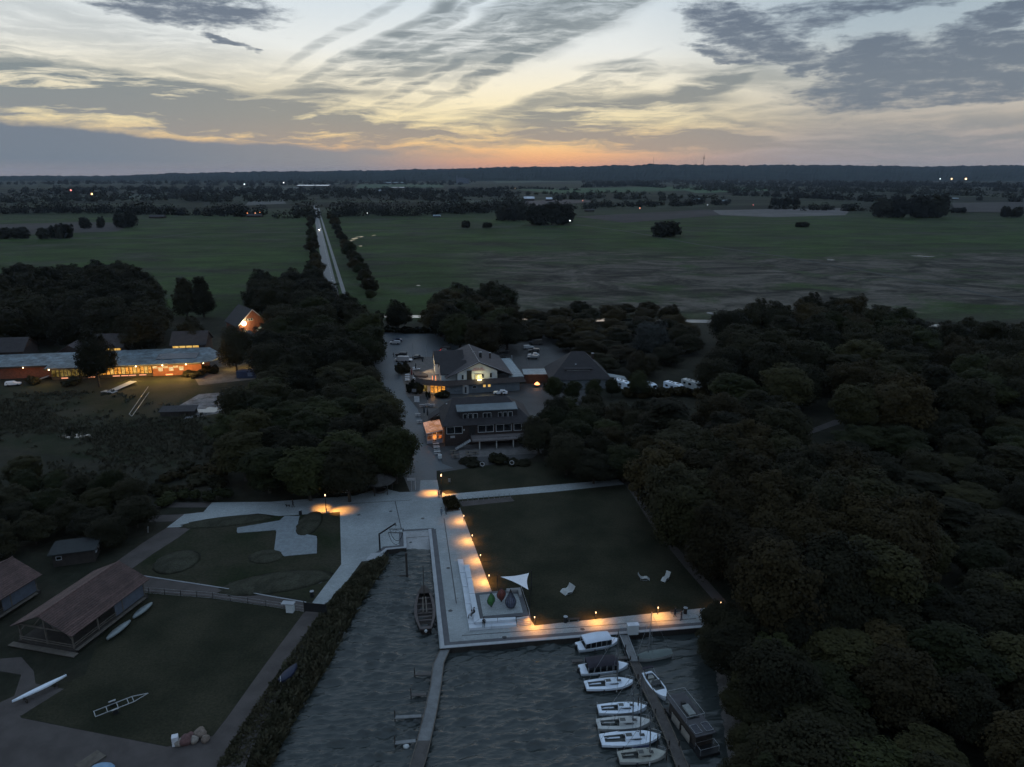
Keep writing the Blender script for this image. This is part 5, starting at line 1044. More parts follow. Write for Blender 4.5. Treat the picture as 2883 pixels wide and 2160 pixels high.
# ---- gate, fence, counter
A_, B_ = G(858, 1724), G(919, 1729); t = thing('black_gate', 'solid black gate closing the end of the plaza path', 'gate', tuple(A_), math.atan2(B_.y - A_.y, B_.x - A_.x)); Lg = (B_ - A_).length; MB().box((Lg / 2, 0, .95), (Lg - .2, .08, 1.5)).build('panel', M_BLACK, t); [MB().bar((x, 0, 0), (x, 0, 1.9), .12).build('post', M_BLACK, t) for x in (0, Lg)]
c = G(818, 1722); t = thing('key_counter', 'white box shaped counter with overhanging lid beside the gate', 'cabinet', (c.x, c.y, 0), R(-8)); MB().box((0, 0, .7), (1.1, .8, 1.4)).build('body', M_WHITE, t); MB().box((-.25, 0, 1.48), (2.0, .95, .16)).build('lid', M_COPE, t)
fl = GL([(332, 1662), (420, 1672), (600, 1686), (800, 1716), (856, 1724)]); t = thing('wire_fence', 'low wire fence with dark posts along the gravel path', 'fence')
for a, c in zip(fl, fl[1:]):
    n = max(1, int((c - a).length / 2.6))
    for i in range(n): p = a.lerp(c, i / n); MB().bar(p, p + Vector((0, 0, 1.15)), .07).build('post', M_BLACK, t)
    for z in (.15, .65, 1.12): MB().bar(a + Vector((0, 0, z)), c + Vector((0, 0, z)), .02).build('wire', M_STEEL, t)
t = thing('edge_kerb', 'thin pale kerb along the far side of the gravel path', 'kerb'); k1 = GL([(300, 1618), (400, 1622), (600, 1652), (862, 1697)]); [MB().bar(a + Vector((0, 0, .06)), c + Vector((0, 0, .06)), .14, .14).build('kerb_length', M_COPE, t) for a, c in zip(k1, k1[1:])]
# ---- boat trailer, rowing shell, stones, blue dinghy, odds and ends bottom left
c = G(337, 1993); t = thing('boat_trailer', 'empty galvanised boat trailer lying on the fenced lawn', 'trailer', (c.x, c.y, 0), R(38))
b = MB(); b.bar((-2.8, -.6, .5), (1.6, -.6, .5), .09); b.bar((-2.8, .6, .5), (1.6, .6, .5), .09); b.bar((1.6, -.6, .5), (3.4, 0, .5), .09); b.bar((1.6, .6, .5), (3.4, 0, .5), .09); [b.bar((x, -.6, .5), (x, .6, .5), .08) for x in (-2.75, -1.4, -.2, 1.0, 1.6)]; b.build('frame', M_STEEL, t)
for s in (-1, 1): MB().tube((-.6, s * .85, .33), (-.6, s * 1.05, .33), .33, .33, 12).build('wheel', M_BLACK, t); MB().box((-.6, s * .95, .72), (.8, .24, .06)).build('mudguard', M_STEEL, t)
c = G(116, 1953); b = MB(); rings = []
for k in range(13):
    q = k / 12; w = .42 * math.sin(PI * (q * .98 + .01)) ** .7; x = (q - .5) * 6.4; rings.append([Vector((x, -w, .0)), Vector((x, -w * .6, .24)), Vector((x, 0, .3)), Vector((x, w * .6, .24)), Vector((x, w, .0)), Vector((x, 0, -.08))])
t = thing('rowing_shell', 'long narrow white boat lying upside down on trestles', 'rowing boat', (c.x, c.y, 0), R(52)); b.loft(rings); o = b.build('hull', mat('white_gelcoat', (.64, .72, .82), .35, .04), t, smooth=True); o.location = (0, 0, .75); [MB().box((x, 0, .34), (.12, 1.3, .66)).build('trestle', M_WOODD, t) for x in (-1.8, 1.8)]
random.seed(12)
for i, (u, v, s, l) in enumerate(((523, 2092, .75, 'dark red boulder in the middle of the stone heap'), (548, 2088, .55, 'pale boulder right of the dark red one'), (565, 2072, .7, 'round pale boulder at the top end of the stone heap'), (540, 2078, .5, 'small pale stone behind the dark red boulder'), (508, 2098, .55, 'brown stone beside the white block'), (580, 2086, .5, 'last brown stone at the right end of the heap'))):
    c = G(u, v); bm = bmesh.new(); bmesh.ops.create_icosphere(bm, subdivisions=3, radius=s)
    for q in bm.verts: q.co *= 1 + .22 * math.sin(q.co.x * 4 + i) * math.cos(q.co.y * 3.1 + i * 2) + random.uniform(-.03, .03); q.co.z *= .85
    me = bpy.data.meshes.new('boulder'); bm.to_mesh(me); bm.free(); me.materials.append(mat('stone_%d' % (i % 3), ((.11, .06, .06), (.20, .18, .16), (.15, .12, .10))[i % 3], .9, .3, 2, .5, 8)); o = bpy.data.objects.new('boulder', me); COL.objects.link(o); o.location = (c.x, c.y, s * .6); tag(o, l, 'boulder')
c = G(495, 2096); o = MB().box((0, 0, .6), (.7, .7, 1.2)).build('white_block', mat('white_block', (.55, .57, .62), .7)); o.location = c; o.rotation_euler = (0, 0, R(20)); tag(o, 'white upright stone block at the left end of the heap', 'stone block')
c = G(812, 1900); t = thing('blue_dinghy', 'dark blue dinghy lying on the reed bank', 'dinghy', (c.x, c.y, 0), R(70)); b = MB(); rings = []
for k in range(9):
    q = k / 8; w = .8 * math.sin(PI * (q * .8 + .15)) ** .8; x = (q - .5) * 3.6; rings.append([Vector((x, -w, .1)), Vector((x, -w * .7, .5)), Vector((x, 0, .62)), Vector((x, w * .7, .5)), Vector((x, w, .1)), Vector((x, 0, .05))])
b.loft(rings); b.build('hull', mat('blue_hull', (.010, .016, .042), .6), t, smooth=True); MB().bar((-1.9, -.2, .3), (-1.5, .1, .9), .07).build('tiller', M_FRAME, t)
c = G(258, 2146); t = thing('timber_stack', 'low stack of dark planks at the bottom edge', 'timber stack', (c.x, c.y, 0), R(60)); [MB().box((0, (i - 2) * .3, .12), (2.6, .24, .2)).build('plank', M_WOOD, t) for i in range(6)]
c = G(290, 2170); b = MB(); b.ball((0, 0, .3), 1.0, 12, 8, (1.4, .8, .5)); o = b.build('tarp_bundle', mat('blue_tarp', (.16, .28, .42), .5), smooth=True); o.location = c; tag(o, 'pale blue tarpaulin bundle cut by the bottom edge', 'tarpaulin')
t = thing('play_ramp', 'pale plank ramp on the hostel lawn', 'ramp', tuple(G(350, 1090)), R(-16)); b = MB(); slab(b, [(-1.2, -5, .3), (1.2, -5, .3), (1.2, 4, .9), (-1.2, 4, .9)], .12); b.build('plank', M_COPE, t); b = MB(); slab(b, [(-2.4, -7, .25), (2.2, -7, .25), (2.2, -4.9, .3), (-2.4, -4.9, .3)], .12); b.build('base', M_COPE, t)
t = thing('rail_frame', 'pair of thin pale rails running down the hostel lawn', 'rails'); r0, r1 = GL([(418, 1092), (364, 1170)]), GL([(420, 1108), (372, 1176)]); [MB().bar(a[0] + Vector((0, 0, .4)), a[1] + Vector((0, 0, .4)), .12).build('rail', M_STEEL, t) for a in (r0, r1)]; MB().bar(r0[1] + Vector((0, 0, .4)), r1[1] + Vector((0, 0, .4)), .12).build('crossbar', M_STEEL, t)
c = G(697, 1062); t = thing('skip_container', 'dark blue container beside the canopy', 'container', (c.x, c.y, 0), R(8)); MB().box((0, 0, 1.2), (6.2, 3.0, 2.3)).build('body', mat('container_blue', (.025, .035, .075), .6), t); MB().box((1.2, -1.52, 1.3), (1.5, .06, 1.3)).build('door', mat('container_door', (.12, .14, .2), .6), t)
# ---- terrace tables and parasols
M_TAB = mat('white_tabletop', (.62, .64, .68), .5)
def table(u, v, label, m=M_TAB, z=0.0, rz=10, group='white tables on the hotel terrace'):
    c = G(u, v, z); t = thing('terrace_table', label, 'table', (c.x, c.y, z), R(rz), group); MB().box((0, 0, .74), (1.5, .8, .05)).build('tabletop', m, t); MB().box((0, 0, .36), (.12, .5, .72)).build('pedestal', M_BLACK, t)
    for s in (-1, 1): MB().box((0, s * .75, .44), (1.5, .32, .05)).build('bench', m if m is not M_TAB else M_WOOD, t)
cells = [(Z5(370, y), 'left', i) for i, y in enumerate((484, 524, 540, 556, 570))] + [(Z5(432, y), 'right', i) for i, y in enumerate((466, 480, 508, 522, 538, 552, 568))] + [(Z5(458, 478), 'far', 0)]
ordn = ['farthest', 'second', 'third', 'fourth', 'fifth', 'sixth', 'nearest']
for (p, s, i) in cells: table(p[0], p[1], 'white terrace table, %s of the %s row by the street' % (ordn[i], s))
for i, (x, y) in enumerate(((490, 775), (535, 770), (575, 772), (470, 905), (455, 850), (598, 850), (575, 640), (548, 655))): table(*Z5(x, y), ['dark beer garden table behind the white sign board', 'middle table of the beer garden row', 'right table of the beer garden row', 'small table beside the glass pavilion', 'table at the left rim of the beer garden', 'pale table against the restaurant wall', 'table in front of the lit hotel windows', 'table left of the lit hotel windows'][i], mat('dull_tabletop', (.22, .22, .23), .6), group='beer garden tables')
for i, (x, y, rr) in enumerate(((760, 1190, 8), (870, 1160, 8), (880, 1185, 8), (930, 1160, 8), (745, 1155, 8))): table(*Z5(x, y), ['patio table at the front left of the restaurant', 'patio table behind the middle one', 'middle patio table in front of the restaurant', 'right patio table near the columns', 'patio table under the stairs'][i], M_WOOD, rz=rr, group='patio tables')
for i, y in enumerate((1060, 1095, 1125, 1160)): table(*Z5(600 + i * 5, y), ['stall table against the pavilion front', 'second stall table in front of the pavilion', 'third stall table along the street', 'last stall table along the street'][i], mat('stall_top', (.34, .35, .36), .6), group='stall tables in front of the pavilion')
c = G(*Z5(637, 1205)); t = thing('serving_cart', 'white box shaped cart at the end of the stall tables', 'cart', (c.x, c.y, 0), R(8)); MB().box((0, 0, .8), (.9, .7, .8)).build('body', M_WHITE, t); [MB().bar((x, y, 0), (x, y, .4), .06).build('leg', M_BLACK, t) for x in (-.35, .35) for y in (-.25, .25)]
for i, (x, y, h, col, l) in enumerate(((440, 482, 2.9, (.03, .035, .045), 'closed dark parasol between the terrace tables'), (495, 425, 2.6, (.03, .035, .045), 'closed dark parasol behind the terrace'), (405, 535, 3.1, (.10, .018, .02), 'closed dark red parasol between the two table rows'), (508, 850, 3.2, (.02, .03, .045), 'closed dark parasol in the beer garden'), (536, 870, 3.2, (.04, .04, .04), 'second closed parasol right of the beer garden one'), (536, 740, 2.6, (.03, .03, .035), 'closed parasol near the hedge'))):
    c = G(*Z5(x, y)); t = thing('closed_parasol', l, 'parasol', (c.x, c.y, 0)); MB().tube((0, 0, 0), (0, 0, h), .04, .03, 6).build('pole', M_STEEL, t); MB().lathe([(.10, .9), (.26, 1.2), (.22, h * .7), (.05, h)], n=8).build('cloth', mat('parasol_%d' % i, col, .8), t)
for i, (x, y) in enumerate(((418, 400), (528, 385), (400, 620), (1224, 425), (1356, 435))):
    t = thing('flag_pole', ['bare pale flagpole at the edge of the car park', 'second bare flagpole right of the first', 'pole beside the terrace hedge', 'stout pole behind the hotel', 'thin pole behind the annexe'][i], 'pole', tuple(G(*Z5(x, y)))); MB().tube((0, 0, 0), (0, 0, 7.0 if i < 3 else 3.2), .06 if i != 3 else .2, .05 if i != 3 else .2, 6).build('shaft', M_STEEL, t)
c = G(*Z5(1432, 606)); t = thing('fire_bowl', 'glowing orange fire bowl beside the annexe', 'fire bowl', (c.x, c.y, 0)); MB().lathe([(.3, .3), (1.1, .7), (1.0, .72), (.2, .5)], n=10).build('bowl', M_BLACK, t); MB().lathe([(.9, .7), (.6, 1.1), (.1, 1.5)], n=8).build('fire', glow('fire', (1.0, .36, .12), 4.0), t); lamp(t, (0, -.3, 1.6), 160, (1, .4, .12), .3)
# ================================================================ JETTIES
M_JET = mat('grey_planks', (.155, .165, .172), .8, .16, 1.0, .2, 8.0, fine=.12, fscale=5.0)
M_JETD = mat('dark_planks', (.075, .070, .068), .85, .2, 1.0, .2, 8.0, fine=.15, fscale=5.0)
def planks(b, L, Rr, z, pitch=.16, th=.06):
    """cross planks with gaps between two edge polylines"""
    for (a, c), (d, e) in zip(zip(L, L[1:]), zip(Rr, Rr[1:])):
        n = max(1, int((Vector(c) - Vector(a)).length / pitch))
        for i in range(n):
            t0, t1 = i / n + .04 / n, (i + 1) / n - .10 / n
            P = [Vector(a).lerp(Vector(c), t0), Vector(d).lerp(Vector(e), t0), Vector(d).lerp(Vector(e), t1), Vector(a).lerp(Vector(c), t1)]
            b.prism([(p.x, p.y) for p in P], z - th, z)
def jetty_left():
    t = thing('jetty', 'long grey plank jetty leading from the quay corner into the foreground', 'jetty'); z = -.25
    pl = [(1241, 1829), (1221, 1869), (1213, 1930), (1200, 1990), (1187, 2040), (1176, 2085), (1163, 2130), (1146, 2190), (1130, 2250)]; pr = [(1266, 1827), (1249, 1865), (1241, 1930), (1231, 1990), (1221, 2040), (1211, 2085), (1200, 2130), (1181, 2190), (1165, 2250)]
    L, Rr = GL(pl, z), GL(pr, z)
    for i in range(len(L) - 1):
        b = MB(); planks(b, L[i:i + 2], Rr[i:i + 2], z); b.build('deck_section', M_JET if i < 5 else M_JETD, t)
        b = MB(); b.bar(L[i] + Vector((-.05, 0, -.02)), L[i + 1] + Vector((-.05, 0, -.02)), .1, .2); b.bar(Rr[i] + Vector((.05, 0, -.02)), Rr[i + 1] + Vector((.05, 0, -.02)), .1, .2); b.build('edge_beam', M_WOOD, t)
        for p in (L[i], Rr[i]): MB().tube((p.x, p.y, -2.5), (p.x, p.y, z - .1), .1, .1, 6).build('pile', M_WOODD, t)
    for (u0, v0, u1, v1, m_) in ((1167, 1899, 1214, 1897, M_JETD), (1157, 1957, 1200, 1955, M_JETD), (1112, 2020, 1186, 2016, M_JET), (1112, 2092, 1170, 2086, M_JET)):
        a, c = G(u0, v0, -.35), G(u1, v1, -.35); b = MB(); b.bar(a, c, .5, .1); b.build('finger', m_, t); MB().tube((a.x, a.y, -2.4), (a.x, a.y, .7), .07, .07, 6).build('pile', M_WOODD, t)
jetty_left()
c = G(1144, 2105, WZ); o = MB().ball((0, 0, .15), .33, 12, 8, (1.2, 1, .85)).build('mooring_buoy', M_WHITE, smooth=True); o.location = (c.x, c.y, WZ + .05); tag(o, 'white round mooring buoy beside the left jetty', 'buoy')
def jetty_right():
    t = thing('boat_jetty', 'dark plank boat jetty with moored boats on both sides', 'jetty'); z = -.3
    L, Rr = GL([(1774, 1862), (1796, 1912), (1845, 2010), (1884, 2100), (1910, 2170), (1945, 2260)], z), GL([(1796, 1862), (1822, 1912), (1873, 2010), (1912, 2100), (1940, 2170), (1978, 2260)], z)
    for i in range(len(L) - 1):
        b = MB(); planks(b, L[i:i + 2], Rr[i:i + 2], z); b.build('deck_section', M_JETD, t)
        b = MB(); b.bar(L[i] + Vector((-.05, 0, .0)), L[i + 1] + Vector((-.05, 0, .0)), .1, .22); b.bar(Rr[i] + Vector((.05, 0, 0)), Rr[i + 1] + Vector((.05, 0, 0)), .1, .22); b.build('edge_beam', M_WOOD, t)
        for p in (L[i], Rr[i]): MB().tube((p.x, p.y, -2.5), (p.x, p.y, .5), .1, .09, 6).build('pile', M_WOODD, t)
    g0, g1 = GL([(1745, 1788), (1775, 1862)], -.1), GL([(1768, 1788), (1796, 1862)], -.1)
    b = MB(); planks(b, g0, g1, -.1); b.build('gangway', M_JET, t)
    for a in (g0, g1): b = MB(); b.bar(a[0] + Vector((0, 0, .05)), a[1] + Vector((0, 0, .05)), .08, .14); b.build('gangway_beam', M_STEEL, t)
    b = MB(); a, c = G(1744, 1786), G(1769, 1785); [b.bar(a.lerp(c, i / 9), a.lerp(c, i / 9) + Vector((0, 0, 1.1)), .03) for i in range(10)]; b.bar(a + Vector((0, 0, 1.1)), c + Vector((0, 0, 1.1)), .05); b.build('gate', M_STEEL, t)
    for (u0, v0, u1, v1) in ((1610, 1862, 1640, 1860), (1700, 1856, 1772, 1852)): a, c = G(u0, v0, -.55), G(u1, v1, -.55); MB().bar(a, c, .55, .14).build('finger', M_JETD, t)
jetty_right()
for i, (u, v) in enumerate(((1737, 1905), (1796, 2000), (1850, 2106), (1876, 2140), (1760, 1850))):
    c = G(u, v, WZ); t = thing('mooring_post', ['slim mooring post beside the dark canopied launch', 'mooring post between the white sailboats', 'mooring post at the bow of the blue bottomed sailboat', 'mooring post at the nearest sailboat', 'mooring post beside the gangway'][i], 'post', (c.x, c.y, WZ)); MB().tube((0, 0, -1), (0, 0, 2.0), .09, .08, 6).build('shaft', M_WOODD, t)
# ================================================================ BOATS
M_GEL = mat('white_gelcoat', (.64, .72, .82), .35, .04)
M_GEL2 = mat('cream_gelcoat', (.40, .42, .42), .4, .06)
M_DKGRN = mat('grey_green_cover', (.13, .16, .155), .8, .1)
M_CANV = mat('dark_canvas', (.022, .020, .030), .85, .2)
M_INT = mat('cockpit_grey', (.10, .11, .11), .7, .2)
def boat(u, v, L, B, rz, label, kind='sail', hullm=None, deckm=None, boot=None, mast=0.0, cabin=True, group=None, name=None, z=None):
    c = G(u, v, WZ + .5); t = thing(name or {'sail': 'sailboat', 'launch': 'canopy_launch', 'motor': 'motorboat', 'cover': 'covered_sailboat'}[kind], label, 'boat', (c.x, c.y, WZ), R(rz), group)
    hullm = hullm or M_GEL; deckm = deckm or M_GEL
    N = 15; X = [(-.5 + k / (N - 1)) * L for k in range(N)]
    def hw(q): return B / 2 * ((.74 + .26 * math.sin(PI * min(1, q / .45) / 2)) if q < .45 else math.cos(PI / 2 * ((q - .45) / .55) ** 1.55) ** .9) + .001
    def sheer(q): return .62 + .28 * max(0, q - .35) ** 1.5 + .05 * (1 - q)
    W = [hw(k / (N - 1)) for k in range(N)]; S = [sheer(k / (N - 1)) for k in range(N)]
    b = MB(); rings = [[Vector((x, -w, s)), Vector((x * .985, -w * .92, .25)), Vector((x * .94, -w * .55, -.18)), Vector((x * .92, 0, -.32)), Vector((x * .94, w * .55, -.18)), Vector((x * .985, w * .92, .25)), Vector((x, w, s))] for x, w, s in zip(X, W, S)]
    b.loft(rings, close=False, cap=False); b.add(rings[0], [tuple(range(7))]); b.build('hull', boot or hullm, t, smooth=True) if boot else b.build('hull', hullm, t, smooth=True)
    if boot:
        b = MB(); r2 = [[Vector((x * 1.002, -w * 1.015, s + .0)), Vector((x * .99, -w * .965, .34))] for x, w, s in zip(X, W, S)]; b.loft(r2, close=False, cap=False); b.loft([[Vector((p.x, -p.y, p.z)) for p in r] for r in r2], close=False, cap=False); b.build('topside', hullm, t, smooth=True)
    # deck with a real cockpit well
    ck = {'sail': (.08, .40, .52), 'launch': (.14, .74, .80), 'motor': (.06, .70, .78), 'cover': (2, 2, 0)}[kind]
    b = MB(); f = MB(); fl = .12 if kind != 'sail' else .22
    for k in range(N - 1):
        q0, q1 = k / (N - 1), (k + 1) / (N - 1); x0, x1 = X[k], X[k + 1]; inn = ck[0] <= (q0 + q1) / 2 <= ck[1]
        c0, c1 = (W[k] * ck[2], W[k + 1] * ck[2]) if inn else (0, 0)
        for s in (-1, 1):
            b.add([(x0, s * W[k], S[k]), (x1, s * W[k + 1], S[k + 1]), (x1, s * c1, S[k + 1] + .04), (x0, s * c0, S[k] + .04)], [(0, 1, 2, 3)])
            if inn: f.add([(x0, s * c0, S[k] + .04), (x1, s * c1, S[k + 1] + .04), (x1, s * c1, fl), (x0, s * c0, fl)], [(0, 1, 2, 3)])
        if inn: f.add([(x0, -c0, fl), (x0, c0, fl), (x1, c1, fl), (x1, -c1, fl)], [(0, 1, 2, 3)])
    b.build('deck', deckm, t)
    if f.v: f.build('cockpit', M_INT, t)
    if kind == 'sail' and cabin:
        x0, x1 = -.10 * L, .26 * L; w0 = hw(.40) * .62; w1 = hw(.76) * .55; zc = sheer(.5) + .02
        b = MB(); b.loft([[Vector((x0, -w0, zc)), Vector((x0 + .05, -w0 * .82, zc + .42)), Vector((x0 + .05, w0 * .82, zc + .42)), Vector((x0, w0, zc))], [Vector((x0 + .5 * (x1 - x0), -(w0 + w1) / 2, zc)), Vector((x0 + .5 * (x1 - x0), -(w0 + w1) * .41, zc + .38)), Vector((x0 + .5 * (x1 - x0), (w0 + w1) * .41, zc + .38)), Vector((x0 + .5 * (x1 - x0), (w0 + w1) / 2, zc))], [Vector((x1, -w1, zc + .02)), Vector((x1 - .3, -w1 * .7, zc + .2)), Vector((x1 - .3, w1 * .7, zc + .2)), Vector((x1, w1, zc + .02))]]); cb = b.build('cabin', deckm, t)
        for s in (-1, 1): MB().box((.06 * L, s * (w0 + w1) * .47, zc + .2), (.20 * L, .05, .16)).build('window', M_GLASS, cb)
        MB().box((-.03 * L, 0, zc + .44), (.10 * L, .5, .04)).build('hatch', M_INT, cb); MB().box((.19 * L, 0, zc + .30), (.08 * L, .4, .04)).build('hatch', M_GLASS, cb); MB().box((x0 - .01, 0, zc + .16), (.03, .5, .42)).build('companionway', M_GLASS, cb)
        b = MB(); [b.box((-.29 * L, s * hw(.2) * .38, fl + .2), (.26 * L, .22, .05)) for s in (-1, 1)]; b.build('bench', deckm, t)
        b = MB(); b.bar((-.5 * L, 0, .5), (-.36 * L, .05, .85), .05); b.box((-.51 * L, 0, .2), (.06, .3, .9)); b.build('rudder', M_WOODD, t)
        b = MB(); [b.bar((X[N - 3], s * W[N - 3], S[N - 3]), (X[N - 3], s * W[N - 3], S[N - 3] + .5), .025) for s in (-1, 1)]; [b.bar((X[N - 3], s * W[N - 3], S[N - 3] + .5), (X[-1] + .05, 0, S[-1] + .5), .025) for s in (-1, 1)]; b.bar((X[-1], 0, S[-1]), (X[-1] + .05, 0, S[-1] + .5), .025); [b.bar((X[0], s * W[0] * .9, S[0]), (X[0], s * W[0] * .9, S[0] + .5), .025) for s in (-1, 1)]; b.bar((X[0], -W[0] * .9, S[0] + .5), (X[0], W[0] * .9, S[0] + .5), .025); b.build('pulpit', M_STEEL, t)
    if kind == 'launch':
        cm = M_CANV if 'dark' in label else mat('canopy_white', (.56, .63, .74), .7, .06); x0, x1 = -.36 * L, .26 * L; h0 = 1.75; b = MB(); rings = []
        for k in range(9):
            q = k / 8; x = x0 + (x1 - x0) * q; w = B * .47 * (1 - .25 * max(0, q - .6)); z = h0 + .12 * math.sin(PI * q); rings.append([Vector((x, -w, z - .22)), Vector((x, -w * .8, z)), Vector((x, -w * .4, z + .1)), Vector((x, 0, z + .13)), Vector((x, w * .4, z + .1)), Vector((x, w * .8, z)), Vector((x, w, z - .22))])
        b.loft(rings, close=False, cap=False); b.add(rings[0], [tuple(range(7))]); b.add(rings[-1], [tuple(range(7))]); b.build('canopy', cm, t, smooth=True)
        n = 5
        for s in (-1, 1):
            for i in range(n):
                xa, xb = x0 + (x1 - x0) * i / n, x0 + (x1 - x0) * (i + 1) / n; o = MB().box(((xa + xb) / 2, s * B * .455, 1.15), (xb - xa - .1, .04, .78)).build('side_window', M_GLASS, t)
                b = MB(); b.bar((xa, s * B * .46, .7), (xa, s * B * .46, 1.6), .05); b.build('stanchion', M_FRAME, t)
        MB().box((x1 - .03, 0, 1.2), (.05, B * .75, .75)).build('windscreen', M_GLASS, t)
        b = MB(); b.box((-.52 * L, 0, .5), (.35, .3, .7)); b.build('outboard_motor', M_BLACK, t)
    if kind == 'motor':
        b = MB(); b.add([(.04 * L, -B * .36, .75), (.04 * L, B * .36, .75), (-.04 * L, B * .33, 1.15), (-.04 * L, -B * .33, 1.15)], [(0, 1, 2, 3)]); b.build('windscreen', M_GLASS, t)
        [MB().box((x, s * B * .2, .42), (.5, .45, .5)).build('seat', mat('pale_seat', (.30, .31, .29), .7), t) for x in (-.12 * L,) for s in (-1, 1)]; MB().box((-.33 * L, 0, .35), (.6, B * .6, .35)).build('rear_seat', mat('pale_seat', (.30, .31, .29), .7), t)
        b = MB(); slab(b, [(-.50 * L, -B * .4, 1.55), (-.42 * L, -B * .4, 1.6), (-.42 * L, B * .4, 1.6), (-.50 * L, B * .4, 1.55)], .1); b.build('folded_bimini', M_CANV, t); b = MB(); [b.bar((-.2 * L, s * B * .42, .6), (-.46 * L, s * B * .4, 1.55), .03) for s in (-1, 1)]; b.build('bimini_frame', M_STEEL, t); MB().box((-.53 * L, 0, .4), (.35, .4, .8)).build('outboard_motor', M_BLACK, t)
    if kind == 'cover':
        b = MB(); r = [[Vector((x, -w * 1.01, s + .02)), Vector((x, -w * .5, s + .22 + .12 * math.sin(PI * k / (N - 1)))), Vector((x, 0, s + .38 + .15 * math.sin(PI * k / (N - 1)))), Vector((x, w * .5, s + .22 + .12 * math.sin(PI * k / (N - 1)))), Vector((x, w * 1.01, s + .02))] for k, (x, w, s) in enumerate(zip(X, W, S))]; b.loft(r, close=False, cap=False); b.build('cover', M_DKGRN, t, smooth=True)
    if mast:
        mx = .16 * L; MB().tube((mx, 0, .6), (mx - .2, 0, mast), .085, .06, 6).build('mast', M_STEEL if kind != 'sail' else mat('dark_mast', (.05, .055, .06), .5), t)
        b = MB(); [b.bar((mx - .18, 0, mast - .2), p, .03) for p in ((L * .49, 0, S[-1]), (-L * .49, 0, S[0]), (mx - .3, W[9], S[9]), (mx - .3, -W[9], S[9]))]; b.build('rigging', M_STEEL, t)
        b = MB(); b.bar((mx - .1, 0, mast * .6), (mx - .1, 0, mast * .6), .02); b.bar((mx - .12, -.6, mast * .55), (mx - .12, .6, mast * .55), .03); b.build('spreader', M_STEEL, t)
        if kind == 'sail':
            bo = MB().tube((mx - .1, 0, 1.7), (mx - .1 - .36 * L, .15, 1.55), .07, .05, 6).build('boom', M_FRAME, t)
            MB().tube((mx - .15, 0, 1.82), (mx - .1 - .34 * L, .14, 1.66), .17, .09, 7).build('sail_cover', mat('sail_cover_%d' % (int(L * 10) % 3), ((.02, .03, .07), (.16, .17, .17), (.04, .045, .05))[int(L * 10) % 3], .85), bo)
    if kind != 'cover':
        for s_ in (-1, 1):
            MB().bar((L * .47, s_ * .1, .85), (L * .47 + 1.1, s_ * .9, .55), .025).build('mooring_line', mat('rope', (.22, .21, .19), .9), t)
            for q_ in (.35, .6): MB().tube((L * (q_ - .5), s_ * (hw(q_) + .09), .55), (L * (q_ - .5), s_ * (hw(q_) + .09), .12), .09, .09, 6).build('fender', M_CANV if q_ < .5 else M_FRAME, t)
    return t
boat(1684, 1812, 6.5, 2.4, 15, 'white launch with a rounded white canopy close to the promenade', 'launch')
boat(1700, 1880, 6.9, 2.5, 9, 'white launch with a dark canvas canopy', 'launch')
boat(1716, 1926, 6.7, 2.2, 7, 'white sailboat with empty cockpit beside the dark canopied launch', 'sail', boot=mat('red_antifouling', (.06, .022, .02), .6), mast=8.6)
boat(1752, 1995, 6.3, 2.0, 4, 'pale sailboat with the boom laid along its side, upper of the lower group', 'sail', mast=0)
boat(1757, 2037, 6.8, 2.2, 4, 'cream sailboat with dark sail cover between two white ones', 'sail', M_GEL2, M_GEL2, mast=8.0)
boat(1775, 2080, 7.4, 2.4, 5, 'largest white sailboat with dark blue underside', 'sail', boot=mat('blue_antifouling', (.018, .022, .06), .6), mast=9.6)
boat(1808, 2128, 5.7, 2.1, 6, 'small cream sailboat nearest the viewer', 'sail', M_GEL2, mat('cream_deck', (.30, .31, .28), .6), mast=7.0)
boat(1847, 1930, 5.3, 1.95, -72, 'open white motorboat with folded dark hood on the far side of the jetty', 'motor')
boat(1840, 1845, 5.4, 1.7, 195, 'grey covered sailing dinghy right of the gangway', 'cover', M_GEL2, mast=7.6)
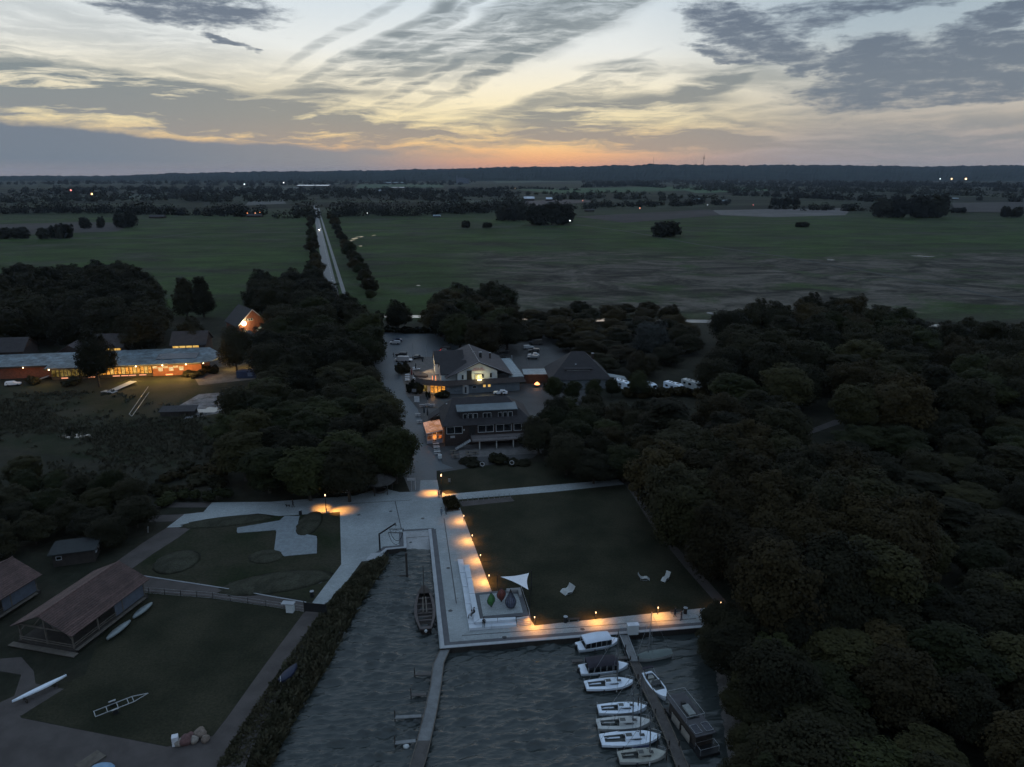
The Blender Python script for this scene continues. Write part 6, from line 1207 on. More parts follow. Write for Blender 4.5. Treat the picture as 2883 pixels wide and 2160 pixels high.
def houseboat():
    c = G(1945, 2060, WZ); t = thing('houseboat', 'dark flat roofed houseboat with railed sun deck and solar panels', 'houseboat', (c.x, c.y, WZ), R(17.5)); t.scale = (.78, .78, .85); dk = mat('houseboat_roof', (.055, .055, .062), .7, .2)
    MB().box((0, 0, .1), (3.5, 11.0, .8)).build('hull', M_BLACK, t); MB().box((0, .4, 1.5), (2.9, 8.0, 2.0)).build('cabin', M_WOODD, t); MB().box((0, .6, 2.58), (3.4, 9.4, .16)).build('roof_deck', dk, t)
    b = MB(); P = [(-1.6, -1.0), (1.6, -1.0), (1.6, 5.2), (-1.6, 5.2)]
    for (x0, y0), (x1, y1) in zip(P, P[1:] + P[:1]): b.bar((x0, y0, 3.55), (x1, y1, 3.55), .05); b.bar((x0, y0, 2.6), (x0, y0, 3.55), .05)
    b.build('deck_railing', M_STEEL, t)
    MB().box((0, 1.0, 2.98), (1.1, 2.3, .3)).build('sun_lounger', mat('lounger_pad', (.20, .22, .22), .8), t); MB().box((-.1, 2.6, 3.0), (.6, .5, .5)).build('stool', M_BLACK, t); MB().box((0, 1.0, 2.74), (2.0, 3.0, .12)).build('rug', M_BLACK, t)
    for x in (-.95, .95): o = MB().box((x, -2.7, 2.74), (1.2, 1.8, .06)).build('solar_panel', mat('solar_cells', (.012, .016, .03), .25), t); b = MB(); [b.bar((x - .6, y, 2.78), (x + .6, y, 2.78), .05) for y in (-3.6, -1.8)]; [b.bar((x + s * .6, -3.6, 2.78), (x + s * .6, -1.8, 2.78), .05) for s in (-1, 1)]; b.build('panel_frame', M_STEEL, o)
    b = MB(); P = [(-1.6, -5.3), (1.6, -5.3), (1.6, -3.8), (-1.6, -3.8)]; [b.bar((x0, y0, 1.4), (x1, y1, 1.4), .05) for (x0, y0), (x1, y1) in zip(P, P[1:])]; b.bar((-1.6, -3.8, 1.4), (-1.6, -5.3, 1.4), .05); [b.bar((x, y, .5), (x, y, 1.4), .05) for x, y in P]; b.build('stern_railing', M_STEEL, t)
    for y in (-1.2, 1.8): MB().box((-1.75, y, .9), (.10, 2.4, 1.3)).build('side_board', mat('pale_board', (.22, .21, .19), .8), t)
houseboat()
def barge():
    a, c = G(1199, 1778, WZ + .6), G(1193, 1652, WZ + .9); L = (c - a).length; t = thing('wooden_barge', 'old open wooden barge with thwarts and pole mast moored at the quay', 'boat', ((a.x + c.x) / 2, (a.y + c.y) / 2, WZ), math.atan2(c.y - a.y, c.x - a.x)); B = 3.3
    wd = mat('tarred_wood', (.030, .024, .022), .8, .3, 1.5, .3, 8); rail = mat('worn_gunwale', (.070, .060, .060), .8, .2, 2.0)
    N = 17; X = [(-.5 + k / (N - 1)) * L for k in range(N)]
    def hw(q): return B / 2 * (.50 + .50 * math.sin(PI / 2 * min(1, q / .42)) if q < .42 else (1 - .78 * ((q - .42) / .58) ** 2.1))
    W = [hw(k / (N - 1)) for k in range(N)]; S = [.95 + .55 * (k / (N - 1) - .4) ** 2 for k in range(N)]
    b = MB(); b.loft([[Vector((x, -w, s)), Vector((x * .98, -w * .93, .3)), Vector((x * .94, -w * .5, -.2)), Vector((x * .94, w * .5, -.2)), Vector((x * .98, w * .93, .3)), Vector((x, w, s))] for x, w, s in zip(X, W, S)], close=False); b.build('hull', wd, t)
    b = MB(); inner = [.72] * N
    for k in range(N - 1):
        for s in (-1, 1): b.add([(X[k], s * W[k], S[k]), (X[k + 1], s * W[k + 1], S[k + 1]), (X[k + 1], s * W[k + 1] * .72, S[k + 1] - .02), (X[k], s * W[k] * .72, S[k] - .02)], [(0, 1, 2, 3)])
    b.box((X[0] + .3, 0, S[0]), (.6, W[0] * 1.6, .06)); b.build('side_deck', rail, t)
    b = MB(); [b.add([(X[k], s * W[k] * .72, S[k] - .02), (X[k + 1], s * W[k + 1] * .72, S[k + 1] - .02), (X[k + 1], s * W[k + 1] * .7, .1), (X[k], s * W[k] * .7, .1)], [(0, 1, 2, 3)]) for k in range(N - 1) for s in (-1, 1)]; [b.add([(X[k], -W[k] * .7, .1), (X[k], W[k] * .7, .1), (X[k + 1], W[k + 1] * .7, .1), (X[k + 1], -W[k + 1] * .7, .1)], [(0, 1, 2, 3)]) for k in range(N - 1)]; b.build('inner_hull', wd, t)
    b = MB(); b.add([(X[13], -W[13], S[13] + .01), (X[16], -W[16], S[16] + .01), (X[16], W[16], S[16] + .01), (X[13], W[13], S[13] + .01)], [(0, 1, 2, 3)]); b.build('foredeck', wd, t)
    for x in (-.27, -.19, -.11, -.03, .10, .24):
        k = int((x + .5) * (N - 1)); MB().box((x * L, 0, .72), (.26, W[k] * 1.42, .07)).build('thwart', rail, t)
    for s in (-.28, .28): b = MB(); b.bar((-.12 * L, s, .9), (.22 * L, s * .8, 1.05), .16); b.build('spar', mat('pale_spar', (.11, .10, .085), .8), t)
    b = MB(); b.bar((-.46 * L, 0, .6), (-.56 * L, 0, 1.1), .1); b.build('tiller', rail, t); MB().ball((-.53 * L, 0, .9), .22, 10, 8, (1, 1, 1.2)).build('fender', M_WHITE, t)
    MB().tube((.24 * L, 0, .2), (.26 * L, 0, 6.4), .08, .05, 8).build('mast', M_WOODD, t)
    for k, q in enumerate((.2, .35, .5, .62)): i = int(q * (N - 1)); MB().ball((X[i], -W[i] - .2, .55), .2, 8, 6, (1.4, 1, 1)).build('fender', M_BLACK, t)
barge()
# ================================================================ VEHICLES
M_TYRE = mat('tyre', (.012, .012, .013), .9)
def car(u, v, rz, col, label, kind='hatch', lights=None, group='parked cars'):
    c = G(u, v); t = thing('car', label, 'car', (c.x, c.y, 0), R(rz), group); pm = mat('car_paint_%02d_%02d_%02d' % tuple(int(x * 100) for x in col), col, .28, .03, spec=.6)
    L, W = (4.3, 1.78) if kind != 'van' else (5.2, 1.95)
    if kind == 'van': prof = [(-.5, .45), (-.5, 1.85), (-.46, 2.0), (.16, 2.0), (.28, 1.85), (.37, 1.15), (.49, .95), (.5, .45)]; gl = (.18, .40, 1.15, 1.85)
    elif kind == 'wagon': prof = [(-.5, .45), (-.5, .95), (-.46, 1.45), (.05, 1.48), (.20, .98), (.46, .85), (.5, .45)]
    else: prof = [(-.5, .45), (-.49, .92), (-.40, 1.05), (-.28, 1.42), (.02, 1.45), (.20, .98), (.46, .84), (.5, .45)]
    b = MB(); rings = []
    for s, k in ((-1, .86), (-1, 1.0), (1, 1.0), (1, .86)):
        rings.append([Vector((x * L, s * W / 2 * (k if z < 1.0 else k * .84), z if k == 1 else z)) for x, z in prof])
    b.loft([[Vector((x * L, s * W / 2 * (1.0 if z < 1.0 else .82), z)) for x, z in prof] for s in (-1, -.5, .5, 1)]); b.build('body', pm, t)
    top = [(x, z) for x, z in prof if z > .9]
    x0, x1 = (-.40, .12) if kind != 'van' else (.10, .30)
    for s in (-1, 1): MB().add([(x0 * L, s * W * .462, 1.02), (x1 * L * 1.1, s * W * .462, 1.02), (x1 * L * .35 if kind != 'van' else x1 * L * .85, s * W * .417, 1.36 if kind != 'van' else 1.75), (x0 * L * .78, s * W * .417, 1.36 if kind != 'van' else 1.75)], [(0, 1, 2, 3)]).build('side_window', M_GLASS, t)
    fx = (.035, .185, 1.42, 1.0) if kind != 'van' else (.285, .365, 1.8, 1.2); MB().add([(fx[0] * L + .02, -W * .36, fx[2]), (fx[0] * L + .02, W * .36, fx[2]), (fx[1] * L + .03, W * .42, fx[3]), (fx[1] * L + .03, -W * .42, fx[3])], [(0, 1, 2, 3)]).build('windscreen', M_GLASS, t)
    for x in (-.31, .32):
        for s in (-1, 1): MB().tube((x * L, s * W * .40, .33), (x * L, s * W * .51, .33), .33, .33, 12).build('wheel', M_TYRE, t)
    for s in (-1, 1):
        MB().box((.497 * L, s * W * .36, .72), (.06, .34, .16)).build('headlight', glow('headlight', (1, .95, .85), 60.0) if lights == 'head' else M_FRAME, t)
        MB().box((-.497 * L, s * W * .38, .85), (.06, .26, .18)).build('tail_light', glow('brake', (1, .03, .03), 8.0) if lights == 'tail' else mat('tail_red', (.12, .01, .01), .4), t)
    if lights == 'head': lamp(t, (L * .6, 0, .8), 900, (1, .9, .7), .1, 70, .5, (0, R(-80), 0))
    if lights == 'tail': lamp(t, (-L * .62, 0, .9), 14, (1, .05, .04), .2)
    return t
SIL, DK, WHT, BLU, GRY = (.38, .40, .43), (.02, .021, .024), (.62, .63, .66), (.03, .045, .09), (.14, .15, .16)
for (x, y, rz, col, k, l, lt) in [(268, 258, 176, SIL, 'wagon', 'silver estate car in front of the dark blue one in the car park', None), (285, 240, 176, BLU, 'hatch', 'dark blue car half hidden behind the silver estate', None), (317, 356, 176, DK, 'wagon', 'black estate car with bright roof in the car park', None), (362, 402, -6, WHT, 'hatch', 'white car beside the white van', None), (325, 402, 176, (.30, .31, .33), 'van', 'dark van with pale roof behind the shrub', None), (460, 380, 4, DK, 'hatch', 'black car at the kerb behind the terrace', None), (682, 303, 176, DK, 'wagon', 'black car behind the hotel roof', None), (688, 326, 0, GRY, 'hatch', 'grey car with its red tail lights on behind the hotel', 'tail'),
        (1150, 312, 10, DK, 'hatch', 'dark car farthest left behind the hotel', None), (1155, 332, 8, DK, 'wagon', 'dark car in front of the farthest left one', None), (1135, 382, 4, DK, 'hatch', 'black car right behind the sheet roof', None), (1422, 262, 175, DK, 'van', 'dark van at the far right of the rear car park', None), (1362, 298, 12, SIL, 'wagon', 'silver car left of the dark van', None), (1405, 325, 176, DK, 'wagon', 'dark car in the middle of the right row', None), (1402, 362, 176, SIL, 'hatch', 'silver car behind the nearest one in the right row', None), (1395, 380, 176, GRY, 'wagon', 'grey car nearest the annexe', None), (1132, 672, 175, WHT, 'hatch', 'white car parked in front of the hotel', None)]:
    car(*Z5(x, y), rz, col, l, k, lt)
car(38, 1086, 20, WHT, 'white car parked before the left hostel wing', 'wagon')
cr = road[2].lerp(road[3], .90); o = car(899, 648, -75, DK, 'oncoming car with bright headlights on the country road', 'hatch', 'head', None)
def camper(u, v, rz, label, alc=False, m=None):
    c = G(u, v); t = thing('camper_van', label, 'camper van', (c.x, c.y, 0), R(rz), 'parked camper vans'); m = m or M_GEL; L, W = 6.6, 2.25
    b = MB(); prof = [(-.5, .5), (-.5, 2.75), (-.47, 2.85), (.26, 2.85), (.42, 2.55), (.47, 1.75), (.5, 1.25), (.5, .5)] if not alc else [(-.5, .5), (-.5, 2.85), (-.47, 2.95), (.34, 2.95), (.44, 2.6), (.42, 2.05), (.34, 2.0), (.42, 1.25), (.5, 1.15), (.5, .5)]
    b.loft([[Vector((x * L, s * W / 2 * (1 if 0.6 < z < 2.7 else .94), z)) for x, z in prof] for s in (-1, -.6, .6, 1)]); b.build('body', m, t)
    b = MB(); b.add([(.43 * L + .02, -W * .40, 2.45), (.43 * L + .02, W * .40, 2.45), (.475 * L + .02, W * .42, 1.72), (.475 * L + .02, -W * .42, 1.72)] if not alc else [(.352 * L, -W * .4, 1.98), (.352 * L, W * .4, 1.98), (.43 * L, W * .42, 1.25), (.43 * L, -W * .42, 1.25)], [(0, 1, 2, 3)]); b.build('windscreen', mat('screen_cover', (.30, .40, .45), .6) if alc else M_GLASS, t)
    for s in (-1, 1):
        for x, w in ((-.30, .9), (.02, 1.1)): MB().box((x * L, s * W * .497, 1.9), (w, .06, .6)).build('window', M_GLASS, t)
    for x, y, a, d in ((-.28, .2, .7, .6), (-.02, -.3, 1.3, .35), (.22, .1, .9, .7), (-.12, .45, .5, .4)): MB().box((x * L, y * W * .6, 2.90 if not alc else 3.0), (a, d, .12)).build('roof_hatch', M_GLASS, t)
    for x in (-.30, .34):
        for s in (-1, 1): MB().tube((x * L, s * W * .42, .36), (x * L, s * W * .5, .36), .36, .36, 12).build('wheel', M_TYRE, t)
camper(1822, 1101, -52, 'white camper van beside the yellowish tree'); camper(1896, 1104, -52, 'white camper van with overcab and covered windscreen, middle of the row', True); camper(1946, 1096, -52, 'grey camper van at the right end of the row', False, M_GEL2); camper(1751, 1096, -52, 'camper van showing only its white front at the left end of the row')
# ================================================================ PEOPLE
def person_mat(name, top, leg, hair):
    m = bpy.data.materials.new(name); m.use_nodes = True; T = NT(m.node_tree); z = T.n('ShaderNodeSeparateXYZ', {0: T.n('ShaderNodeTexCoord').outputs['Object']}).outputs[2]
    c = T.ramp(T.m('DIVIDE', z, 1.9), [(0, (.015, .015, .015, 1)), (.05, tuple(leg) + (1,)), (.47, tuple(top) + (1,)), (.79, (.35, .22, .16, 1)), (.865, tuple(hair) + (1,))], 'CONSTANT')
    T.n('ShaderNodeOutputMaterial', {0: T.n('ShaderNodeBsdfPrincipled', {'Base Color': c, 'Roughness': .85}).outputs[0]}); return m
def skin(name, pts, edges, rad, m, parent):
    me = bpy.data.meshes.new(name); me.from_pydata(pts, edges, []); o = bpy.data.objects.new(name, me); COL.objects.link(o); o.parent = parent; me.materials.append(m)
    md = o.modifiers.new('Skin', 'SKIN'); sv = me.skin_vertices[0].data
    for i, r in enumerate(rad): sv[i].radius = (r, r) if not isinstance(r, tuple) else r
    sv[0].use_root = True; md.use_smooth_shade = True; ss = o.modifiers.new('Sub', 'SUBSURF'); ss.levels = 1; ss.render_levels = 1
    return o
def person(u, v, rz, top, leg, label, sit=False, z=0.0, stride=.12, hair=(.03, .022, .016), loc=None):
    c = G(u, v, z) if loc is None else Vector(loc); t = thing('person', label, 'person', (c.x, c.y, c.z), R(rz)); dz = -.42 if sit else 0
    P = [(0, 0, .95), (0, 0, 1.12), (0, 0, 1.36), (0, -.01, 1.50), (0, -.02, 1.60), (0, -.02, 1.72)]; E_ = [(0, 1), (1, 2), (2, 3), (3, 4), (4, 5)]; Rd = [(.15, .11), (.15, .10), (.17, .10), .05, .085, .08]
    for s in (-1, 1):
        i = len(P)
        if sit: P += [(s * .10, -.05, .93), (s * .12, -.45, .92), (s * .12, -.48, .48), (s * .12, -.62, .45)]
        else: P += [(s * .10, 0, .88), (s * .11, -s * stride * .5, .48), (s * .11, -s * stride + .03, .07), (s * .12, -s * stride - .14, .04)]
        E_ += [(0, i), (i, i + 1), (i + 1, i + 2), (i + 2, i + 3)]; Rd += [.095, .07, .05, .045]
        i = len(P); P += [(s * .20, 0, 1.38), (s * .25, .03, 1.12), (s * .22, -.12 if not sit else -.28, .90 if not sit else 1.0), (s * .21, -.17 if not sit else -.36, .83 if not sit else .98)]; E_ += [(2, i), (i, i + 1), (i + 1, i + 2), (i + 2, i + 3)]; Rd += [.065, .05, .04, .045]
    o = skin('body', P, E_, Rd, person_mat('clothes', top, leg, hair), t); o.location = (0, 0, dz); MB().ball((0, .02, 1.72 + dz), .115, 10, 7, (.95, 1.05, 1)).build('hair', mat('hair_%d' % int(hair[0] * 1000), hair, .8), t, smooth=True)
    return t
D1, D2, D3 = (.02, .021, .025), (.03, .04, .06), (.12, .15, .19)
person(1236, 1402, 20, (.22, .16, .15), D1, 'person in a pale top standing close beside another under the street lamp'); person(1242, 1401, -30, D1, (.09, .03, .03), 'person in a dark jacket standing close beside the one in the pale top')
person(1243, 1452, 170, D3, (.07, .09, .12), 'person in light blue clothes walking beside the hedge box', stride=.22); person(825, 1428, 95, D1, D1, 'person in a dark coat walking a dog on the plaza path', stride=.2)
person(0, 0, -55, D1, D1, 'person in dark clothes sitting on the upper seating step', True, loc=(G(*Z6(1044, 1268), .9) + Vector((0, 0, 0)))); person(0, 0, -80, (.30, .30, .32), D1, 'person with a pale top sitting on the lower seating step', True, loc=G(*Z6(1022, 1290), .47)); person(0, 0, 0, D1, (.10, .12, .14), 'person in a dark top sitting at the front of the seating steps', True, loc=G(*Z6(1135, 1362), .47))
person(1900, 1737, 60, D1, D1, 'person standing behind the bench on the promenade'); person(1918, 1747, -100, D1, D2, 'person standing on the promenade paving in dark clothes'); person(1108, 1006, 0, D1, D1, 'person standing in the car park beside the black estate'); person(1256, 1448, 0, D1, D1, 'person in black standing at the corner of the hedge box'); person(1227, 1243, 10, D1, D1, 'person standing in the doorway of the glass pavilion')
t = thing('dog', 'small dark dog walking ahead of the person in the coat', 'dog', tuple(G(811, 1428)), R(180)); skin('body', [(0, 0, .42), (.28, 0, .45), (.45, 0, .58), (.58, 0, .56), (-.28, 0, .42), (-.5, 0, .55), (.28, .09, .2), (.30, .09, .03), (.28, -.09, .2), (.24, -.09, .03), (-.28, .09, .22), (-.34, .09, .03), (-.28, -.09, .22), (-.24, -.09, .03)], [(0, 1), (1, 2), (2, 3), (0, 4), (4, 5), (1, 6), (6, 7), (1, 8), (8, 9), (4, 10), (10, 11), (4, 12), (12, 13)], [.12, .13, .08, .06, .11, .03, .05, .035, .05, .035, .06, .035, .06, .035], mat('dog_fur', (.02, .018, .016), .9), t)
# ================================================================ VEGETATION
def leaf_mat(name, c1, c2, var=0.35):
    m = bpy.data.materials.new(name); m.use_nodes = True; T = NT(m.node_tree)
    tc = T.n('ShaderNodeTexCoord').outputs['Object']
    oi = T.n('ShaderNodeObjectInfo').outputs['Random']
    n = T.mr(T.noise(tc, 0.55, 4, 0.65), 0.3, 0.7)
    f = T.m('ADD', T.m('MULTIPLY', n, 0.6), T.m('MULTIPLY', oi, 0.4))
    c = T.mix(f, tuple(c1) + (1,), tuple(c2) + (1,))
    k = T.mr(T.n('ShaderNodeTexWhiteNoise', {0: oi}, noise_dimensions='1D').outputs[0] if False else oi, 0, 1, 1 - var, 1 + var, False)
    c = T.mix(1.0, c, T.n('ShaderNodeCombineColor', {0: k, 1: k, 2: k}).outputs[0], 'MULTIPLY')
    p = T.n('ShaderNodeBsdfPrincipled', {'Base Color': c, 'Roughness': 0.85, 'Specular IOR Level': 0.12})
    T.n('ShaderNodeOutputMaterial', {0: p.outputs[0]}); MATS[name] = m; return m
L_DARK = leaf_mat('leaves_dark', (0.0100, 0.0112, 0.0058), (0.0215, 0.0195, 0.0092))
L_BROWN = leaf_mat('leaves_autumn', (0.0165, 0.0145, 0.0065), (0.0330, 0.0250, 0.0098))
L_GREEN = leaf_mat('leaves_green', (0.0115, 0.0155, 0.0058), (0.0240, 0.0265, 0.0088))
L_GREY = leaf_mat('leaves_willow', (0.035, 0.040, 0.038), (0.062, 0.064, 0.060))
L_OLIVE = leaf_mat('leaves_olive', (0.0155, 0.0165, 0.0068), (0.0320, 0.0295, 0.0108))
L_FAR = leaf_mat('leaves_far', (0.010, 0.012, 0.009), (0.018, 0.019, 0.013))
M_BARK = mat('bark', (0.045, 0.038, 0.032), 0.95, 0.3, 2.0, 0.6, 12.0)
def quad_mesh(name, C, A, B, m):
    """quads with centres C and half axes A, B (n,3)"""
    n = len(C); V = np.empty((n, 4, 3), np.float32)
    V[:, 0] = C - A - B; V[:, 1] = C + A - B * .6; V[:, 2] = C + A * .8 + B; V[:, 3] = C - A * .7 + B * .9
    me = bpy.data.meshes.new(name); me.vertices.add(n * 4); me.vertices.foreach_set('co', V.ravel())
    me.loops.add(n * 4); me.loops.foreach_set('vertex_index', np.arange(n * 4, dtype=np.int32))
    me.polygons.add(n); me.polygons.foreach_set('loop_start', np.arange(0, n * 4, 4, dtype=np.int32))
    me.materials.append(m); me.update(); me.validate(); return me
def leaf_cloud(rng, centres, radii, n, size, flat=0.9, mid=None):
    centres = np.asarray(centres, float); radii = np.asarray(radii, float)
    w = radii ** 2; k = rng.choice(len(centres), n, p=w / w.sum())
    d = rng.normal(size=(n, 3)); d /= np.linalg.norm(d, axis=1)[:, None]
    rr = 1 - 0.45 * rng.random(n) ** 2.2 + 0.10 * rng.normal(size=n)
    C = centres[k] + d * (radii[k] * rr)[:, None] * np.array([1, 1, flat])
    if mid is not None:
        q = C - np.array(mid); q /= np.linalg.norm(q, axis=1)[:, None] + 1e-6; d = d * .55 + q * .75
    nrm = d * 0.9 + rng.normal(size=(n, 3)) * 0.30 + np.array([0, 0, .25]); nrm /= np.linalg.norm(nrm, axis=1)[:, None]
    t = rng.normal(size=(n, 3)); A = np.cross(nrm, t); A /= np.linalg.norm(A, axis=1)[:, None]; B = np.cross(nrm, A)
    s = size * rng.uniform(.55, 1.35, n)
    return C, A * s[:, None], B * (s * rng.uniform(.5, .9, n))[:, None]
def make_proto(name, seed, h, r, leaves, nl=9, trunk=0.28, leaf=0.42, n=5200, shape='round', base=0.25):
    rng = np.random.default_rng(seed); rd = random.Random(seed)
    cs, rs, limbs = [], [], []
    cz0 = h * base
    for i in range(nl):
        a = 2 * PI * i / nl * 1.618 * 2 + rd.uniform(-.4, .4); q = (i + .5) / nl
        if shape == 'round':
            z = cz0 + (h - cz0) * (0.12 + 0.74 * q); rad = r * math.sqrt(max(.05, 1 - ((q - .38) / .72) ** 2)) * rd.uniform(.28, .62); lr = r * rd.uniform(.36, .54) * (1.08 - .30 * q)
        elif shape == 'tall':
            z = cz0 + (h - cz0) * (0.12 + 0.78 * q); rad = r * (.55 - .3 * q) * rd.uniform(.6, 1.1); lr = r * rd.uniform(.45, .6) * (1.1 - .5 * q)
        else:
            z = cz0 + (h - cz0) * rd.uniform(.25, .7); rad = r * math.sqrt(rd.random()) * .75; lr = r * rd.uniform(.28, .45)
        cs.append((rad * math.cos(a), rad * math.sin(a), z)); rs.append(lr)
    if shape == 'round': cs.append((0, 0, cz0 + (h - cz0) * .5)); rs.append(r * .62); cs.append((0, 0, cz0 + (h - cz0) * .30)); rs.append(r * .6)
    for i in range(nl * 3):      # small outer sprigs break the outline
        j = rd.randrange(nl); d = Vector((rd.gauss(0, 1), rd.gauss(0, 1), abs(rd.gauss(.4, .8)))).normalized() * rs[j] * rd.uniform(.8, 1.15)
        cs.append(tuple(Vector(cs[j]) + d)); rs.append(r * rd.uniform(.10, .17))
    C, A, B = leaf_cloud(rng, cs, rs, n, leaf, .92, (0, 0, h * .42) if shape != 'bush' else None)
    keep = C[:, 2] > h * .015; C, A, B = C[keep], A[keep], B[keep]
    root = thing(name, 'tree', 'tree')
    me = quad_mesh('crown', C, A, B, leaves); co = bpy.data.objects.new('crown', me); COL.objects.link(co); co.parent = root
    b = MB(); top = h * (base + .35); b.tube((0, 0, -.1), (0.1, 0, top * .55), trunk, trunk * .7, 8); b.tube((.1, 0, top * .53), (0, .1, top), trunk * .7, trunk * .4, 7)
    for i in range(min(nl, 7)): b.tube((0.05, 0, top * rd.uniform(.5, .95)), cs[i], trunk * .35, trunk * .10, 5)
    b.build('trunk', M_BARK, root)
    root.hide_render = True
    return root
PROTOS = {}
def P_(kind):
    if kind in PROTOS: return PROTOS[kind]
    spec = {'oak0': (1, 13, 5.6, L_DARK, 13, .32, .17, 25000), 'oak1': (2, 12, 5.2, L_BROWN, 12, .30, .165, 23000), 'oak2': (3, 14, 6.2, L_DARK, 15, .34, .17, 28000), 'oak3': (4, 11, 5.0, L_GREEN, 11, .28, .16, 22000), 'oak4': (5, 15, 6.6, L_BROWN, 16, .36, .175, 30000), 'oak5': (6, 12.5, 5.8, L_DARK, 14, .30, .17, 26000),
            'tall0': (11, 14, 4.0, L_DARK, 16, .28, .17, 18000, 'tall', .12), 'ash0': (7, 13, 4.6, L_GREEN, 11, .28, .165, 22000), 'ash1': (8, 14, 5.0, L_OLIVE, 13, .28, .17, 23000), 'willow': (21, 9, 5.2, L_GREY, 12, .3, .16, 22000), 'bush0': (31, 3.2, 2.4, L_DARK, 7, .10, .28, 1800, 'bush', .02), 'bush1': (32, 2.6, 2.2, L_BROWN, 6, .10, .28, 1500, 'bush', .02), 'bush2': (33, 3.0, 2.6, L_GREEN, 6, .10, .28, 1700, 'bush', .02),
            'far0': (41, 16, 8.5, L_FAR, 14, .5, .9, 2200, 'round', .06), 'far1': (42, 15, 9.5, L_FAR, 15, .5, .9, 2400, 'round', .04), 'far2': (43, 17, 7.5, L_FAR, 14, .5, .9, 2100, 'round', .06), 'far3': (44, 15, 9, L_FAR, 14, .5, .9, 2200, 'round', .05), 'farb': (45, 5, 5.0, L_FAR, 8, .2, .7, 900, 'bush', .02)}[kind]
    PROTOS[kind] = make_proto('tree', *spec[:4], nl=spec[4], trunk=spec[5], leaf=spec[6], n=spec[7], shape=spec[8] if len(spec) > 8 else 'round', base=spec[9] if len(spec) > 9 else .25)
    PROTOS[kind]['dims'] = (spec[1], spec[2])
    return PROTOS[kind]
VR = random.Random(77)
def plant(kind, loc, h=None, r=None, label='', group=None, name=None, cat=None):
    p = P_(kind); ph, pr = p['dims']
    sz = (h / ph) if h else VR.uniform(.85, 1.15); sx = (r / pr) if r else sz * VR.uniform(.9, 1.12)
    root = bpy.data.objects.new(name or ('shrub' if kind.startswith('bush') or kind == 'farb' else 'broadleaf_tree'), None); COL.objects.link(root)
    root.location = (loc[0], loc[1], loc[2] if len(loc) > 2 else 0); root.rotation_euler = (0, 0, VR.uniform(0, 2 * PI)); root.scale = (sx, sx, sz)
    for ch in p.children:
        c = ch.copy(); COL.objects.link(c); c.parent = root
    return tag(root, label, cat or ('shrub' if root.name.startswith('shrub') else 'tree'), group)
def inside(p, poly):
    x, y = p; r = False; n = len(poly)
    for i in range(n):
        a, c = poly[i], poly[(i + 1) % n]
        if (a[1] > y) != (c[1] > y) and x < (c[0] - a[0]) * (y - a[1]) / (c[1] - a[1]) + a[0]: r = not r
    return r
PLACED = []
def wood(px, zc, spacing, kinds, label, group, hr=(11, 14), rr=None, excl=(), limit=400, tries=6000, name=None):
    poly = [(p.x, p.y) for p in GL(px, zc)]
    ex = [[(p.x, p.y) for p in GL(e, 0)] for e in excl]
    x0, x1 = min(p[0] for p in poly), max(p[0] for p in poly); y0, y1 = min(p[1] for p in poly), max(p[1] for p in poly)
    pts = []
    for _ in range(tries):
        p = (VR.uniform(x0, x1), VR.uniform(y0, y1))
        if not inside(p, poly) or any(inside(p, e) for e in ex): continue
        if any((p[0] - q[0]) ** 2 + (p[1] - q[1]) ** 2 < spacing ** 2 for q in pts): continue
        pts.append(p)
        if len(pts) >= limit: break
    TONE = {'oak0': 'dark', 'oak1': 'brownish', 'oak2': 'broad dark', 'oak3': 'green', 'oak4': 'broad brownish', 'oak5': 'dusky', 'ash0': 'slim green', 'ash1': 'olive', 'tall0': 'upright dark', 'bush0': 'dark', 'bush1': 'brownish', 'bush2': 'green'}
    xs_ = sorted(p[0] for p in pts); ys_ = sorted(p[1] for p in pts); n = max(1, len(pts) - 1)
    third = lambda v, L, w: w[min(2, int(3 * L.index(v) / (n + 1)))]
    for p in pts:
        k = VR.choice(kinds); h = VR.uniform(*hr)
        sz = ('low', 'middling', 'tall')[min(2, int(3 * (h - hr[0]) / (hr[1] - hr[0])))]
        lab = '%s %s %s %s, %s row, %s' % (sz, TONE[k], 'shrub' if k.startswith('bush') or name == 'shrub' else 'tree', label, third(p[1], ys_, ('front', 'middle', 'back')), third(p[0], xs_, ('left part', 'centre', 'right part')))
        plant(k, p, h, (VR.uniform(*rr) if rr else h * VR.uniform(.40, .50)) * 1.14, lab, group, name)
    return pts
PATH_R = [(2140, 1300), (2190, 1222), (2350, 1160), (2430, 1168), (2370, 1260), (2250, 1345)]
PATH_L = [(1740, 1340), (1775, 1340), (1815, 1400), (1880, 1490), (1990, 1600), (2080, 1720), (2040, 1800), (1930, 1640), (1840, 1520), (1780, 1420)]
GR = 'trees of the dark wood right of the lawn'
# the big wood on the right, in bands from near to far
wood([(2150, 1990), (2130, 1880), (2170, 1790), (2200, 1690), (2300, 1640), (2600, 1640), (2990, 1640), (3050, 2250), (2200, 2250), (2170, 2110)], 7, 6.0, ['oak0', 'oak1', 'ash1', 'oak5', 'ash0'], 'in the wood beside the boats', GR, (6, 10), (3.8, 5.6), tries=3000)
wood([(1850, 1350), (1890, 1290), (2080, 1250), (2300, 1300), (2480, 1380), (2560, 1500), (2560, 1640), (2200, 1660), (2130, 1620), (2010, 1520), (1910, 1430)], 9, 6.2, ['oak1', 'oak4', 'ash1', 'oak2'], 'in the domed grove at the lawn edge', GR, (13, 16), (5.2, 6.6), tries=3000)
wood([(2300, 1260), (2420, 1200), (2560, 1150), (2950, 1130), (3000, 1640), (2560, 1640), (2570, 1480), (2470, 1360)], 8, 8.0, ['oak0', 'ash0', 'oak5', 'ash1', 'tall0'], 'in the scrubby wood on the far right', GR, (5, 9), (4.6, 6.2), excl=[PATH_R], tries=3000)
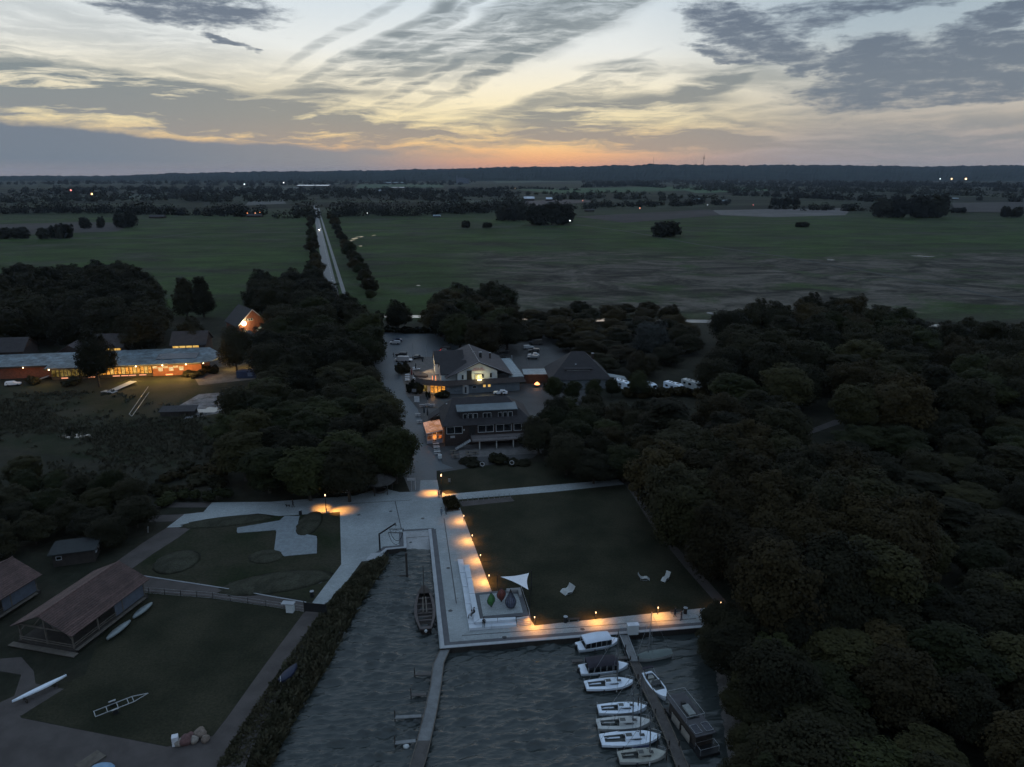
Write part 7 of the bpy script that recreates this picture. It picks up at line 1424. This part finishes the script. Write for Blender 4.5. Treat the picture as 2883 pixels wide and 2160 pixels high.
wood([(1990, 1100), (2000, 1040), (2010, 950), (2130, 880), (2330, 870), (2560, 920), (2600, 960), (2950, 960), (2960, 1130), (2560, 1150), (2400, 1165), (2280, 1200), (2160, 1250), (1900, 1270), (1830, 1250), (1830, 1195), (1990, 1190)], 8, 11.0, ['oak0', 'ash0', 'oak5', 'oak4', 'tall0', 'ash1'], 'in the wood behind the camper vans', GR, (12, 16), (6.4, 8.2), excl=[PATH_R, [(1690, 1175), (2010, 1175), (2010, 1060), (1690, 1080)]], tries=4000)
wood([(2560, 930), (2600, 920), (2950, 925), (2950, 1000), (2600, 1000)], 7, 11, ['oak0', 'oak2', 'tall0'], 'beside the water channel on the far right', GR, (10, 13), (5, 6), excl=[[(2560, 925), (2650, 922), (2650, 1020), (2580, 1010)], [(2690, 915), (2830, 915), (2830, 960), (2700, 960)]], tries=600)
# trees in front of the brick restaurant's right end
wood([(1510, 1195), (1560, 1150), (1640, 1140), (1760, 1150), (1860, 1165), (1870, 1260), (1800, 1300), (1600, 1305), (1520, 1290), (1505, 1240)], 5, 6.4, ['oak3', 'oak1', 'oak0', 'oak5'], 'beside the brick restaurant', 'trees beside the brick restaurant', (7, 9.5), (3.8, 5.0), tries=1500)
# shrubs and trees behind the hotel
GH = 'trees behind the hotel'
wood([(1240, 860), (1290, 835), (1430, 838), (1455, 880), (1450, 950), (1360, 970), (1290, 960), (1235, 920)], 6, 11.0, ['oak0', 'oak1', 'oak3'], 'behind the hotel roof', GH, (12, 15), (7, 8.5), tries=900)
wood([(1470, 880), (1620, 862), (1850, 866), (1930, 900), (1960, 980), (1820, 1040), (1640, 1020), (1600, 960), (1480, 930)], 4, 10.5, ['oak1', 'oak0', 'oak1', 'oak4'], 'between the channel and the rear car park', GH, (5, 8), (5.0, 6.5), tries=1800, name='small_tree')
plant('willow', G(1830, 1000), 12, 8, 'pale grey leaved willow behind the house with the large hipped roof')
plant('oak1', G(1795, 1075), 10, 4.5, 'yellowish tree beside the parked camper vans')
plant('oak3', G(1795, 1120), 8, 4, 'small leafy tree just below the yellowish one')
for u_, v_, h_, l_ in ((1560, 1125, 7, 'leafy tree left in front of the hipped house'), (1612, 1128, 6, 'leafy tree in front of the hipped house wall'), (1668, 1130, 6.5, 'leafy tree right in front of the hipped house'), (1722, 1118, 5.5, 'bushy tree between the hipped house and the camper vans')): plant('oak3', G(u_, v_), h_, h_ * .52, l_)
plant('oak0', G(1122, 935), 13, 6.5, 'single round tree at the far end of the car park')
plant('bush0', G(1060, 905), 5, 4, 'low shrub at the left end of the water channel')
for i, u in enumerate((1085, 1105, 1125, 1145, 1165, 1185, 1205, 1222)): plant('bush0', G(u, 936 - 2 * (i in (0, 7))), 2.8, 2.9, 'dark bush of the oval bed at the end of the car park', 'bushes of the oval bed')
# copse between hostel and street
GC = 'trees of the copse between the street and the hostel'
wood([(670, 1150), (770, 1075), (860, 1060), (1030, 1050), (1050, 1120), (1075, 1160), (1105, 1215), (1125, 1280), (1075, 1318), (980, 1335), (720, 1338), (660, 1300), (640, 1230)], 6.5, 7.6, ['oak0', 'oak3', 'oak5', 'ash1', 'ash0'], 'in the copse left of the street', GC, (10, 13), (5.2, 6.6), tries=3000)
wood([(740, 990), (780, 900), (900, 850), (980, 870), (1030, 900), (1040, 1040), (850, 1060), (760, 1070)], 7, 10.5, ['oak0', 'oak5', 'oak2', 'oak3'], 'at the road end of the copse', GC, (12, 15), (6.6, 8), tries=1500)
wood([(720, 815), (760, 782), (890, 790), (930, 840), (880, 870), (740, 860)], 8, 12, ['oak0', 'oak2', 'oak5'], 'at the corner of the country road', GC, (13, 16), (7, 8.5), tries=600)
GLT = 'trees behind the hostel'
wood([(-60, 800), (60, 770), (110, 810), (170, 790), (240, 768), (350, 770), (410, 830), (430, 900), (420, 960), (300, 940), (-60, 950)], 8, 13.0, ['oak0', 'oak2', 'oak5', 'oak0'], 'behind the hostel', GLT, (14, 18), (8, 10), tries=2500)
plant('tall0', G(528, 895), 20, 6, 'left one of the two upright trees behind the hostel roof'); plant('tall0', G(575, 893), 20, 6, 'right one of the two upright trees behind the hostel roof')
plant('oak0', G(540, 1005), 14, 7, 'dark round tree over the hostel roof end'); plant('oak5', G(668, 1050), 15.5, 6.5, 'single tree with a bare trunk in front of the lit canopy'); plant('oak0', G(280, 1090), 17.5, 6.6, 'tall dark tree standing in front of the lit glass front')
plant('oak3', G(790, 1000), 14, 7, 'tree catching the light of the wall lamp')
for (u, v, h, r, l) in [(205, 1083, 2.6, 3.4, 'round bush under the lit glass front'), (545, 1060, 2.2, 4, 'clipped dark hedge at the end of the brick wall'), (590, 1050, 3.2, 3.2, 'bush beside the canopy'), (95, 1080, 2.8, 2.5, 'bush by the hostel steps'), (200, 1217, 1.2, 1.6, 'small bush in the pond'), (650, 1130, 2.5, 4, 'bush beside the churned soil'), (700, 1110, 3, 3.5, 'bush at the edge of the copse')]:
    plant('bush0', G(u, v), h, r, l)
# left wood near the boat shelter
wood([(-60, 1350), (60, 1330), (200, 1350), (380, 1390), (400, 1440), (370, 1480), (300, 1500), (250, 1490), (130, 1490), (60, 1530), (-60, 1540)], 3, 5.6, ['oak0', 'oak3', 'ash1', 'oak5'], 'in the thicket behind the boat shelter', 'trees behind the boat shelter', (4.2, 7.0), (3.2, 4.4), tries=1500)
wood([(430, 1360), (640, 1380), (640, 1398), (430, 1408)], 1, 3.6, ['bush0', 'bush1', 'bush2'], 'along the verge of the plaza path', 'shrubs along the verge', (1.8, 3), (1.8, 2.6), tries=300)
wood([(470, 1300), (620, 1320), (640, 1372), (480, 1360)], 1, 4.5, ['bush1', 'bush0'], 'in the marshy ground left of the copse', 'shrubs in the marshy ground', (1.4, 2.6), (2, 3), tries=300)
# bush over the end of the promenade, right foreground fringe
for (u, v, h, r, l_) in [(2030, 1800, 5.5, 3.6, 'rounded bush right at the end of the promenade coping'), (2075, 1840, 6, 4.0, 'largest rounded bush behind the promenade end'), (2010, 1850, 4, 3.0, 'smallest rounded bush leaning over the water at the promenade end'), (2050, 1890, 6, 4.2, 'rounded bush lowest on the bank below the promenade end')]: plant('oak5', G(u, v), h, r, l_, 'bushes over the end of the promenade', name='shrub', cat='shrub')
wood([(2062, 1800), (2110, 1800), (2125, 1900), (2150, 2000), (2180, 2180), (2120, 2200), (2095, 2080), (2075, 1930)], 1.5, 3.4, ['oak5', 'ash1', 'oak0'], 'on the bank beside the houseboat', 'bushes on the bank beside the houseboat', (4, 6), (2.8, 3.8), tries=600, name='shrub')
for i_, u_ in enumerate((1775, 1803, 1842, 1868, 1925, 1968, 1990)): plant('bush1', G(u_, 1115 + 3 * (i_ % 2)), 2.9, 3.0, 'hedge bush in front of the camper vans', 'hedge in front of the camper vans')
# village shrubs by the terraces
for (u, v, h, r, l) in [(1132, 1052, 4.5, 2.6, 'dark shrub beside the parked van'), (1163, 1103, 4, 2.2, 'round shrub at the corner of the hotel terrace'), (1184, 1106, 4.5, 2.2, 'second round shrub right in front of the lit hotel windows'), (1243, 1116, 1.8, 2.6, 'low hedge under the hotel corner'), (1402, 1303, 2.4, 2.6, 'clipped shrub in front of the restaurant terrace'), (1325, 1305, .9, 3.2, 'low hedge along the terrace'), (1460, 1306, .9, 3.0, 'low hedge at the right end of the terrace'), (1205, 1120, 2.4, .8, 'narrow dark conifer beside the street terrace'), (1250, 1120, 2.0, 1.8, 'small hedge bush behind the beer garden')]:
    plant('bush0', G(u, v), h, r, l)
# trees along the country road
for s, d0, spc, lab in ((-1, 6.8, 12, 'roadside tree on the left verge of the country road'), (1, 17, 14, 'roadside tree on the right verge of the country road')):
    y = 0.0; A_, B_ = road[2], road[3]; L_ = (B_ - A_).length; dr = (B_ - A_) / L_; nr = Vector((dr.y, -dr.x, 0))
    spc *= 1.35
    while y < L_ + 40:
        p = A_ + dr * y + nr * (s * (d0 + VR.uniform(0, 5)))
        hh = VR.uniform(4.5, 10.5) * (1.15 if s > 0 else 1.0)
        plant(VR.choice(['oak0', 'oak3', 'oak1']), p, hh, hh * VR.uniform(.5, .68), lab, 'trees along the country road, ' + ('right' if s > 0 else 'left') + ' side', name='roadside_tree'); y += spc * VR.uniform(.75, 1.25) * (1 + y / 900)
# hedgerow and field trees far out
def clump(u, v, w, h, label, group='trees scattered over the far fields', kinds=('far0', 'far1', 'far2', 'far3')):
    c = G(u, v); k = ppm(v); W_, H_ = w / k, h / k; n = max(1, round(W_ / (H_ * .75)))
    for i in range(n):
        x = c.x + ((i + .5) / n - .5) * W_ * .8 + VR.uniform(-.05, .05) * W_
        plant(VR.choice(kinds), (x, c.y + VR.uniform(-.5, .5) * H_ * .8, 0), H_ * VR.uniform(.82, 1.05), min(W_ / n * .78, H_ * .75) if n > 1 else W_ / 2, label, group, name='field_tree')
for (u, v, w, h, l) in [(358, 640, 56, 46, 'round tree standing alone in the left meadow'), (234, 645, 36, 40, 'narrow tree left of the lone round tree'), (280, 642, 26, 32, 'small tree beside the narrow one'), (160, 672, 100, 38, 'broad willow bush in the left meadow'), (40, 672, 84, 34, 'broad willow bush at the left edge of the meadow'),
        (1877, 667, 80, 44, 'rounded tree clump alone in the right meadow'), (1312, 641, 26, 18, 'small round shrub on the drain line'), (1372, 641, 28, 16, 'flat round shrub on the drain line'), (2258, 640, 46, 14, 'low shrub in the right meadow'), (1548, 633, 150, 66, 'tall oak of the clump beside the farm track'), (1440, 622, 90, 46, 'oak left of the tall clump'),
        (2560, 612, 220, 62, 'tree of the dark round grove on the right'), (2850, 612, 60, 30, 'tree at the right edge of the meadow'), (2700, 600, 40, 16, 'shrub right of the round grove'), (2210, 580, 90, 26, 'tree of the hedge before the right fields'), (1020, 768, 40, 26, 'shrub at the foot of the roadside trees')]:
    clump(u, v, w, h, l, group=l)
def belt(line, h, step, label, group, depth=0):
    L = GL(line); tot = 0
    for a, c in zip(L, L[1:]):
        n = max(1, int((c - a).length / step))
        for i in range(n):
            if VR.random() < .10: continue
            p = a.lerp(c, (i + VR.random()) / n) + Vector((0, VR.uniform(0, depth), 0)); hh = h * VR.uniform(.65, 1.15)
            plant(VR.choice(['far0', 'far1', 'far2', 'far3']), p, hh, hh * VR.uniform(.5, .72), label, group)
def woodland(name, line, h, step, per, label, seed, size=2.4, depth=200):
    """a far belt of trees that reads as one mass"""
    rng = np.random.default_rng(seed); L = GL(line); cs = []; rs = []
    for a, c in zip(L, L[1:]):
        n = max(1, int((c - a).length / step))
        for i in range(n):
            p = a.lerp(c, (i + rng.random()) / n); hh = h * rng.uniform(.35, 1.15); y = p.y + rng.random() * depth
            cs.append((p.x, y, hh * .40)); rs.append(hh * .60)
            cs.append((p.x + rng.normal(0, hh * .6), y + rng.normal(0, hh * .4), hh * .2)); rs.append(hh * .45)
    Cc, A, B = leaf_cloud(rng, cs, rs, int(len(cs) * per * .6), size, 1.0)
    keep = Cc[:, 2] > 0; me = quad_mesh(name, Cc[keep], A[keep], B[keep], L_FAR); o = bpy.data.objects.new(name, me); COL.objects.link(o)
    tag(o, label, 'woodland', kind='stuff')
woodland('hedgerow_trees', [(-60, 606), (130, 600), (330, 603), (560, 608), (720, 612)], 20, 8, 130, 'hedgerow of dark trees behind the left meadow', 21, 1.3, 70)
woodland('hedgerow_trees', [(770, 617), (900, 614), (1050, 611), (1220, 607), (1360, 600), (1480, 592)], 26, 7, 150, 'dark tree belt at the far end of the country road', 22, 1.4, 120)
woodland('hedgerow_trees', [(1640, 590), (1800, 585), (1990, 579), (2100, 580)], 15, 9, 110, 'trees around the farms behind the right meadow', 23, 1.3, 120)
woodland('hedgerow_trees', [(2180, 590), (2330, 594), (2480, 598)], 14, 11, 110, 'hedge of trees left of the round grove', 24, 1.3, 60)
woodland('distant_woodland', [(-100, 575), (150, 572), (380, 565), (560, 570), (780, 572)], 18, 6, 60, 'second line of trees beyond the left hedgerow', 1, 1.8, 300)
woodland('distant_woodland', [(-100, 545), (300, 540), (700, 545), (1050, 550), (1250, 552), (1440, 560)], 19, 6, 45, 'long belt of trees across the left middle distance', 2, 2.4, 700)
woodland('distant_woodland', [(-200, 522), (300, 520), (700, 524), (1000, 520), (1300, 522)], 22, 8, 30, 'far belts of trees before the left hills', 3, 3.6, 1600)
woodland('distant_woodland', [(-300, 508), (300, 506), (800, 508), (1300, 508), (1700, 508)], 24, 12, 26, 'farthest belts of trees at the foot of the hills', 4, 5, 3000)
woodland('distant_woodland', [(1260, 540), (1480, 532), (1640, 538)], 14, 24, 40, 'broken hedge across the middle fields', 5, depth=100)
woodland('distant_woodland', [(1560, 568), (1700, 562), (1860, 566), (2060, 562)], 17, 13, 45, 'trees behind the farms on the right', 6, depth=250)
woodland('distant_woodland', [(2040, 545), (2200, 540), (2400, 545), (2600, 548), (2950, 560)], 24, 6, 50, 'dark wood behind the right fields', 7, depth=900)
woodland('distant_woodland', [(2080, 552), (2300, 560), (2480, 570), (2560, 566)], 19, 10, 50, 'front edge of the dark wood on the right', 8, depth=150)
woodland('distant_woodland', [(1700, 522), (1900, 516), (2100, 514), (2350, 514)], 22, 9, 30, 'far belt of trees below the radio tower', 9, 3.6, 1500)
woodland('distant_woodland', [(2330, 520), (2600, 524), (2900, 530), (3200, 535)], 28, 7, 40, 'dark wood in front of the floodlit yard', 10, 3.6, 1200)
woodland('distant_woodland', [(2660, 560), (2780, 566), (2950, 572)], 16, 22, 40, 'low wood at the far right edge', 11, depth=200)
woodland('distant_woodland', [(-150, 558), (200, 556), (420, 553), (640, 558), (820, 560)], 18, 7, 45, 'wood between the left hedgerow and the far belts', 12, 2.0, 500)
woodland('distant_woodland', [(820, 566), (1000, 560), (1180, 565), (1300, 572)], 18, 7, 45, 'village trees beyond the road end', 13, 2.0, 500)
woodland('distant_woodland', [(1300, 548), (1500, 550), (1700, 548), (1900, 552)], 13, 16, 40, 'scattered hedges of the middle fields', 14, 1.8, 200)
woodland('distant_woodland', [(1660, 530), (1800, 524), (1870, 530)], 26, 12, 40, 'dark copse below the thin mast', 15, 3.0, 500)
woodland('distant_woodland', [(2050, 528), (2300, 527), (2700, 535), (3000, 545)], 24, 6, 40, 'dark wood behind the right grove', 16, 3.0, 1500)
# reeds on the inlet bank: fine blades nobody could count
def reeds():
    rng = np.random.default_rng(9); pts = []
    n = 26000
    seg = rng.integers(0, len(BANK) - 1, n); t = rng.random(n); s = rng.random(n) * 1.03 - .12
    Bk = np.array([tuple(p) for p in BANK]); Bw = np.array([tuple(p) for p in BANKW])
    a = Bk[seg] * (1 - t)[:, None] + Bk[seg + 1] * t[:, None]; c = Bw[seg] * (1 - t)[:, None] + Bw[seg + 1] * t[:, None]
    base = a * (1 - s)[:, None] + c * s[:, None]; base[:, 2] = -s * 1.1
    cl = .55 + .45 * np.sin(base[:, 0] * 1.3 + np.sin(base[:, 1] * .9) * 2) * np.cos(base[:, 1] * .7); h = rng.uniform(.35, 1.35, n) * (.35 + .7 * s) * (.6 + .6 * cl)
    lean = rng.normal(0, .55, (n, 2)); C = base.copy(); C[:, 2] += h / 2; C[:, :2] += lean * h[:, None] / 2
    A = np.stack([rng.normal(0, .06, n) + .05, rng.normal(0, .06, n), np.zeros(n)], 1)
    B = np.stack([lean[:, 0] * h / 2, lean[:, 1] * h / 2, h / 2], 1)
    me = quad_mesh('reeds', C, A, B, leaf_mat('reed_blades', (0.046, 0.048, 0.028), (0.120, 0.104, 0.066))); o = bpy.data.objects.new('reeds', me); COL.objects.link(o)
    tag(o, 'dense dark reeds along the left bank of the inlet', 'reeds', kind='stuff')
reeds()
def tufts():
    """rough tussock grass on the marshy meadow left of the copse"""
    rng = np.random.default_rng(15); P = [(p.x, p.y) for p in GL([(-40, 1110), (330, 1100), (600, 1180), (690, 1340), (600, 1395), (440, 1405), (-40, 1320)])]
    Cs = []
    while len(Cs) < 1500:
        q = (rng.uniform(-190, -60), rng.uniform(140, 225))
        if inside(q, P) and math.sin(q[0] * .12) + math.cos(q[1] * .17 + q[0] * .05) + rng.normal(0, .7) > .1: Cs.append(q)
    Cs = np.array(Cs); k = rng.integers(0, len(Cs), 24000); n = len(k); hh = rng.uniform(.25, .8, n)
    C = np.zeros((n, 3)); C[:, :2] = Cs[k] + rng.normal(0, .45, (n, 2)); C[:, 2] = hh / 2
    ln = rng.normal(0, .6, (n, 2)); A = np.stack([rng.normal(0, .07, n) + .06, rng.normal(0, .07, n), np.zeros(n)], 1); B = np.stack([ln[:, 0] * hh / 2, ln[:, 1] * hh / 2, hh / 2], 1)
    o = bpy.data.objects.new('tussock_grass', quad_mesh('tussock_grass', C, A, B, leaf_mat('tussock', (0.026, 0.028, 0.018), (0.064, 0.056, 0.040)))); COL.objects.link(o); tag(o, 'rough tussock grass in the marshy meadow below the hostel', 'grass', kind='stuff')
tufts()
_t, _C = HEDGE; _r = np.random.default_rng(3); _n = len(_C); _A = _r.normal(0, .09, (_n, 3)); _B = _r.normal(0, .09, (_n, 3)); _o = bpy.data.objects.new('hedge', quad_mesh('hedge', _C, _A, _B, L_BROWN)); COL.objects.link(_o); _o.parent = _t
for p in list(PROTOS.values()):
    for ch in list(p.children): bpy.data.objects.remove(ch)
    bpy.data.objects.remove(p)
# ================================================================ HAZE
b = MB(); b.box((0, 7800, 80), (36000, 18000, 168))
hz = b.build('haze', MATS['bark']); hz.data.materials.clear()
hm = bpy.data.materials.new('evening_haze'); hm.use_nodes = True; T = NT(hm.node_tree)
pv = T.n('ShaderNodeVolumePrincipled', {'Color': (0.62, 0.76, 0.95, 1), 'Density': 2.4e-5, 'Anisotropy': 0.0})
T.n('ShaderNodeOutputMaterial', {1: pv.outputs[0]})
hz.data.materials.append(hm); hz['kind'] = 'stuff'; hz['label'] = 'thin blue evening haze over the plain'; hz['category'] = 'haze'
